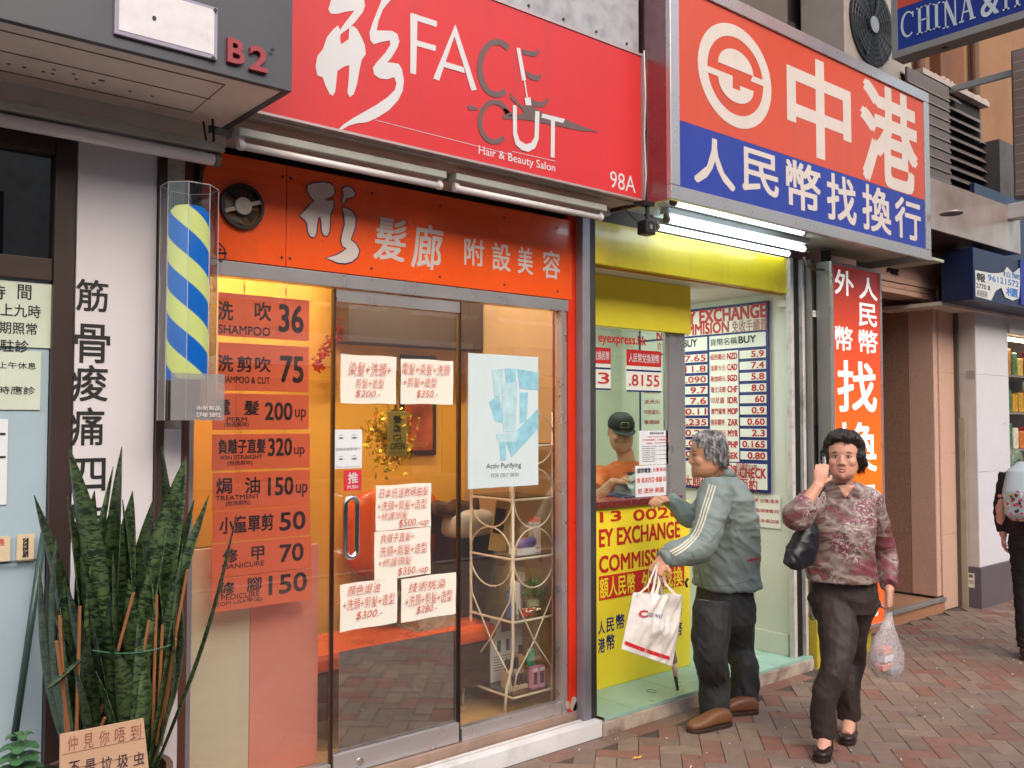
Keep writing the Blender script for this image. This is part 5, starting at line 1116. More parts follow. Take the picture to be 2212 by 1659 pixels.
MB().box(5.9, OX1, 3.561, 5.6, .0855, .112).build('inner_floor', M('lobby_floor', (168, 126, 102), .3), gw)
for (s_, u0, u1, v0, v1, m_) in (('A座', 1915, 1940, 572, 592, black), ('98', 2030, 2046, 598, 612, black)):
    lm = MB(); putp(lm, s_, u0, u1, v0, v1, 3.545, off=.015, thick=.01); o = lm.build('raised_lettering', m_, None); tag(o, 'small dark raised marks ' + s_ + ' on the granite lintel', 'letters')
c_ = at(2027, 606, 3.53); o = MB().box(c_.x - .02, c_.x + .01, 3.535, 3.548, c_.z - .03, c_.z + .03).build('red_tag', M('tag_red', (200, 30, 40), .5), None); tag(o, 'tiny red tag beside the raised numbers on the granite lintel', 'tag')
# drain pipe strip between granite and white column
o = MB().box(7.967, 8.00, 3.52, 3.60, 0, 3.0).build('pipe_duct', M('duct_dark', (96, 88, 84), .6, dirt=.5), None); tag(o, 'dark narrow duct between the granite pier and the white column', 'duct')
MB().box(7.97, 7.99, 3.47, 3.519, .0, 1.6).build('pale_strip', M('pale_strip', (170, 160, 140), .6, dirt=.4), o)
# white column
wcol = thing('white_column', 'white panelled column with dark grey base right of the granite doorway', 'column', (8.3, 3.38, 0))
wt = M('white_tile', (218, 218, 230), .3, var=.03, dirt=.15, dirtcol=(180, 176, 176)); wt2 = M('white_tile_side', (206, 200, 196), .4, var=.05, dirt=.3, dirtcol=(150, 140, 130))
zj = [.345, at(2140, 1066 + 20, 3.38).z, at(2140, (650 + 1018 * .4224) / 1.273, 3.38).z, 2.80]
z_a = at(2115, 1020, 3.38).z; z_b = at(2110, 808, 3.38).z
for (z0, z1) in ((.345, z_a - .001), (z_a + .001, z_b - .001), (z_b + .001, 2.80)):
    MB().box(8.0, 8.66, 3.38, 3.46, z0, z1).build('white_panel', wt, wcol, bevel=.0015)
    MB().box(7.998, 8.04, 3.385, 3.52, z0, z1).build('side_panel', wt2, wcol)
MB().box(7.985, 8.68, 3.365, 3.53, -.01, .343).build('dark_base', M('base_grey', (98, 92, 102), .35, dirt=.3), wcol, bevel=.003)
o = MB().box(7.9835, 7.9845, 3.42, 3.52, .17, .29).build('small_notice', paper, None); tag(o, 'small white notice pasted on the dark base of the column', 'notice')
lm = MB(); put(lm, '通渠', 3.51, 3.43, .25, .28, 7.983, axis='X', off=.02); put(lm, '24小時電話', 3.515, 3.425, .20, .235, 7.983, axis='X'); lm.build('lettering', ink, o)
o = MB().box(7.9965, 7.9975, 3.39, 3.46, 1.93, 2.0).build('small_notice', M('notice_grey', (170, 166, 166), .5), None); tag(o, 'small grey notice high on the side of the white column', 'notice')
# shop at the far right
sh = thing('goods_shop', 'open shop with packed shelves under a blue fascia at the far right', 'shop', (9.3, 3.4, 0))
MB().box(8.66, 12, 3.36, 3.40, 2.36, 2.80).build('fascia_white', wt, sh); MB().box(8.64, 8.66, 3.46, 5.0, 0, 2.8).build('shop_side_wall', M('shop_dark', (64, 56, 54), .6), sh)
MB().box(8.6, 13, 4.9, 5.0, 0, 2.8).build('shop_back_wall', MATS['shop_dark'], sh); MB().box(8.66, 13, 3.41, 4.9, 2.40, 2.45).build('shop_ceiling', cream, sh)
MB().box(8.66, 13, 3.36, 4.9, -.01, .05).build('shop_floor', tread, sh)
cols_ = [(206, 160, 60), (190, 60, 50), (222, 200, 110), (150, 40, 50), (224, 214, 200), (70, 120, 90), (200, 120, 50)]
for zi in range(5):
    z = .55 + zi * .37; MB().box(8.7, 11, 3.75, 4.2, z - .02, z).build('shelf_board', steel_dull, sh)
    for k in range(12):
        x = 8.74 + k * .15; c_ = random.choice(cols_); pk = B('packet', M('packet_%d' % (cols_.index(c_)), c_, .25, var=.3, scale=20, coat=.4), None, x, x + .12, 3.78, 3.86, z + .001, z + random.uniform(.18, .27), .012)
        tag(pk, ('mustard', 'red', 'pale gold', 'wine red', 'cream', 'green', 'orange')[cols_.index(c_)] + ' food packet on the ' + ('lowest', 'second', 'third', 'fourth', 'top')[zi] + ' shelf of the far right shop', 'packet', 'food packets on the shelves of the far right shop')
lamp = thing('shop_light', 'lit warm tube light on the ceiling of the far right shop', 'ceiling light', (9.3, 3.7, 2.38)); B('tube', glow('shop_tube', (255, 236, 190), 9), lamp, 8.8, 10.6, 3.68, 3.72, 2.36, 2.385); B('housing', white_paint, lamp, 8.78, 10.62, 3.66, 3.74, 2.386, 2.399)
jr = thing('goods_roll', 'clear wrapped roll of goods on a white box at the shop entrance', 'goods', (8.74, 3.42, 0)); 
MB().box(8.70, 8.98, 3.36, 3.54, .72, 1.05).build('white_box', paper_cool, jr, bevel=.004); MB().cyl((8.84, 3.38, 1.18), (8.84, 3.55, 1.18), .13, 24).build('wrapped_roll', M('wrap', (150, 170, 150), .15, var=.5, scale=30, metal=.3), jr, bevel=.01); MB().box(8.72, 8.96, 3.38, 3.56, .05, .719).build('pedestal', M('plinth', (180, 190, 200), .5), jr)
MB().cyl((8.82, 3.3595, .93), (8.82, 3.357, .93), .045, 16).build('blue_mark', M('mark_blue', (40, 90, 180), .4), jr)
# blue awning box with torn poster
bf = thing('blue_fascia', 'dark blue fascia box with torn posters at the upper right', 'fascia', (8.2, 3.1, 2.5))
dk = M('dark_blue_box', (30, 44, 84), .3, var=.2, dirt=.2)
p0, p1 = at(2104, 650, 3.1), at(2104, 560, 3.1); x0 = p0.x
MB().box(x0, 12, 3.10, 3.35, 2.52, 2.93).build('fascia_box', dk, bf, bevel=.004); MB().box(7.99, 12, 3.36, 3.40, 2.81, 3.6).build('blue_back_panel', dk, bf); MB().box(x0 + .01, 12, 3.352, 3.9, 2.50, 2.53).build('soffit_panel', cream, bf)
MB().box(x0 + .88, 12, 3.09, 3.099, 2.55, 2.93).build('bright_blue_edge', blue_sign, bf)
pst = MB(); pz0 = at(2107, 648, 3.096).z; X = lambda u: at(u, 620, 3.096).x
rag = [(X(2107), 2.545), (X(2140), 2.535), (X(2150), 2.62), (X(2163), 2.66), (X(2170), 2.585), (X(2186), 2.57), (X(2200), 2.60), (X(2204), 2.75), (X(2208), 2.88), (X(2196), 2.83), (X(2188), 2.80), (X(2176), 2.84), (X(2168), 2.79), (X(2157), 2.77), (X(2140), 2.755), (X(2107), 2.75)]
pst.prism(rag, 3.094, 3.0965); o = pst.build('torn_poster', M('poster_paper', (206, 210, 214), .7, var=.08), None); tag(o, 'torn white poster with blue and black print on the dark blue fascia', 'poster')
lm = MB(); put(lm, '報', X(2109), X(2128), 2.665, 2.735, 3.0932, off=.03); put(lm, '2770 8', X(2108), X(2138), 2.612, 2.65, 3.0932, off=.02); put(lm, '搬運服務', X(2109), X(2132), 2.55, 2.60, 3.0932); lm.build('lettering', ink, o)
lm = MB(); put(lm, '96121572', X(2134), X(2200), 2.69, 2.74, 3.0932, off=.02); put(lm, '櫃', X(2172), X(2198), 2.60, 2.675, 3.0932, off=.03); put(lm, '拉閘', X(2166), X(2202), 2.755, 2.80, 3.0932, off=.01); lm.build('lettering', M('poster_print_blue', (60, 120, 196), .5), o)
# ================================================================== UPPER RIGHT: canopy, louvres, air conditioner, walls
up = thing('upper_building', 'old beige and brown building front above the shops at upper right', 'building', (8, 4.6, 3.4))
beige = M('upper_beige', (138, 100, 72), .8, var=.15, dirt=.5, dirtcol=(110, 74, 56), scale=2)
MB().box(7.5, 20, 4.62, 4.9, 2.9, 14).build('beige_wall', beige, up)
MB().box(9.92, 10.5, 4.50, 4.619, 4.2, 14).build('brown_panel', M('upper_brown', (112, 70, 46), .8, var=.2, dirt=.4), up)
for x in (9.55, 10.9): MB().cyl((x, 4.55, 3.4), (x, 4.55, 12), .05, 12).build('drain_pipe', M('rust_pipe', (96, 66, 48), .7, var=.3), up)
MB().box(5.41, 7.499, 4.10, 4.3, 3.6, 14).build('dark_wall', M('upper_dark', (60, 54, 54), .8, dirt=.4), up)
# barred window behind the exchange sign
wn = thing('barred_window', 'window with small panes and grilles behind the air conditioner', 'window', (5.9, 4.05, 4.2))
x0, x1 = at(1740, 60, 4.05).x, at(1840, 60, 4.05).x; z0, z1 = 3.9, 6.2
MB().box(x0, x1, 4.06, 4.09, z0, z1).build('pane', M('dull_pane', (70, 72, 78), .2), wn); mb = MB()
for k in range(6): x = x0 + (x1 - x0) * k / 5; mb.box(x - .015, x + .015, 4.035, 4.058, z0, z1)
for k in range(9): z = z0 + (z1 - z0) * k / 8; mb.box(x0, x1, 4.028, 4.034, z - .013, z + .013)
mb.build('glazing_bars', M('bar_grey', (120, 112, 112), .6), wn)
pg = thing('pipe_bundle', 'bundle of dark pipes and brackets behind the top of the exchange sign', 'pipes', (5.2, 3.9, 3.9))
for k, (x, r) in enumerate(((4.9, .05), (5.12, .03), (5.45, .045), (5.7, .025))): MB().tube([(x, 3.85, 3.8), (x + .02, 3.85, 4.9), (x + .15, 3.85, 7)], r, 10).build('pipe', M('pipe_grey', (104, 98, 100), .5, var=.2), pg, smooth=True)
MB().box(4.6, 6.0, 3.80, 3.84, 4.5, 4.56).box(4.6, 6.0, 3.80, 3.84, 4.0, 4.05).build('bracket', black, pg)
# air conditioner
ac = thing('air_conditioner', 'dark round fan of a beige air conditioner above the exchange sign', 'air conditioner', (6.55, 3.6, 4.1))
AX0, AX1 = at(1825, 60, 3.6).x, at(1968, 60, 3.6).x; AZ0 = 3.9
acm = M('ac_beige', (166, 156, 150), .5, dirt=.4, dirtcol=(110, 100, 92))
MB().box(AX0, AX1, 3.60, 3.98, AZ0, 5.6).build('casing', acm, ac, bevel=.01)
fc_ = at(1883, 55, 3.59); fr_ = (at(1928, 60, 3.59).x - at(1838, 60, 3.59).x) / 2; fzr = fr_ 
MB().cyl((fc_.x, 3.599, fc_.z), (fc_.x, 3.585, fc_.z), fr_, 40).build('fan_opening', M('fan_black', (20, 20, 22), .5), ac)
gm = MB()
for k in range(1, 9): r = fr_ * k / 8.3; gm.tube([(fc_.x + r * math.cos(2 * math.pi * j / 32), 3.575, fc_.z + r * math.sin(2 * math.pi * j / 32)) for j in range(33)], .0028, 4, False)
for k in range(8): a = math.pi * k / 8; gm.tube([(fc_.x - fr_ * math.cos(a), 3.573, fc_.z - fr_ * math.sin(a)), (fc_.x + fr_ * math.cos(a), 3.573, fc_.z + fr_ * math.sin(a))], .0028, 4)
gm.build('fan_grille', M('grille_black', (44, 44, 46), .4), ac)
MB().cyl((fc_.x, 3.572, fc_.z), (fc_.x, 3.562, fc_.z), fr_ * .2, 20).build('fan_boss', steel_dull, ac)
for k in range(4):
    a = k * math.pi / 2 + .5; q = lambda r, t, y: (fc_.x + r * math.cos(t), y, fc_.z + r * math.sin(t))
    MB().quad(q(.04, a, 3.583), q(fr_ * .9, a - .1, 3.584), q(fr_ * .9, a + .8, 3.578), q(.04, a + .8, 3.58)).build('fan_blade', M('blade_dark', (46, 44, 44), .4), ac)
# louvred cladding and metal canopy strip
lv = thing('louvre_screen', 'brown grey ribbed louvre screen right of the exchange sign', 'louvre', (8, 3.5, 3.4))
lvm = M('louvre_brown', (104, 94, 92), .5, var=.1, dirt=.3, dirtcol=(60, 52, 50)); XE = 8.75
MB().box(AX1 - .2, XE, 3.62, 3.66, 3.2, 4.48).build('screen_back', M('louvre_dark', (36, 32, 32), .7), lv)
for k in range(14):
    z = 3.24 + k * .088; xe = XE - (0 if k < 13 else .5)
    MB().add([(AX1 - .2, 3.56, z), (xe, 3.56, z), (xe, 3.61, z + .06), (AX1 - .2, 3.61, z + .06), (AX1 - .2, 3.56, z + .006), (xe, 3.56, z + .006), (xe, 3.61, z + .066), (AX1 - .2, 3.61, z + .066)], [(0, 1, 2, 3), (4, 5, 6, 7), (0, 1, 5, 4), (2, 3, 7, 6), (1, 2, 6, 5), (0, 3, 7, 4)]).build('slat', lvm, lv)
MB().box(AX1 - .2, 7.95, 3.54, 3.56, 3.22, 4.46).build('face_sheet', lvm, lv)
for k in range(13): MB().box(AX1 - .2, 7.95, 3.530, 3.5395, 3.25 + k * .09, 3.262 + k * .09).build('rib', M('rib_light', (128, 118, 116), .5), lv)
gb = MB().box(XE, 9.6, 3.45, 3.9, 3.0, 4.15).build('concrete_block', M('stained_concrete', (86, 84, 88), .8, var=.3, dirt=.6, dirtcol=(50, 48, 50)), None); tag(gb, 'dark stained concrete block right of the louvre screen', 'block')
dc = thing('balcony_ledge', 'crumbling pale ledge with rubble on top of the louvre screen', 'ledge', (8, 3.7, 4.5))
MB().box(7.5, 8.8, 3.55, 3.9, 4.482, 4.53).build('ledge_slab', M('crumbling_white', (176, 164, 160), .9, dirt=.7, dirtcol=(80, 60, 54), scale=14), dc); rb_ = MB()
for k in range(70): rb_.sphere((7.6 + random.random() * 1.2, 3.56 + random.random() * .1, 4.53), random.uniform(.01, .035), 6, 4)
rb_.build('rubble', MATS['crumbling_white'], dc, kind='stuff')
mc = thing('metal_canopy', 'polished metal canopy strip with a round downlight beneath it', 'canopy', (7.4, 3.1, 2.95))
MB().box(6.13, 8.25, 3.10, 3.12, 2.98, 3.36).build('front_sheet', ramp_mat('dull_mirror', [(.3, (176, 158, 154)), (.7, (222, 210, 208))], 'noise', 2.5, .30, .03, metal=.6), mc, bevel=.003)
MB().box(6.13, 8.25, 3.121, 3.60, 2.985, 3.0).build('underside', M('canopy_under', (110, 98, 96), .3, metal=.6), mc)
dl = at(2055, 460, 3.3); d = ray(2055, 460); Yd = d.y * (2.98 - CAMH) / d.z; xd = d.x * (2.98 - CAMH) / d.z
dlt = MB().cyl((xd, Yd, 2.984), (xd, Yd, 2.972), .075, 28).build('downlight', M('downlight_ring', (190, 180, 178), .2, metal=.8), None, bevel=.003); tag(dlt, 'round recessed downlight under the metal canopy', 'downlight')
MB().cyl((xd, Yd, 2.9718), (xd, Yd, 2.970), .055, 24).build('lens', M('downlight_lens', (120, 110, 108), .2), dlt)
# projecting CHINA sign (face towards -X)
cs = thing('projecting_sign', 'projecting blue and red sign reading CHINA & at the top right', 'sign', (6.5, 3.2, 4.3))
CXP = 6.5; yA = atX(1928, 107, CXP).y; zbt = atX(1928, 107, CXP).z - .04
sgm = M('sign_case_grey', (128, 122, 120), .45, metal=.3, dirt=.4)
MB().box(CXP, CXP + .16, .6, yA, zbt - .035, zbt + 1.2).build('sign_case', sgm, cs, bevel=.004)
MB().box(CXP - .012, CXP - .001, .6, yA, zbt - .035, zbt + .015).box(CXP - .012, CXP - .001, yA - .045, yA, zbt + .0155, zbt + 1.2).build('face_frame', steel_dull, cs)
zsp = atX(1940, 0, CXP).z - .07
MB().box(CXP - .006, CXP - .001, .6, yA - .0455, zbt + .0155, zsp).build('blue_face', M('deep_blue_face', (30, 54, 140), .35), cs); MB().box(CXP - .006, CXP - .001, .6, yA - .0455, zsp + .001, zbt + 1.2).build('red_face', orange_sign, cs)
# serif capitals drawn from strokes
def serif(mb, ch, yl, yr, z0, z1, x):
    w = yl - yr; h = z1 - z0; t = w * .17; s = w * .10; th = h * .05
    Y = lambda f: yl - w * f; Z = lambda f: z0 + h * f
    def bar(f0, f1, g0, g1): mb.box(x - .001, x, Y(f1), Y(f0), Z(g0), Z(g1))
    def stem(f): bar(f - .09, f + .09, 0, 1); bar(f - .20, f + .20, 0, .05); bar(f - .20, f + .20, .95, 1)
    def diag(f0, g0, f1, g1, tw): mb.add([(x, Y(f0 - tw), Z(g0)), (x, Y(f0 + tw), Z(g0)), (x, Y(f1 + tw), Z(g1)), (x, Y(f1 - tw), Z(g1))], [(0, 1, 2, 3)])
    if ch == 'H': stem(.22); stem(.78); bar(.22, .78, .47, .53)
    elif ch == 'I': bar(.3, .7, 0, 1); bar(.0, 1, 0, .05); bar(.0, 1, .95, 1)
    elif ch == 'N': bar(.18, .26, 0, 1); bar(.74, .82, 0, 1); bar(.05, .40, 0, .05); bar(.05, .3, .95, 1); bar(.6, .97, .95, 1); diag(.78, 0, .22, 1, .10)
    elif ch == 'A': diag(.16, 0, .48, 1, .04); diag(.82, 0, .5, 1, .11); bar(.3, .68, .32, .38); bar(.02, .32, 0, .05); bar(.64, 1, 0, .05)
    elif ch == 'T': bar(.4, .6, 0, 1); bar(.28, .72, 0, .05); bar(.03, .97, .94, 1); bar(.03, .10, .78, 1); bar(.90, .97, .78, 1)
    elif ch == 'C':
        n = 20; o_ = []; i_ = []
        for k in range(n + 1):
            a = math.radians(50 + 260 * k / n); o_.append((x, Y(.55 + .5 * math.cos(a)), Z(.5 + .51 * math.sin(a)))); i_.append((x, Y(.58 + (.36) * math.cos(a)), Z(.5 + .44 * math.sin(a))))
        for k in range(n): mb.add([o_[k], o_[k + 1], i_[k + 1], i_[k]], [(0, 1, 2, 3)])
        bar(.86, .95, .72, .95)
lm = MB()
for ch, a, b, t, d in (('C', 1944, 1975, 25, 80), ('H', 1979, 2012, 12, 71), ('I', 2015, 2031, 6, 62), ('N', 2034, 2072, -2, 58), ('A', 2070, 2107, -14, 45), ('I', 2165, 2180, -52, 22), ('T', 2182, 2212, -60, 14), ('I', 2214, 2228, -70, 5)):
    um = (a + b) / 2; serif(lm, ch, atX(a, (t + d) / 2, CXP - .008).y, atX(b, (t + d) / 2, CXP - .008).y, atX(um, d, CXP - .008).z, atX(um, t, CXP - .008).z, CXP - .008)
putp(lm, '&', 2118, 2158, -25, 34, CXP - .008, axis='X', off=.01)
lm.build('lettering', M('pale_blue_letter', (196, 208, 220), .5), cs)
MB().cyl((CXP + .08, yA - .35, zbt - .036), (CXP + .08, yA - .35, zbt - .042), .02, 14).build('drain_hole', black, cs)
# grey lined sign at the right edge, with arm
gs = thing('lined_sign', 'grey projecting sign back with fine lines at the right edge', 'sign', (8.3, 2.9, 3.5))
gx = 8.0; p_t, p_b = atX(2182, 135, gx), atX(2190, 430, gx)
MB().box(gx + .02, gx + .09, p_t.y - .9, p_t.y, p_b.z, p_t.z + .1).build('sign_case', sgm, gs); MB().box(gx, gx + .019, p_t.y - .9, p_t.y - .02, p_b.z + .02, p_t.z + .08).build('sign_face', M('lined_face', (140, 124, 122), .5), gs)
mb = MB()
for k in range(15): z = p_b.z + .06 + k * (p_t.z - p_b.z) / 15; mb.box(gx - .002, gx - .0005, p_t.y - .9, p_t.y - .025, z, z + .006)
mb.build('face_lines', M('line_pale', (190, 176, 172), .6), gs)
am = MB().box(gx + .03, gx + .07, p_t.y, 4.4, p_t.z - .10, p_t.z - .05).build('sign_arm', M('arm_grey', (160, 166, 172), .4, metal=.4), gs)
lp = MB().box(gx - .0, gx + .12, p_t.y - .5, p_t.y + .05, p_b.z - .16, p_b.z - .03).build('sign_lamp', white_paint, None, bevel=.01); tag(lp, 'white lamp box under the grey lined sign at the right edge', 'lamp')

# ================================================================== ACROSS THE STREET (seen in the glass)
ob = thing('street_building', 'pale office block across the street, seen only as a reflection', 'building', (6, -14, 0))
obm = M('opposite_wall', (176, 168, 158), .8, var=.08, dirt=.3)
MB().box(-30, 45, -15, -14, -.02, 10).build('wall', obm, ob); wnm = M('opposite_window', (60, 66, 74), .15); mbw = MB(); mbs = MB()
for f in range(2):
    for k in range(24):
        x = -28 + k * 3; z = 4.6 + f * 3.1; mbw.box(x, x + 2.0, -13.99, -13.96, z, z + 1.6); mbs.box(x - .1, x + 2.1, -13.98, -13.80, z - .15, z - .05)
mbw.build('window_glass', wnm, ob, kind='stuff'); mbs.build('window_sills', white_paint, ob, kind='stuff')
for k in range(8): MB().box(-28 + k * 9, -20.5 + k * 9, -13.96, -13.2, 2.9, 3.7).build('shop_sign', M('opp_sign%d' % (k % 3), ((180, 60, 56), (224, 222, 214), (60, 80, 130))[k % 3], .5), ob)
for k in range(12): MB().box(-27 + k * 6, -22 + k * 6, -13.99, -13.95, .1, 2.6).build('shop_window', M('opp_shop', (88, 86, 84), .3), ob)

# ================================================================== PLANTS AT LOWER LEFT
lm_ = bpy.data.materials.new('snake_leaf'); lm_.use_nodes = True; n = lm_.node_tree; L = n.links; p = n.nodes['Principled BSDF']; p.inputs['Roughness'].default_value = .42
tc = n.nodes.new('ShaderNodeTexCoord'); mp = n.nodes.new('ShaderNodeMapping'); mp.inputs['Scale'].default_value = (18, 18, 52); L.new(tc.outputs['Object'], mp.inputs[0])
nz = n.nodes.new('ShaderNodeTexNoise'); nz.inputs['Scale'].default_value = 1.5; nz.inputs['Detail'].default_value = 5; nz.inputs['Distortion'].default_value = 1.2; L.new(mp.outputs[0], nz.inputs['Vector'])
oi = n.nodes.new('ShaderNodeObjectInfo')
cr = n.nodes.new('ShaderNodeValToRGB'); e = cr.color_ramp.elements; e[0].position = .42; e[0].color = lin((26, 42, 28)) + (1,); e[1].position = .56; e[1].color = lin((76, 98, 60)) + (1,); L.new(nz.outputs[0], cr.inputs[0])
hs = n.nodes.new('ShaderNodeHueSaturation'); mr = n.nodes.new('ShaderNodeMapRange'); mr.inputs[3].default_value = .55; mr.inputs[4].default_value = 1.15; L.new(oi.outputs['Random'], mr.inputs[0]); L.new(mr.outputs[0], hs.inputs['Value']); L.new(cr.outputs[0], hs.inputs['Color']); L.new(hs.outputs[0], p.inputs['Base Color'])
PB = Vector((.86, 2.93, .50))
sp_ = thing('snake_plant', 'tall snake plant with mottled green sword leaves at the lower left', 'plant', (PB.x, PB.y, 0))
MB().lathe((PB.x, PB.y, 0.002), [(.14, 0), (.16, .02), (.19, .46), (.205, .47), (.205, .52), (.185, .52), (.18, .48)], 28).build('pot', M('clay_pot', (112, 84, 74), .6, dirt=.4), sp_, autos=True)
MB().cyl((PB.x, PB.y, .48), (PB.x, PB.y, .50), .178, 24).build('soil', M('soil', (40, 30, 24), .95, bump=.5), sp_)
def leaf(tip, base, w, curl=.0, twist=0., prof='snake', bend=None, mat=lm_, name='leaf', parent=sp_, nseg=16):
    base = Vector(base); tip = Vector(tip); ax = (tip - base); Ln = ax.length; q = ax.to_track_quat('Z', 'Y')
    q = q @ __import__('mathutils').Quaternion((0, 0, 1), twist); vs = []; fs = []; th = .0022
    for i in range(nseg + 1):
        t = i / nseg; ww = w * (min(1, .55 + t * 1.2) * (1 - max(0, (t - .62) / .38) ** 2.0)) + .0012; bz = curl * math.sin(math.pi * t) * Ln; wob = .004 * math.sin(9 * t + twist * 3)
        for sgn, yy in ((-1, .0), (-.55, -.25), (0, -.38), (.55, -.25), (1, 0)): vs.append((sgn * ww / 2 + wob, yy * ww * .42 + bz, t * Ln))
    m_ = 5
    for i in range(nseg):
        for k in range(m_ - 1): a = i * m_ + k; fs.append((a, a + 1, a + m_ + 1, a + m_))
    nb_ = len(vs); vs += [(v[0] * .96, v[1] + th, v[2]) for v in vs]; fs += [tuple(nb_ + i for i in reversed(f)) for f in fs[:]]
    for i in range(nseg):
        for k in (0, m_ - 1): a = i * m_ + k; fs.append((a, a + m_, nb_ + a + m_, nb_ + a))
    me = bpy.data.meshes.new(name); me.from_pydata(vs, [], fs); me.update(); me.materials.append(mat)
    for p_ in me.polygons: p_.use_smooth = True
    o = bpy.data.objects.new(name, me); COL.objects.link(o); ORG[o.name] = base; o.parent = parent; o.location = base - org(parent); o.rotation_mode = 'QUATERNION'; o.rotation_quaternion = q
    return o
def T(u, v, Y=2.93): return at(u, v, Y)
leaves = [(150, 965, 175, .070, 2.88), (245, 1008, 225, .075, 2.92), (265, 965, 255, .072, 2.95), (245, 1195, 200, .060, 2.86), (400, 985, 330, .085, 2.95), (120, 1165, 150, .062, 2.95), (75, 1070, 130, .05, 2.98), (175, 1195, 180, .05, 2.90), (305, 1150, 270, .05, 2.98), (325, 1225, 290, .055, 2.88), (350, 960, 315, .078, 2.98), (205, 1060, 205, .07, 3.0), (420, 1080, 330, .055, 2.90), (450, 1070, 335, .036, 2.86), (512, 1112, 350, .032, 2.84), (395, 1175, 325, .05, 2.83), (360, 1140, 300, .06, 2.90),
          (145, 1270, 185, .055, 2.83), (235, 1290, 245, .06, 2.82), (195, 1330, 215, .05, 2.84), (275, 1250, 260, .055, 2.83), (300, 1330, 280, .05, 2.82), (340, 1310, 300, .052, 2.80), (115, 1330, 165, .05, 2.9), (375, 1340, 320, .04, 2.80), (85, 1220, 140, .05, 3.0), (285, 1060, 275, .06, 3.02), (170, 1100, 190, .065, 3.03), (330, 1080, 300, .06, 3.04), (225, 1150, 228, .065, 3.05), (255, 1400, 250, .06, 2.81), (205, 1450, 215, .05, 2.80), (310, 1420, 285, .05, 2.81), (160, 1440, 185, .05, 2.83)]
for k, (tu, tv, bu, w, Y) in enumerate(leaves):
    w *= 1.42
    tip = at(tu, tv, Y); bs = at(bu + (bu - 240) * -.35, 1600, 2.93); b_ = Vector((bs.x, 2.93 + (Y - 2.93) * .8, .50))
    leaf(tip, b_, w, curl=random.uniform(-.07, .07), twist=random.uniform(-.6, .6))
rl = random.Random(21)
for k in range(8):
    tu = rl.uniform(90, 390); tv = rl.uniform(1060, 1330); Y = rl.uniform(2.84, 3.0); bs = at(240 + (tu - 240) * .6, 1600, 2.93); leaf(at(tu, tv, Y), Vector((bs.x, 2.93 + (Y - 2.93) * .8, .50)), rl.uniform(.075, .10), curl=rl.uniform(-.07, .07), twist=rl.uniform(-.7, .7))
for (tu, tv, bu, bv, Y) in ((120, 1430, 185, 1560, 2.78),): leaf(at(100, 1490, 2.78), at(172, 1425, 2.80), .06, twist=.3)
cane = M('bamboo_cane', (150, 100, 64), .5, var=.2)
for (tu, tv, bu, bv) in ((330, 1300, 215, 1600), (370, 1360, 305, 1600), (390, 1305, 372, 1600), (470, 1250, 390, 1560), (190, 1330, 175, 1580), (137, 1350, 150, 1590), (128, 1405, 160, 1600), (405, 1370, 385, 1600), (440, 1400, 395, 1600), (255, 1570, 210, 1620)):
    f = .71; MB().tube([at(tu * .78 + 40 if False else 15 + tu * .83, tv - 20, 2.80), at(20 + bu * .83, bv + 10, 2.85)], [.0045, .0055], 7).build('cane', cane, sp_)
MB().tube([at(200 + 170 * t, 1405 + 12 * math.sin(t * 3.1) - 12 * t, 2.80) for t in [k / 8 for k in range(9)]], .0018, 5).build('green_twine', M('twine_green', (60, 110, 90), .7), sp_)
# cardboard sign
cpts = [at(130, 1587, 2.72), at(310, 1552, 2.72), at(322, 1665, 2.72), at(325, 1760, 2.72), at(128, 1760, 2.72)]
cb = MB().prism([(p_.x, p_.z) for p_ in cpts], 2.72, 2.726).build('cardboard_sign', M('cardboard', (196, 160, 134), .85, var=.08, bump=.2), None); tag(cb, 'cardboard sign with handwritten Chinese leaning on the snake plant pot', 'sign')
lm = MB()
for k, c_ in enumerate('仲見你唔到'): putp(lm, c_, 146 + k * 34, 168 + k * 34, 1590 - k * 6, 1622 - k * 6, 2.7185, off=-.002)
lm.build('handwriting', M('brown_marker', (150, 84, 76), .7), cb); lm = MB()
for k, c_ in enumerate('不是垃圾虫'): putp(lm, c_, 148 + k * 35, 172 + k * 35, 1644 - k * 5, 1674 - k * 5, 2.7185, off=.006)
lm.build('handwriting', M('dark_marker', (66, 50, 60), .7), cb); mb = MB()
for v in (1592 + 30, 1592 + 64): a_, b_ = at(135, v + 8, 2.7185), at(312, v - 28, 2.7185); mb.tube([a_, b_], .0008, 4)
mb.build('crease', M('crease_brown', (150, 116, 96), .9), cb)
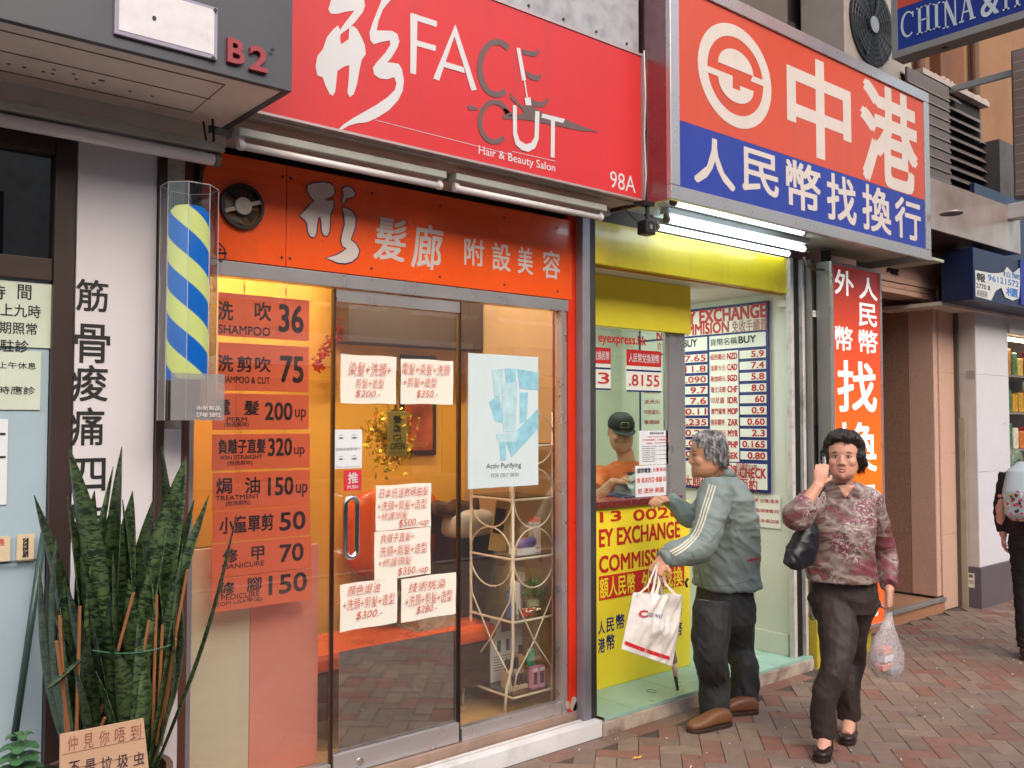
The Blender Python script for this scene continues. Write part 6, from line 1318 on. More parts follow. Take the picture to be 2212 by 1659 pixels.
# small herb pot
hb = thing('herb_plant', 'small potted herb with round leaves at the bottom left corner', 'plant', (at(45, 1650, 2.9).x, 2.9, 0))
hc = at(42, 1659, 2.9)
MB().lathe((hc.x, 2.9, .002), [(.07, 0), (.10, hc.z - .06), (.108, hc.z - .06), (.108, hc.z - .03), (.09, hc.z - .03)], 20).build('pot', black, hb, autos=True)
MB().tube([(hc.x, 2.9, hc.z - .05), (hc.x + .005, 2.9, hc.z + .10)], .004, 6).build('stem', M('herb_stem', (80, 110, 60), .6), hb)
hl = M('herb_leaf', (70, 112, 72), .5, var=.25)
for lv_, (z, r, nl) in enumerate(((.09, .03, 4), (.06, .045, 5), (.03, .05, 6), (.0, .055, 6))):
    for k in range(nl):
        a = 2 * math.pi * k / nl + lv_ * .6; ca2, sa2 = math.cos(a), math.sin(a); vs = []
        for j in range(10): t = 2 * math.pi * j / 10; rr = .5 + .5 * math.cos(t); lx = .008 + r * rr; ly = .5 * r * math.sin(t) * .9; vs.append((hc.x + lx * ca2 - ly * sa2, 2.9 + lx * sa2 + ly * ca2, hc.z + z + .012 * math.sin(rr * 2.6) - .01 * rr))
        MB().add(vs + [(v[0], v[1], v[2] - .0015) for v in vs], [tuple(range(10)), tuple(range(19, 9, -1))]).build('leaf', hl, hb)
# litter
dlf = MB().add([(0, 0, .004), (.03, .012, .012), (.07, .008, .006), (.10, -.004, .014), (.065, -.02, .004), (.025, -.018, .010)], [(0, 1, 5), (1, 2, 4, 5), (2, 3, 4)])
g = gnd(1365, 1643); dlf.v = [(v[0] * .7 + g.x, v[1] * .7 + g.y, v[2] * .6 + .003) for v in dlf.v]; o = dlf.build('dry_leaf', M('dry_leaf', (206, 160, 84), .7), None); tag(o, 'dry tan leaf lying on the brick pavement', 'leaf')
lt = MB()
for k in range(70):
    x = random.uniform(2.6, 7.5); y = random.uniform(2.0, 3.22); lt.sphere((x, y, .004), random.uniform(.002, .005), 5, 4)
lt.build('pavement_grit', paper, None, kind='stuff')
gm_ = MB()
for k in range(90):
    x = random.uniform(2.6, 9); y = random.uniform(1.2, 3.2); r_ = random.uniform(.006, .016); gm_.add([(x + r_ * math.cos(a) * random.uniform(.7, 1.1), y + r_ * math.sin(a) * random.uniform(.7, 1.1), .0032) for a in [k2 * math.pi / 4 for k2 in range(8)]], [tuple(range(8))])
gm_.build('gum_spots', M('old_gum', (74, 66, 62), .8), None, kind='stuff')
rb2 = MB().tube([(3.90 + .022 * math.cos(a / 10 * math.pi), 3.42 + .03 * math.sin(a / 10 * math.pi), .083) for a in range(21)], .0012, 5, False).build('rubber_band', M('band_brown', (110, 90, 60), .6), None); tag(rb2, 'rubber band lying on the mint booth floor', 'rubber band')
# ================================================================== PEOPLE
def ringloft(mb, rings, n=22, pw=2.0):
    """rings: (center, axisA vector, axisB vector) closed loft"""
    vs = []; fs = []
    for c, a, b in rings:
        c, a, b = Vector(c), Vector(a), Vector(b)
        for k in range(n):
            t = 2 * math.pi * k / n; ct, s_ = math.cos(t), math.sin(t); e = 2 / pw
            vs.append(c + a * math.copysign(abs(ct) ** e, ct) + b * math.copysign(abs(s_) ** e, s_))
    for i in range(len(rings) - 1):
        for k in range(n): fs.append((i * n + k, i * n + (k + 1) % n, (i + 1) * n + (k + 1) % n, (i + 1) * n + k))
    fs.append(tuple(range(n - 1, -1, -1))); fs.append(tuple((len(rings) - 1) * n + k for k in range(n)))
    return mb.add(vs, fs)
def smoothpath(pts, rad, sub=5):
    P = [Vector(p) for p in pts]; out = []; ro = []
    for i in range(len(P) - 1):
        p0, p1, p2, p3 = P[max(i - 1, 0)], P[i], P[i + 1], P[min(i + 2, len(P) - 1)]
        for k in range(sub):
            t = k / sub; out.append(.5 * ((2 * p1) + (p2 - p0) * t + (2 * p0 - 5 * p1 + 4 * p2 - p3) * t * t + (3 * p1 - p0 - 3 * p2 + p3) * t ** 3)); ro.append(rad[i] + (rad[i + 1] - rad[i]) * (t * t * (3 - 2 * t)))
    out.append(P[-1]); ro.append(rad[-1]); return out, ro
def limb(mb, pts, rad, n=16, sub=5):
    p, r = smoothpath(pts, rad, sub); return mb.tube(p, r, n)
def fuse(mb, name, mat, parent, voxel=.006, smooth=4, fold=None, label=None):
    root = org(parent); me = mb.mesh(name + '_raw'); o = bpy.data.objects.new('tmp', me); COL.objects.link(o)
    md = o.modifiers.new('r', 'REMESH'); md.mode = 'VOXEL'; md.voxel_size = voxel; md.adaptivity = 0
    if smooth: s = o.modifiers.new('s', 'SMOOTH'); s.iterations = smooth; s.factor = .5
    dg = bpy.context.evaluated_depsgraph_get(); ev = o.evaluated_get(dg); m2 = bpy.data.meshes.new_from_object(ev); bpy.data.objects.remove(o)
    if fold:
        nrm = [v.normal.copy() for v in m2.vertices]
        for v, nn in zip(m2.vertices, nrm): v.co += nn * fold(v.co)
    for v in m2.vertices: v.co -= root
    m2.name = name; m2.materials.clear(); m2.materials.append(mat)
    for p_ in m2.polygons: p_.use_smooth = True
    q = bpy.data.objects.new(name, m2); COL.objects.link(q); q.parent = parent; ORG[q.name] = root
    return q
def frame(fwd, tilt=0.0):
    f = Vector(fwd); f.z = 0; f.normalize(); u = Vector((0, 0, 1)); l = u.cross(f)      # l = person's left
    if tilt: r_ = Matrix.Rotation(tilt, 3, l); f = r_ @ f; u = r_ @ u
    return f, l, u
def head(mb, c, f, l, u, s=1.0, jaw=1.0):
    """c = centre of the head (eye line), s scale; adds skull, face, nose, lips, ears, chin"""
    def P(a, b, h): return c + (f * a + l * b + u * h) * s
    prof = [(-.115, .020, .040, .040), (-.108, .030, .052, .050), (-.09, .028, .068 * jaw, .064), (-.065, .018, .078 * jaw, .074), (-.035, .008, .080, .080), (0, 0, .079, .088), (.03, -.002, .080, .093), (.06, -.008, .079, .092), (.085, -.014, .070, .082), (.105, -.018, .052, .062), (.117, -.02, .026, .032), (.120, -.02, .006, .008)]
    h0 = [(P(o_ - .004, 0, h), f * ry * s, l * rx * .97 * s) for h, o_, rx, ry in prof]
    ringloft(mb, h0, 28, 2.15)
    ringloft(mb, [(P(.062, 0, .028), f * .006 * s, l * .006 * s), (P(.080, 0, .008), f * .012 * s, l * .009 * s), (P(.087, 0, -.018), f * .015 * s, l * .013 * s), (P(.089, 0, -.034), f * .016 * s, l * .018 * s), (P(.080, 0, -.042), f * .010 * s, l * .015 * s)], 12)
    for sg in (1, -1):
        mb.sphere(P(.087, sg * .015, -.035), .008 * s, 8, 6); mb.sphere(P(.054, sg * .042, -.026), .028 * s, 12, 8)
        mb.sphere(P(.074, sg * .030, .028), (.009 * s,) * 3, 8, 6)
        ringloft(mb, [(P(-.010, sg * .074, .020), f * .010 * s, u * .010 * s), (P(-.016, sg * .084, .004), f * .017 * s, u * .030 * s), (P(-.020, sg * .088, .002), f * .014 * s, u * .026 * s)], 12)
    ringloft(mb, [(P(.064, .036, -.068), u * .010 * s, f * .008 * s), (P(.075, .018, -.069), u * .012 * s, f * .009 * s), (P(.078, .0, -.069), u * .014 * s, f * .010 * s), (P(.075, -.018, -.069), u * .012 * s, f * .009 * s), (P(.064, -.036, -.068), u * .010 * s, f * .008 * s)], 12)
    mb.sphere(P(.070, 0, -.095), (.022 * s,) * 3, 12, 8)
    return P
def face_parts(P, f, l, u, s, parent, skin_d, brow_c, smile=0):
    for sg in (1, -1):
        ce = P(.0745, sg * .032, .004)
        mb = MB(); ringloft(mb, [(ce + l * .0165 * s, u * .0008, f * .001), (ce + l * .008 * s + f * .004 * s, u * .0034 * s, f * .003 * s), (ce + f * .006 * s, u * .0042 * s, f * .004 * s), (ce - l * .008 * s + f * .004 * s, u * .0034 * s, f * .003 * s), (ce - l * .0165 * s, u * .0008, f * .001)], 10)
        mb.build('eye', M('eye_white', (196, 182, 174), .4, var=0, bump=0), parent, smooth=True)
        mb = MB().sphere(ce + f * .0060 * s, .0050 * s, 10, 7); mb.build('iris', M('iris_dark', (22, 14, 12), .5, var=0, bump=0, spec=.2), parent, smooth=True)
        mb = MB().tube([ce + l * .018 * s + f * .001 * s, ce + l * .009 * s + f * .008 * s + u * .0055 * s, ce + f * .010 * s + u * .0068 * s, ce - l * .009 * s + f * .008 * s + u * .0055 * s, ce - l * .018 * s + f * .001 * s], .0017 * s, 6); mb.build('eyelid', M('lid_dark', (70, 46, 40), .5, bump=0), parent, smooth=True)
        mb = MB().tube([P(.080, sg * .014, .024), P(.083, sg * .032, .0295), P(.074, sg * .052, .023)], [.0020 * s, .0027 * s, .0012 * s], 6); mb.build('eyebrow', brow_c, parent, smooth=True)
def hand(mb, wrist, d, palm_n, s=1.0, curl=.5, side=1, spread=.012):
    """d finger direction, palm_n normal the palm faces, side = thumb side sign"""
    d = Vector(d).normalized(); pn = Vector(palm_n); pn = (pn - d * pn.dot(d)).normalized(); sd = d.cross(pn) * side
    w = Vector(wrist)
    ringloft(mb, [(w - d * .01, pn * .019 * s, sd * .027 * s), (w + d * .02 * s, pn * .018 * s, sd * .033 * s), (w + d * .055 * s, pn * .017 * s, sd * .040 * s), (w + d * .085 * s, pn * .013 * s, sd * .040 * s)], 14, 2.6)
    for k, (o_, ln) in enumerate(((.029, .070), (.010, .078), (-.010, .072), (-.029, .056))):
        b = w + d * .078 * s + sd * o_ * s; pts = [b - d * .012 * s]; cur = b; dd = d + sd * (o_ * .8)
        ang_ = 0
        for j, fr_ in enumerate((.42, .33, .27)):
            ang_ += curl * (1.0 if j == 0 else 1.1) * (1 + .08 * k); v = (dd.normalized() * math.cos(ang_) + pn * math.sin(ang_)); cur = cur + v * ln * fr_ * s; pts.append(cur)
        mb.tube(pts, [.0095 * s, .0090 * s, .0082 * s, .0066 * s], 9)
        mb.sphere(cur, .0066 * s, 8, 6)
    b = w + d * .022 * s + sd * .028 * s; t1 = b + (sd * .7 + d * .6 + pn * .3).normalized() * .036 * s; t2_ = t1 + (sd * .15 + d * .8 + pn * .55).normalized() * .032 * s
    mb.tube([b - sd * .012 * s, b, t1, t2_], [.012 * s, .0125 * s, .0105 * s, .0078 * s], 9); mb.sphere(t2_, .0078 * s, 8, 6)
def folds(k, amp, sc=(9, 9, 16), seed=0, extra=None):
    def F(co):
        q = Vector((co.x * sc[0] + seed, co.y * sc[1], co.z * sc[2] + (co.x - co.y) * 3)); q += Vector((noise.noise(q * .6), noise.noise(q * .6 + Vector((9, 0, 0))), 0)) * .8
        a = (.22 - abs(noise.noise(q))) * amp * 1.5; b = (.2 - abs(noise.noise(q * 2.2 + Vector((0, seed, 4))))) * amp * .7
        r = a + b + noise.noise(q * .5) * amp * .6
        if extra: r += extra(co)
        return r
    return F
skin_m = M('skin_tan', (206, 150, 120), .5, var=.08, scale=20, bump=.04, bscale=200); skin_w = M('skin_light', (216, 160, 138), .48, var=.07, scale=22, bump=.04, bscale=200)
skin_dk = M('skin_shade_fold', (150, 100, 82), .55); lip = M('lip_rose', (172, 78, 76), .4, bump=0)

def shoe(parent, heel, d, mat, sole_m, ln=.27, w=.048, name='shoe', low=False, z0=.002, pitch=0):
    d = Vector(d); d.z = 0; d.normalize(); s_ = Vector((-d.y, d.x, 0)); h = Vector(heel); up = Vector((0, 0, 1))
    rot = Matrix.Rotation(pitch, 3, s_)
    def Q(a, b, c): v = d * a + s_ * b + up * c; return h + rot @ v if pitch else h + v
    mb = MB(); rg = []
    for t, ww, hh in ((0, .6, .05), (.08, .85, .075 if not low else .05), (.25, .9, .082 if not low else .045), (.45, .88, .075 if not low else .036), (.65, 1.0, .055 if not low else .034), (.85, .95, .042 if not low else .032), (.97, .6, .030), (1.0, .25, .022)):
        c = Q(ln * t, 0, .014 + hh / 2); rg.append((c, rot @ (s_ * w * ww) if pitch else s_ * w * ww, (rot @ up if pitch else up) * hh / 2))
    ringloft(mb, rg, 18, 2.6); fuse(mb, name, mat, parent, .004, 3)
    mb = MB(); pts = []; 
    for t, ww in ((0, .55), (.06, .85), (.25, .98), (.45, .95), (.68, 1.08), (.87, 1.0), (.98, .6), (1.02, .2)): pts.append((t, ww))
    lo = [Q(ln * t, w * ww, 0) for t, ww in pts] + [Q(ln * t, -w * ww, 0) for t, ww in reversed(pts)]; hi = [p_ + (rot @ up if pitch else up) * .020 for p_ in lo]; nn = len(lo)
    mb.add(lo + hi, [tuple(range(nn)), tuple(range(2 * nn - 1, nn - 1, -1))] + [(k, (k + 1) % nn, nn + (k + 1) % nn, nn + k) for k in range(nn)]); mb.build('sole', sole_m, parent, bevel=.003)

# ---------------------------------------------------------------- old man at the counter
MY0 = 3.03
om = thing('person', 'grey haired old man in a grey green track jacket leaning on the exchange counter', 'person', (4.15, 3.03, 0))
f, l, u = frame((-.88, .48, 0)); 
A = lambda uu, vv, Y=MY0: at(uu, vv, Y)
hip = A(1566, 1290, 3.04); chest = A(1572, 1115, 3.03); neck = A(1552, 1022, 3.03); hc = A(1528, 985, 3.03)
fh, lh, uh = frame((-.80, .60, 0), .06)
body = MB()
P = head(body, hc + Vector((.0, 0, .005)), fh, lh, uh, 1.0, 1.0)
limb(body, [hc + Vector((.035, .0, -.06)), neck + Vector((.02, 0, .01)), neck + Vector((.05, 0, -.09))], [.058, .060, .075])
ringloft(body, [(neck + Vector((.04, 0, -.09)), f * .07, l * .12), (chest, f * .11, l * .16), (hip + u * .12, f * .13, l * .16), (hip, f * .12, l * .16)], 20)
kn1, kn2 = A(1534, 1420, 2.97), A(1598, 1410, 3.10)
an1, an2 = gnd(1552, 1560) + Vector((.0, .02, .09)), gnd(1615, 1534) + Vector((0, .02, .09))
limb(body, [A(1540, 1300, 2.97), A(1536, 1360, 2.96), kn1, an1 + Vector((-.01, 0, .15)), an1], [.088, .080, .056, .048, .036])
limb(body, [A(1592, 1300, 3.10), A(1594, 1360, 3.11), kn2, an2 + Vector((0, 0, .15)), an2], [.088, .080, .056, .048, .036])
# arms: near arm (his left) hangs forward with the bag, far arm reaches the counter
sh1 = A(1545, 1075, 2.86); el1 = A(1515, 1178, 2.84); wr1 = A(1432, 1207, 2.90); sh2 = A(1545, 1078, 3.18); el2 = A(1500, 1118, 3.26); wr2 = A(1447, 1080, 3.40)
limb(body, [sh1, el1, wr1], [.05, .042, .027]); limb(body, [sh2, el2, wr2], [.05, .042, .027])
hand(body, wr1, (-.55, .1, -.8), (.6, .3, -.5), .98, .75, 1); hand(body, wr2, (-.95, .05, .10), (0, .3, -.95), .98, .42, -1)
bo = fuse(body, 'body', skin_m, om, .0045, 3)
face_parts(P, fh, lh, uh, 1.0, om, skin_dk, M('brow_grey', (120, 112, 108), .8))
mb = MB(); ringloft(mb, [(P(.077, .022, -.068), uh * .002, fh * .003), (P(.085, 0, -.067), uh * .0045, fh * .004), (P(.077, -.022, -.068), uh * .002, fh * .003)], 8); mb.build('lips', lip, om, smooth=True)
hm2 = MB()
ringloft(hm2, [(P(-.055, 0, -.060), fh * .036, lh * .062), (P(-.046, 0, -.03), fh * .052, lh * .074), (P(-.038, 0, .01), fh * .062, lh * .0800), (P(-.026, 0, .05), fh * .078, lh * .083), (P(-.014, 0, .085), fh * .086, lh * .077), (P(-.014, 0, .108), fh * .074, lh * .062), (P(-.018, 0, .124), fh * .048, lh * .04), (P(-.02, 0, .130), fh * .02, lh * .015)], 26, 2.2)
def hairF(sd, amp=.006):
    def F(co):
        q = co - hcur; return noise.noise(Vector((q.x * 40 + sd, q.y * 40, q.z * 22))) * amp + noise.noise(Vector((q.x * 120, q.y * 120 + sd, q.z * 60))) * amp * .5
    return F
hcur = hc
grey_hair = ramp_mat('grey_hair', [(.35, (60, 60, 64)), (.5, (122, 122, 126)), (.65, (176, 176, 180))], 'noise', 60, .55, .4, 200, detail=6, stretch=(1, 1, .35))
fuse(hm2, 'hair', grey_hair, om, .004, 2, hairF(3))
# hair strands: many thin tufts
def tufts(nm, n_, P_, fh_, lh_, uh_, mat, parent, zmin=-.05, ln=.035, back=.02, rad=(.093, .088, .125), cut=lambda a, b, h: True, off=-.012):
    mb = MB(); r_ = random.Random(11); k = 0
    while k < n_:
        th = r_.uniform(0, 2 * math.pi); h = r_.uniform(zmin, .13); rr = math.sqrt(max(.02, 1 - (max(0, h) / .137) ** 2)); a, b = rad[0] * rr * math.cos(th) + off, rad[1] * rr * math.sin(th)
        if not cut(a, b, h): continue
        k += 1; c0 = P_(a, b, h); o_ = (c0 - P_(off, 0, 0)).normalized(); d_ = (-fh_ * .5 - uh_ * .7 + o_ * .12 + Vector([r_.gauss(0, .25) for _ in range(3)]))
        d_ = (d_ - o_ * d_.dot(o_) * .85).normalized() * ln * r_.uniform(.6, 1.3); w_ = d_.cross(o_).normalized() * .0022
        m_ = c0 + d_ * .5 + o_ * .004
        mb.add([c0 - w_, c0 + w_, m_ + w_, m_ - w_, c0 + d_ + o_ * .001], [(0, 1, 2, 3), (3, 2, 4)])
    return mb.build(nm, mat, parent)
ccut = lambda a, b, h: not (a > .035 and h < .055) and not (a > .0 and h < -.0) and not (a > -.05 and h < -.02)
tufts('hair_strands', 2600, P, fh, lh, uh, grey_hair, om, cut=ccut)
# jacket
jk = M('jacket_sage', (120, 134, 134), .6, var=.08, scale=4, bump=.12, bscale=260)
J = MB()
cen = lambda uu, vv, Y: A(uu, vv, Y)
ringloft(J, [(neck + Vector((.028, .0, -.015)), f * .072, l * .085), (neck + Vector((.045, 0, -.05)), f * .10, l * .15), (A(1568, 1075, 3.03), f * .128, l * .205), (A(1572, 1130, 3.03), f * .150, l * .205), (A(1572, 1180, 3.035), f * .152, l * .195), (A(1571, 1225, 3.04), f * .162, l * .200), (A(1571, 1262, 3.04), f * .172, l * .206), (A(1571, 1267, 3.04), f * .162, l * .196)], 30, 2.3)
limb(J, [sh1 + Vector((.03, .05, .03)), sh1, el1 + Vector((.01, 0, .01)), (el1 * .4 + wr1 * .6), wr1 + (el1 - wr1).normalized() * .02], [.075, .084, .070, .060, .046])
limb(J, [sh2 + Vector((.03, -.05, .03)), sh2, el2 + Vector((.0, 0, 0)), (el2 * .4 + wr2 * .6), wr2 + (el2 - wr2).normalized() * .02], [.075, .082, .068, .058, .044])
fuse(J, 'jacket', jk, om, .006, 5, folds(0, .015, (6, 6, 9), 2))
C = MB(); ringloft(C, [(neck + Vector((.03, 0, -.02)), f * .076, l * .086), (neck + Vector((.016, 0, .028)), f * .066, l * .070), (neck + Vector((.016, 0, .030)), f * .056, l * .060)], 22); C.build('collar', jk, om, smooth=True)
# cuffs
for wr, el in ((wr1, el1), (wr2, el2)):
    d_ = (wr - el).normalized(); MB().tube([wr - d_ * .045, wr - d_ * .035, wr + d_ * .008, wr + d_ * .012], [.045, .048, .042, .034], 18).build('cuff', jk, om, smooth=True)
# three white stripes down the near sleeve
strm = M('jacket_stripe', (206, 204, 188), .6, bump=.2, bscale=300)
camdir = (Vector((0, 0, CAMH)) - el1).normalized()
def sproj(u_, v_, Y):   # stripe points laid on the sleeve
    return A(u_, v_, Y)
bvh = None
from mathutils.bvhtree import BVHTree
def bvh_of(o):
    m_ = o.data; off_ = org(o.parent) if o.parent else Vector(o.location); return BVHTree.FromPolygons([v.co + off_ for v in m_.vertices], [tuple(p_.vertices) for p_ in m_.polygons])
jo = [o for o in om.children if o.name.startswith('jacket')][0]; JB = bvh_of(jo)
def onsurf(T_, u_, v_, lift=.002):
    o_ = Vector((0, 0, CAMH)); d_ = ray(u_, v_).normalized(); h_, nrm, _, _ = T_.ray_cast(o_, d_); 
    return (h_ - d_ * lift) if h_ else None
def surfstrip(T_, pts, w, name, mat, parent, lift=.0015, n=26):
    P_, _ = smoothpath([Vector((a, b, 0)) for a, b in pts], [1] * len(pts), 8); L_ = []; R_ = []
    for i, p_ in enumerate(P_):
        d_ = (P_[min(i + 1, len(P_) - 1)] - P_[max(i - 1, 0)]).normalized(); nn = Vector((-d_.y, d_.x, 0)) * w / 2
        a = onsurf(T_, p_.x + nn.x, p_.y + nn.y, lift); b = onsurf(T_, p_.x - nn.x, p_.y - nn.y, lift)
        if a and b and (a - b).length < .05: L_.append(a); R_.append(b)
    if len(L_) > 2:
        mb = MB(); vs = L_ + R_; k = len(L_); mb.add(vs, [(i, i + 1, k + i + 1, k + i) for i in range(k - 1) if (L_[i + 1] - L_[i]).length < .06]); mb.build(name, mat, parent)
for k in range(3):
    o_ = k * 6.5; surfstrip(JB, [(1533 + o_, 1046 + k * 1.5), (1518 + o_, 1095), (1500 + o_, 1148), (1474 + o_, 1176 + k * 2), (1446 + o_ * .9, 1192 + k * 4)], 3.4, 'sleeve_stripe', strm, om)
surfstrip(JB, [(1586, 1120), (1560, 1140), (1536, 1172)], 1.6, 'seam', M('jacket_seam', (84, 98, 98), .7), om); surfstrip(JB, [(1494, 1190), (1512, 1240), (1516, 1270)], 1.8, 'zip_pocket', M('jacket_seam', (84, 98, 98), .7), om); surfstrip(JB, [(1503, 1262), (1560, 1266), (1632, 1252)], 1.4, 'hem_seam', M('jacket_seam', (84, 98, 98), .7), om)
lg = onsurf(JB, 1625, 1208, .003)
if lg: surfstrip(JB, [(1614, 1212), (1640, 1206)], 4, 'chest_logo', M('logo_red', (170, 40, 56), .6), om)
# trousers
tr = M('charcoal_trousers', (44, 46, 50), .7, var=.12, bump=.15, bscale=300)
Tm = MB()
ringloft(Tm, [(hip + u * .06, f * .13, l * .165), (hip - u * .03, f * .15, l * .18), (hip - u * .12, f * .14, l * .17), (hip - u * .17, f * .10, l * .13)], 24, 2.3)
limb(Tm, [A(1540, 1300, 2.97), A(1536, 1360, 2.96), kn1, an1 + Vector((-.01, 0, .15)), an1 + Vector((0, 0, .0)), an1 + Vector((.005, 0, -.055))], [.096, .100, .086, .080, .080, .084])
limb(Tm, [A(1592, 1300, 3.10), A(1594, 1360, 3.11), kn2, an2 + Vector((0, 0, .15)), an2 + Vector((0, 0, .0)), an2 + Vector((.005, 0, -.055))], [.096, .098, .084, .078, .078, .082])
fuse(Tm, 'trousers', tr, om, .006, 4, folds(0, .013, (9, 9, 6), 5))
tan_l = M('tan_leather', (118, 80, 58), .45, var=.12, bump=.08); dk_sole = M('dark_sole', (52, 36, 30), .6)
s1 = gnd(1576, 1565); s2 = gnd(1636, 1540)
shoe(om, s1 + Vector((0, 0, .0)), (-.93, .20, 0), tan_l, dk_sole, .268, .044); shoe(om, s2, (-.85, .5, 0), M('brown_leather', (112, 70, 52), .45), dk_sole, .262, .042)
# hooked umbrella + bag
ubr = thing('umbrella', 'folded beige umbrella with black tip hanging beside the white bag', 'umbrella', (at(1462, 1487, 2.93).x, 2.93, at(1462, 1487, 2.93).z))
MB().tube([at(1418, 1215, 2.90), at(1440, 1340, 2.93), at(1455, 1430, 2.94)], [.005, .016, .020], 10).tube([at(1452, 1410, 2.94), at(1460, 1462, 2.935)], [.020, .010], 12).build('canopy', M('umbrella_beige', (176, 160, 144), .6), ubr, smooth=True)
MB().tube([at(1459, 1460, 2.935), at(1464, 1491, 2.935)], [.0095, .007], 10).build('tip', black, ubr)
MB().tube([at(1455, 1212, 2.93), at(1445, 1216, 2.93), at(1430, 1214, 2.91)], .008, 8).build('handle', black, ubr, smooth=True)
MB().tube([at(1484, 1268, 2.88), at(1481, 1258, 2.88), at(1486, 1250, 2.88)], .006, 8).build('hook', black, ubr, smooth=True)
bag = thing('carrier_bag', 'white plastic carrier bag with red bottom band hanging from the old man\'s hand', 'bag', (at(1405, 1430, 2.88).x, 2.88, at(1405, 1430, 2.88).z))
bagm = M('bag_white', (226, 222, 220), .35, var=.04, bump=.05, bscale=30)
def sheetmesh(corners, nu, nv, bulge, yb, seed, thick=.03):
    """front + back sheet spanned between four photo corners on plane yb, pushed out by bulge"""
    (a, b, c, d) = [at(x, y, yb) for x, y in corners]; mb = MB(); fr_ = []; bk_ = []
    for j in range(nv + 1):
        for i in range(nu + 1):
            s_, t_ = i / nu, j / nv; p_ = (a * (1 - s_) + b * s_) * (1 - t_) + (d * (1 - s_) + c * s_) * t_
            e_ = math.sin(math.pi * s_) ** .5 * (.25 + .75 * math.sin(math.pi * min(1, t_ * .62 + .28)))
            fo = (.3 - abs(noise.noise(Vector((s_ * 6 + t_ + seed, t_ * 1.8, 0))))) * .05 + (.2 - abs(noise.noise(Vector((s_ * 13, t_ * 7 + seed, 3))))) * .014
            fr_.append(p_ + Vector((0, -(bulge * e_ + fo * e_), 0))); bk_.append(p_ + Vector((0, bulge * .6 * e_ + .002, 0)))
    n_ = nu + 1; F_ = [(j * n_ + i, j * n_ + i + 1, (j + 1) * n_ + i + 1, (j + 1) * n_ + i) for j in range(nv) for i in range(nu)]
    mb.add(fr_, F_); mb.add(bk_, F_); return mb, fr_
mb, frn = sheetmesh([(1368, 1280), (1473, 1284), (1452, 1440), (1342, 1402)], 34, 30, .05, 2.90, 1.7)
bo_ = mb.build('bag_body', bagm, bag, smooth=True)
BB = bvh_of(bo_)
surfstrip(BB, [(1350, 1388), (1372, 1397), (1400, 1407), (1430, 1417), (1447, 1422)], 8, 'red_band', M('bag_red', (206, 36, 48), .4), bag)
for a_, b_, c_ in (((1378, 1284), (1398, 1268), (1420, 1215)), ((1408, 1284), (1412, 1268), (1422, 1215)), ((1416, 1286), (1424, 1262), (1422, 1215)), ((1462, 1288), (1438, 1262), (1424, 1215))):
    pa_, pb_, pc_ = at(*a_, 2.87), at(*b_, 2.885), at(*c_, 2.90); w_ = Vector((.012, 0, 0)); MB().add([pa_ - w_, pa_ + w_, pb_ - w_ * .8, pb_ + w_ * .8, pc_ - w_ * .5, pc_ + w_ * .5], [(0, 1, 3, 2), (2, 3, 5, 4)]).build('handle_strap', bagm, bag)
def surftext(T_, s_, uL, uR, vT, vB, name, mat, parent, off=.0, rot=0, lift=.0015, slope=0):
    vs, fs, a, b, c, d = glyphs(s_, off, 0); out = []
    for v in vs:
        uu = uL + (v[0] - a) / (b - a) * (uR - uL); vv = vB - (v[1] - c) / (d - c) * (vB - vT) + (uu - uL) * slope; h_ = onsurf(T_, uu, vv, lift)
        if h_ is None: return
        out.append(h_)
    MB().add(out, fs).build(name, mat, parent)
surftext(BB, 'C', 1380, 1400, 1318, 1334, 'logo', M('bag_logo_red', (196, 40, 70), .4), bag, off=.05, lift=.004); surftext(BB, 'GO  WAY', 1401, 1432, 1323, 1332, 'lettering', M('bag_logo_navy', (60, 60, 130), .4), bag, off=.01, slope=.15, lift=.004)

# ---------------------------------------------------------------- woman on the phone
WY = 2.44
wm = thing('person', 'smiling woman in a patterned maroon blouse walking while on the phone', 'person', (4.12, 2.44, 0))
f, l, u = frame((-.88, -.47, 0)); fh, lh, uh = frame((-.93, -.42, 0), .0)
W_ = lambda uu, vv, Y=WY: at(uu, vv, Y)
hc = W_(1822, 987); hcur = hc; neck = W_(1822, 1045, 2.46); chest = W_(1820, 1130, 2.46); hipw = W_(1822, 1275, 2.47)
body = MB(); P = head(body, hc, fh, lh, uh, .93, .97)
limb(body, [hc - uh * .06 - fh * .015, neck, neck - u * .06], [.048, .050, .062])
ringloft(body, [(neck - u * .045, f * .06, l * .10), (W_(1820, 1085, 2.47), f * .085, l * .14), (chest, f * .10, l * .145), (hipw + u * .1, f * .11, l * .15), (hipw, f * .11, l * .15)], 20)
# her right side is at the picture's left
shR, elR, wrR = W_(1757, 1082, 2.50), W_(1720, 1122, 2.42), W_(1768, 1047, 2.35)
shL, elL, wrL = W_(1880, 1085, 2.38), W_(1912, 1190, 2.38), W_(1921, 1278, 2.30)
limb(body, [shR, elR, wrR], [.045, .040, .025]); limb(body, [shL, elL, wrL], [.045, .038, .024])
hand(body, wrR, (.30, -.05, .92), (.75, .55, .0), .84, .38, -1); hand(body, wrL, (-.05, -.02, -1), (-.2, .9, 0), .88, .85, 1)
knF, knB = W_(1805, 1440, 2.40), W_(1838, 1430, 2.50); anF = gnd(1782, 1622) + Vector((0, .0, .09)); anB = gnd(1842, 1592) + Vector((.02, .03, .10))
limb(body, [hipw - l * .075, (hipw + knF) / 2, knF, anF + u * .12, anF], [.085, .074, .052, .038, .030]); limb(body, [hipw + l * .075, (hipw + knB) / 2, knB, anB + u * .12, anB], [.085, .074, .052, .038, .030])
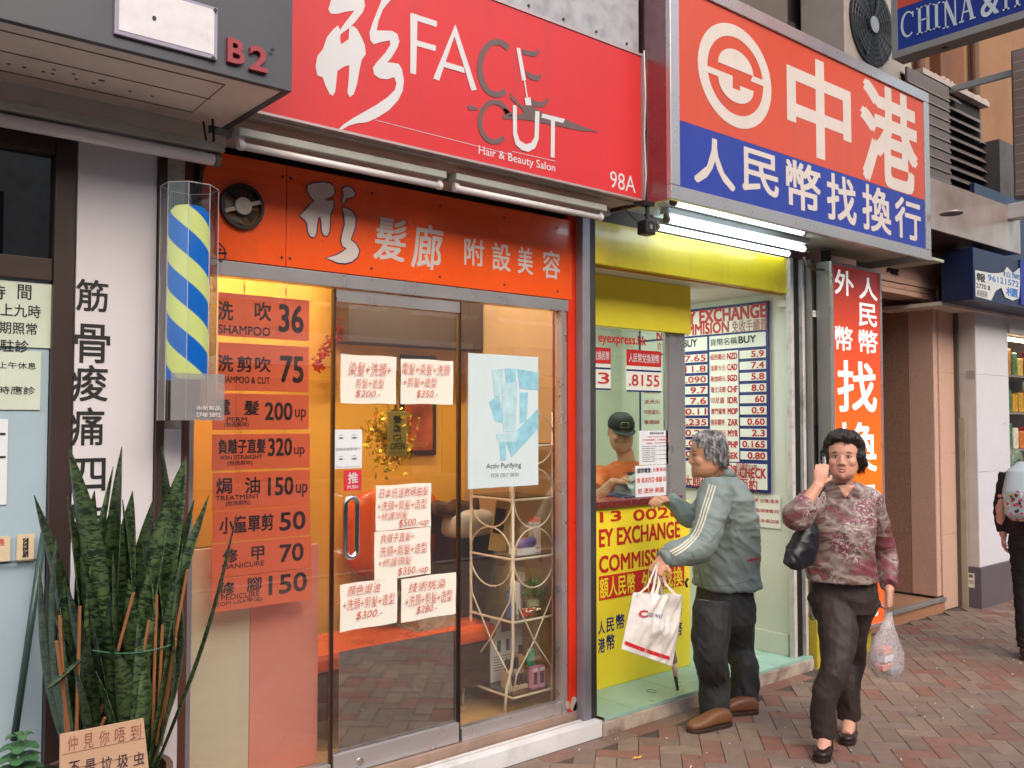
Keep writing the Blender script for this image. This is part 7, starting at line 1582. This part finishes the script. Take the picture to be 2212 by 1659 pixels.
# feet
for an, d_ in ((anF, Vector((-.9, -.42, 0))), (anB, Vector((-.9, -.42, 0)))): limb(body, [an, an + d_ * .05 - u * .045, an + d_ * .14 - u * .062], [.032, .034, .026])
fuse(body, 'body', skin_w, wm, .0042, 3)
face_parts(P, fh, lh, uh, .93, wm, skin_dk, M('brow_dark', (84, 60, 52), .8))
s = .93; mb = MB(); ringloft(mb, [(P(.0745, .036, -.057), uh * .0012, fh * .003), (P(.0835, .018, -.0618), uh * .0028, fh * .004), (P(.0865, .0, -.0630), uh * .0034, fh * .004), (P(.0835, -.018, -.0618), uh * .0028, fh * .004), (P(.0745, -.036, -.057), uh * .0012, fh * .003)], 8); mb.build('upper_lip', lip, wm, smooth=True)
mb = MB(); ringloft(mb, [(P(.0745, .035, -.0595), uh * .0014, fh * .003), (P(.0830, .017, -.0735), uh * .0038, fh * .004), (P(.0860, .0, -.0780), uh * .0044, fh * .004), (P(.0830, -.017, -.0735), uh * .0038, fh * .004), (P(.0745, -.035, -.0595), uh * .0014, fh * .003)], 8); mb.build('lower_lip', lip, wm, smooth=True)
mb = MB(); ringloft(mb, [(P(.0775, .028, -.0605), uh * .002, fh * .003), (P(.0825, .013, -.0670), uh * .0036, fh * .004), (P(.0845, 0, -.0690), uh * .0042, fh * .004), (P(.0825, -.013, -.0670), uh * .0036, fh * .004), (P(.0775, -.028, -.0605), uh * .002, fh * .003)], 8); mb.build('teeth', M('teeth', (224, 216, 204), .3, bump=0), wm, smooth=True)
hair_b = ramp_mat('dark_hair', [(.35, (14, 10, 12)), (.55, (36, 26, 26)), (.7, (66, 48, 44))], 'noise', 50, .5, .4, 200, detail=6, stretch=(1, 1, .4))
H = MB(); ringloft(H, [(P(-.054, 0, -.070), fh * .032, lh * .058), (P(-.050, 0, -.03), fh * .060, lh * .092), (P(-.042, 0, .02), fh * .070, lh * .100), (P(-.036, 0, .06), fh * .082, lh * .098), (P(-.016, 0, .095), fh * .094, lh * .090), (P(-.010, 0, .122), fh * .084, lh * .074), (P(-.014, 0, .142), fh * .056, lh * .05), (P(-.016, 0, .150), fh * .02, lh * .02)], 26, 2.2)
for sg in (1, -1): H.sphere(P(.010, sg * .083, .0), (.030, .030, .045), 12, 8); H.sphere(P(-.02, sg * .088, -.030), (.027, .027, .032), 12, 8)
H.sphere(P(.052, .035, .108), .03, 10, 8); H.sphere(P(.050, -.03, .110), .03, 10, 8)
fuse(H, 'hair', hair_b, wm, .004, 2, lambda co: hairF(9, .009)(co) + .009 * noise.noise((co - hcur) * 26))
tufts('hair_strands', 2400, P, fh, lh, uh, hair_b, wm, zmin=-.07, ln=.04, rad=(.100, .104, .14), cut=lambda a, b, h: not (a > .01 and h < .092), off=-.014)
# blouse
blm = bpy.data.materials.new('swirl_blouse'); blm.use_nodes = True; n = blm.node_tree; L = n.links; p = n.nodes['Principled BSDF']; p.inputs['Roughness'].default_value = .5
tc = n.nodes.new('ShaderNodeTexCoord'); mp = n.nodes.new('ShaderNodeMapping'); mp.inputs['Scale'].default_value = (.8, .8, 2.0); L.new(tc.outputs['Object'], mp.inputs[0])
n1_ = n.nodes.new('ShaderNodeTexNoise'); n1_.inputs['Scale'].default_value = 4.2; n1_.inputs['Detail'].default_value = 3; n1_.inputs['Distortion'].default_value = .9; L.new(mp.outputs[0], n1_.inputs['Vector'])
cr = n.nodes.new('ShaderNodeValToRGB'); e = cr.color_ramp.elements
for _ in range(6): e.new(.5)
for i, (ps, c) in enumerate(((.30, (98, 44, 56)), (.39, (128, 66, 80)), (.45, (118, 92, 88)), (.49, (158, 142, 136)), (.535, (108, 84, 82)), (.575, (126, 60, 74)), (.63, (150, 130, 126)), (.72, (106, 58, 66)))): e[i].position = ps; e[i].color = lin(c) + (1,)
L.new(n1_.outputs[0], cr.inputs[0])
n2_ = n.nodes.new('ShaderNodeTexNoise'); n2_.inputs['Scale'].default_value = 32; n2_.inputs['Detail'].default_value = 5; n2_.inputs['Distortion'].default_value = 2.5; L.new(tc.outputs['Object'], n2_.inputs['Vector'])
c2_ = n.nodes.new('ShaderNodeValToRGB'); c2_.color_ramp.elements[0].position = .50; c2_.color_ramp.elements[1].position = .60; L.new(n2_.outputs[0], c2_.inputs[0])
n3_ = n.nodes.new('ShaderNodeTexNoise'); n3_.inputs['Scale'].default_value = 5; L.new(tc.outputs['Object'], n3_.inputs['Vector']); c3_ = n.nodes.new('ShaderNodeValToRGB'); c3_.color_ramp.elements[0].position = .48; c3_.color_ramp.elements[1].position = .56; L.new(n3_.outputs[0], c3_.inputs[0])
mm = n.nodes.new('ShaderNodeMath'); mm.operation = 'MULTIPLY'; L.new(c2_.outputs[0], mm.inputs[0]); L.new(c3_.outputs[0], mm.inputs[1]); mx = n.nodes.new('ShaderNodeMix'); mx.data_type = 'RGBA'; mx.inputs[7].default_value = lin((178, 166, 172)) + (1,); L.new(mm.outputs[0], mx.inputs[0]); L.new(cr.outputs[0], mx.inputs[6]); L.new(mx.outputs[2], p.inputs['Base Color'])
Bl = MB(); ringloft(Bl, [(neck + u * .006, f * .058, l * .078), (neck - u * .025, f * .070, l * .125), (W_(1820, 1075, 2.475), f * .095, l * .155), (W_(1820, 1110, 2.46), f * .120, l * .162), (W_(1818, 1140, 2.45), f * .128, l * .160), (W_(1814, 1190, 2.46), f * .122, l * .158), (W_(1815, 1225, 2.46), f * .130, l * .168), (W_(1817, 1252, 2.46), f * .138, l * .174), (W_(1817, 1255, 2.46), f * .128, l * .164)], 30, 2.25)
limb(Bl, [shR + Vector((.03, 0, .0)), shR, elR + Vector((0, 0, .012)), elR * .5 + wrR * .5], [.062, .070, .068, .052]); limb(Bl, [shL + Vector((-.03, 0, .0)), shL, elL, elL * .3 + wrL * .7, wrL + u * .03], [.062, .068, .056, .046, .040])
fuse(Bl, 'blouse', blm, wm, .0055, 5, folds(0, .008, (9, 9, 12), 8))
# V neckline skin
blo = [o for o in wm.children if o.name.startswith('blouse')][0]; WB = bvh_of(blo)
vn = [(1797, 1050), (1846, 1047), (1832, 1068), (1815, 1092), (1806, 1080)]
cv_ = [onsurf(WB, a, b, .002) for a, b in vn]
if all(cv_):
    pts2 = []; 
    import itertools
    mb = MB(); N_ = 7
    # fan filled by sampled rows so it hugs the chest
    rows_ = []
    for k in range(N_ + 1):
        t = k / N_; vL = 1038 + 38 * t; uL_ = 1805 + (1826 - 1805) * t; uR_ = 1856 + (1826 - 1856) * t; rows_.append([onsurf(WB, uL_ + (uR_ - uL_) * j / 6, vL - (0 if j == 0 else 3 * j / 6 * (1 - t)), .002) for j in range(7)])
    for k in range(N_):
        for j in range(6):
            q_ = [rows_[k][j], rows_[k][j + 1], rows_[k + 1][j + 1], rows_[k + 1][j]]
            if all(q_) and max((q_[0] - x_).length for x_ in q_) < .06: mb.quad(*q_)
    if mb.v: mb.build('neckline_skin', skin_w, wm, smooth=True)
tw_ = M('dark_brown_trousers', (52, 40, 40), .65, var=.1, bump=.1, bscale=300)
Tm = MB(); ringloft(Tm, [(hipw + u * .13, f * .112, l * .155), (hipw + u * .06, f * .118, l * .158), (hipw - u * .02, f * .125, l * .162), (hipw - u * .10, f * .12, l * .155)], 24, 2.3)
limb(Tm, [hipw - l * .075 - u * .02, (hipw + knF) / 2 - l * .01, knF, anF + u * .16, anF - u * .025], [.104, .096, .074, .062, .060]); limb(Tm, [hipw + l * .075 - u * .02, (hipw + knB) / 2 + l * .01, knB, anB + u * .16, anB - u * .020], [.104, .094, .072, .060, .058])
fuse(Tm, 'trousers', tw_, wm, .0055, 4, folds(0, .008, (10, 10, 8), 12))
shm = M('black_brown_leather', (44, 30, 30), .3, var=.1)
for an in (anF, anB): shoe(wm, (an.x + .045, an.y + .02, .002 if an is anB else .006), (-.9, -.42, 0), shm, shm, .235, .040, low=True)
for an in (anB,): MB().box(an.x + .01, an.x + .055, an.y - .005, an.y + .045, .002, .04).build('heel', shm, wm, bevel=.004)
# phone
ph = MB().tube([P(.030, -.094, .000), P(.060, -.088, -.070)], [.012, .012], 8).build('mobile_phone', M('phone_silver', (150, 150, 160), .2, metal=.5), None, bevel=.002); tag(ph, 'small silver mobile phone held to the walking woman\'s ear', 'phone')
chm = MB().sphere(P(.075, -.095, -.095), (.012, .012, .018), 8, 6).sphere(P(.08, -.085, -.12), (.008, .008, .014), 8, 6).build('phone_charm', M('charm_red', (214, 40, 30), .4), ph)
# handbag
hb_ = thing('handbag', 'black leather shoulder bag under the walking woman\'s arm', 'bag', (W_(1735, 1235, 2.5).x, 2.5, W_(1735, 1235, 2.5).z))
hbm = M('black_leather', (26, 28, 36), .38, var=.2, bump=.15, bscale=60); mb = MB()
c0 = W_(1738, 1172, 2.50); ringloft(mb, [(W_(1722, 1230, 2.5), Vector((.035, 0, 0)), Vector((0, .03, 0))), (W_(1726, 1215, 2.5), Vector((.085, -.02, 0)), Vector((0, .045, 0))), (W_(1732, 1185, 2.5), Vector((.085, -.02, 0)), Vector((0, .05, 0))), (W_(1742, 1150, 2.5), Vector((.065, -.01, 0)), Vector((0, .04, 0))), (W_(1752, 1120, 2.5), Vector((.03, 0, 0)), Vector((0, .022, 0)))], 20, 2.4)
fuse(mb, 'bag_body', hbm, hb_, .005, 4, folds(0, .008, (14, 14, 10), 4)); limb(MB(), [Vector((0, 0, 0)), Vector((0, 0, 1))], [.1, .1])
MB().tube([W_(1752, 1130, 2.49), W_(1760, 1090, 2.42), W_(1770, 1062, 2.44), W_(1778, 1055, 2.50)], .012, 8).build('strap', hbm, hb_, smooth=True)
# clear bag of shopping in her left hand
sb = thing('shopping_bag', 'thin translucent plastic bag with pink packets hanging from the walking woman\'s hand', 'bag', (W_(1920, 1460, 2.30).x, 2.30, W_(1920, 1460, 2.3).z))
plm = bpy.data.materials.new('clear_plastic'); plm.use_nodes = True; n = plm.node_tree; L = n.links; p = n.nodes['Principled BSDF']; p.inputs['Base Color'].default_value = lin((226, 220, 226)) + (1,); p.inputs['Roughness'].default_value = .25; p.inputs['Alpha'].default_value = .42
n4 = n.nodes.new('ShaderNodeTexNoise'); n4.inputs['Scale'].default_value = 14; n4.inputs['Distortion'].default_value = 1; mr = n.nodes.new('ShaderNodeMapRange'); mr.inputs[3].default_value = .05; mr.inputs[4].default_value = .62; L.new(n4.outputs[0], mr.inputs[0]); L.new(mr.outputs[0], p.inputs['Alpha'])
mb = MB(); rg = []
for (uu, vv, w_) in ((1922, 1322, .012), (1918, 1345, .030), (1914, 1375, .062), (1914, 1410, .085), (1916, 1440, .088), (1920, 1462, .060)): rg.append((W_(uu, vv, 2.30), Vector((w_, -w_ * .3, 0)), Vector((0, w_ * .6, 0))))
ringloft(mb, rg, 36, 2.0); mbv = [Vector(v) for v in mb.v]
for i, v in enumerate(mbv): r_ = i % 36; c_ = rg[i // 36][0]; d_ = (v - c_); mb.v[i] = tuple(c_ + d_ * (1 + .16 * noise.noise(Vector((r_ * .9, (i // 36) * .5, 1)))))
mb.build('film', plm, sb, smooth=True)
pkc = M('pink_packet', (226, 150, 140), .4, var=.2, scale=30)
for k, (uu, vv, c_) in enumerate(((1912, 1405, pkc), (1914, 1422, paper_cool), (1910, 1440, pkc), (1926, 1448, M('newsprint', (150, 160, 176), .7, var=.5, scale=60)))):
    q = W_(uu, vv, 2.30); B('packet', c_, sb, q.x - .045, q.x + .045, 2.28, 2.33, q.z - .016, q.z + .016, .006)

# ---------------------------------------------------------------- teller behind the glass
tl = thing('person', 'teller in a black cap and orange sleeves counting notes behind the booth glass', 'person', (4.35, 4.1, 0.08))
TY = 4.10; T_ = lambda uu, vv, Y=TY: at(uu, vv, Y)
f, l, u = frame((-.35, -.94, 0)); fh, lh, uh = frame((-.55, -.84, 0), .22); hc = T_(1342, 935); hcur = hc; neck = T_(1352, 985)
body = MB(); P = head(body, hc, fh, lh, uh, .98)
limb(body, [hc - uh * .06 - fh * .02, neck, neck - u * .08], [.052, .054, .07]); ringloft(body, [(neck - u * .06, f * .07, l * .12), (neck - u * .14, f * .10, l * .19), (neck - u * .40, f * .11, l * .19), (neck - u * .62, f * .11, l * .18)], 20)
shA, elA, wrA = neck - u * .12 - l * .18, T_(1270, 1090, 3.95), T_(1325, 1040, 3.80); shB, elB, wrB = neck - u * .12 + l * .18, T_(1420, 1060, 4.05), T_(1370, 1035, 3.85)
limb(body, [shA, elA, wrA], [.045, .04, .027]); limb(body, [shB, elB, wrB], [.045, .04, .027]); hand(body, wrA, (.9, -.1, -.1), (0, .3, -1), .95, .5, 1); hand(body, wrB, (-.8, -.3, .1), (0, .3, -1), .95, .5, -1)
limb(body, [neck - u * .6 - l * .09, neck - u * .95 - l * .09, neck - u * 1.18 - l * .09], [.09, .06, .05]); limb(body, [neck - u * .6 + l * .09, neck - u * .95 + l * .09, neck - u * 1.18 + l * .09], [.09, .06, .05])
fuse(body, 'body', skin_m, tl, .005, 3); face_parts(P, fh, lh, uh, .98, tl, skin_dk, M('brow_dark', (84, 60, 52), .8))
K = MB(); ringloft(K, [(P(-.012, 0, .035), fh * .098, lh * .086), (P(-.012, 0, .07), fh * .099, lh * .086), (P(-.014, 0, .105), fh * .085, lh * .072), (P(-.016, 0, .128), fh * .05, lh * .045), (P(-.016, 0, .133), fh * .01, lh * .01)], 26, 2.2)
K.build('cap', M('cap_charcoal', (34, 36, 36), .7), tl, smooth=True)
br = MB(); vs = [P(.07 + .075 * math.sin(math.pi * k / 10), .078 * math.cos(math.pi * k / 10), .036 - .02 * math.sin(math.pi * k / 10)) for k in range(11)] ; vs2 = [v - uh * .004 for v in vs]; br.add(vs + vs2, [tuple(range(11)), tuple(range(21, 10, -1))] + [(k, k + 1, 12 + k, 11 + k) for k in range(10)]); br.build('cap_brim', M('cap_charcoal', (34, 36, 36), .7), tl)
pt_ = [P(.087, b, h) for b, h in ((.028, .055), (-.028, .055), (-.024, .09), (.024, .09), (.028, .055))]; MB().tube(pt_, .002, 5).build('cap_badge', M('badge_gold', (210, 190, 110), .4), tl)
sh_ = MB(); ringloft(sh_, [(neck - u * .035, f * .072, l * .085), (neck - u * .08, f * .09, l * .15), (neck - u * .15, f * .13, l * .215), (neck - u * .40, f * .13, l * .20), (neck - u * .64, f * .13, l * .20)], 24); limb(sh_, [shA, shA * .45 + elA * .55], [.07, .058]); limb(sh_, [shB, shB * .5 + elB * .5, elB], [.07, .062, .05]); fuse(sh_, 'shirt', M('orange_shirt', (216, 104, 40), .7), tl, .007, 4, folds(0, .008))
vst = MB(); ringloft(vst, [(neck - u * .10, f * .105, l * .135), (neck - u * .18, f * .142, l * .15), (neck - u * .62, f * .142, l * .16)], 24); vst.build('black_vest', M('vest_black', (46, 44, 46), .8), tl, smooth=True)
lg_ = MB(); 
for sg in (1, -1): limb(lg_, [neck - u * .58 + l * sg * .09, neck - u * 1.15 + l * sg * .09], [.10, .08])
fuse(lg_, 'trousers', tr, tl, .008, 2)
nt_ = MB().add([T_(1358, 1030, 3.80), T_(1398, 1010, 3.82), T_(1400, 1020, 3.80), T_(1362, 1042, 3.78)], [(0, 1, 2, 3)]).build('banknotes', paper_cool, None); tag(nt_, 'pale banknotes held by the teller behind the glass', 'banknotes')
cm = thing('counting_machine', 'dark grey and white banknote counting machine on the booth counter', 'machine', (T_(1360, 1068, 3.85).x, 3.85, 1.126))
q = T_(1360, 1060, 3.85); MB().add([(q.x - .12, 3.70, 1.126), (q.x + .04, 3.70, 1.126), (q.x + .06, 3.88, 1.126), (q.x - .12, 3.88, 1.126), (q.x - .10, 3.73, 1.17), (q.x + .03, 3.73, 1.20), (q.x + .04, 3.87, 1.23), (q.x - .10, 3.87, 1.22)], [(0, 1, 2, 3), (4, 5, 6, 7), (0, 1, 5, 4), (1, 2, 6, 5), (2, 3, 7, 6), (3, 0, 4, 7)]).build('casing', M('machine_grey', (170, 172, 178), .3), cm, bevel=.01)
MB().add([(q.x - .09, 3.712, 1.145), (q.x + .01, 3.712, 1.145), (q.x + .01, 3.722, 1.185), (q.x - .08, 3.722, 1.165)], [(0, 1, 2, 3)]).build('tray_opening', M('machine_dark', (40, 40, 44), .4), cm)
MB().box(q.x - .20, q.x + .14, 3.69, 4.0, 1.1255, 1.130).build('blue_mat', M('mat_blue', (40, 60, 110), .5), cm)

# ---------------------------------------------------------------- girl with backpack at the right edge
gl = thing('person', 'partly seen person in black trousers wearing a patterned backpack at the right edge', 'person', (6.62, 2.5, 0))
f, l, u = frame((.95, .25, 0)); gx_ = at(2208, 1200, 2.5).x; hc = Vector((gx_ + .20, 2.40, 1.46)); body = MB(); P = head(body, hc, f, l, u, .95)
base = Vector((gx_ + .02, 2.42, 0)); z = lambda v: base + Vector((0, 0, v))
limb(body, [hc - u * .07, z(1.34) + f * .09, z(1.26)], [.045, .05, .07]); ringloft(body, [(z(1.29), f * .06, l * .10), (z(1.22), f * .09, l * .16), (z(1.0), f * .09, l * .13), (z(.84), f * .1, l * .15), (z(.76), f * .1, l * .15)], 20)
for sg in (1, -1):
    limb(body, [z(.80) + l * sg * .07, z(.45) + l * sg * .07 + f * .02, z(.10) + l * sg * .07 - f * .02], [.085, .055, .035]); a_ = z(1.22) + l * sg * .16; b_ = z(.98) + l * sg * .20 - f * .02; c_ = z(.80) + l * sg * .19 + f * .0; limb(body, [a_, b_, c_], [.042, .036, .024]); hand(body, c_, (0, 0, -1), (.3, -sg * 1, 0), .85, .4, sg)
fuse(body, 'body', skin_w, gl, .006, 3); face_parts(P, f, l, u, .95, gl, skin_dk, M('brow_dark', (84, 60, 52), .8))
H = MB(); ringloft(H, [(P(-.05, 0, -.09), f * .03, l * .06), (P(-.03, 0, 0), f * .075, l * .09), (P(-.01, 0, .07), f * .095, l * .09), (P(-.012, 0, .12), f * .06, l * .06), (P(-.012, 0, .135), f * .02, l * .02)], 24); fuse(H, 'hair', hair_b, gl, .005, 2, hairF(4))
tp = MB(); ringloft(tp, [(z(1.30), f * .075, l * .11), (z(1.22), f * .11, l * .18), (z(1.0), f * .115, l * .16), (z(.82), f * .125, l * .175)], 24)
for sg in (1, -1): limb(tp, [z(1.22) + l * sg * .15, z(.98) + l * sg * .20, z(.83) + l * sg * .19], [.06, .05, .04])
fuse(tp, 'jumper', M('black_jumper', (34, 28, 32), .85), gl, .007, 3, folds(0, .008))
Tm = MB(); ringloft(Tm, [(z(.86), f * .11, l * .155), (z(.74), f * .125, l * .165)], 22)
for sg in (1, -1): limb(Tm, [z(.76) + l * sg * .07, z(.45) + l * sg * .075 + f * .02, z(.08) + l * sg * .07 - f * .02], [.10, .07, .055])
fuse(Tm, 'trousers', M('black_trousers', (24, 20, 24), .8), gl, .007, 3, folds(0, .008))
for sg in (1, -1): shoe(gl, z(.002) + l * sg * .07 - f * .07, f, shm, shm, .24, .042)
bk = thing('backpack', 'pale blue backpack with colourful patches worn at the right edge', 'backpack', tuple(z(.95) - f * .2))
bpm = M('backpack_blue', (172, 190, 200), .5, var=.08); mb = MB(); ringloft(mb, [(z(.93) - f * .20, f * .06, l * .12), (z(.97) - f * .21, f * .085, l * .155), (z(1.12) - f * .22, f * .095, l * .165), (z(1.25) - f * .20, f * .08, l * .14), (z(1.31) - f * .18, f * .04, l * .08)], 26, 2.6)
fuse(mb, 'bag_body', bpm, bk, .005, 3); KB = bvh_of([o for o in bk.children][0]); r_ = random.Random(5)
for k in range(150):
    uu, vv = r_.uniform(2158, 2211), r_.uniform(1062, 1222); h_, nn, _, _ = KB.ray_cast(Vector((0, 0, CAMH)), ray(uu, vv).normalized())
    if h_:
        t1 = nn.cross(Vector((0, 0, 1))).normalized(); t2_ = nn.cross(t1); rr = r_.uniform(.005, .013); n5 = r_.randint(5, 9); MB().add([h_ + nn * .002 + (t1 * math.cos(2 * math.pi * j / n5) * rr * r_.uniform(.7, 1.1) + t2_ * math.sin(2 * math.pi * j / n5) * rr) for j in range(n5)], [tuple(range(n5))]).build('patch', M('patch_%d' % (k % 5), ((206, 60, 50), (222, 170, 60), (40, 50, 60), (236, 236, 232), (190, 70, 110))[k % 5], .5), bk)
mb = MB(); pts_ = [KB.ray_cast(Vector((0, 0, CAMH)), ray(a, b).normalized())[0] for a, b in ((2211, 1085), (2190, 1090), (2172, 1110), (2166, 1150), (2172, 1185), (2190, 1198), (2211, 1200))]
if all(pts_): mb.tube(pts_, .005, 6).build('piping', black, bk, smooth=True)
for sg in (1, -1): MB().tube([z(1.28) - f * .14 + l * sg * .08, z(1.31) + l * sg * .09, z(1.22) + f * .13 + l * sg * .09, z(1.05) + f * .13 + l * sg * .11, z(.98) - f * .12 + l * sg * .14], .012, 8).build('strap', black, bk, smooth=True)
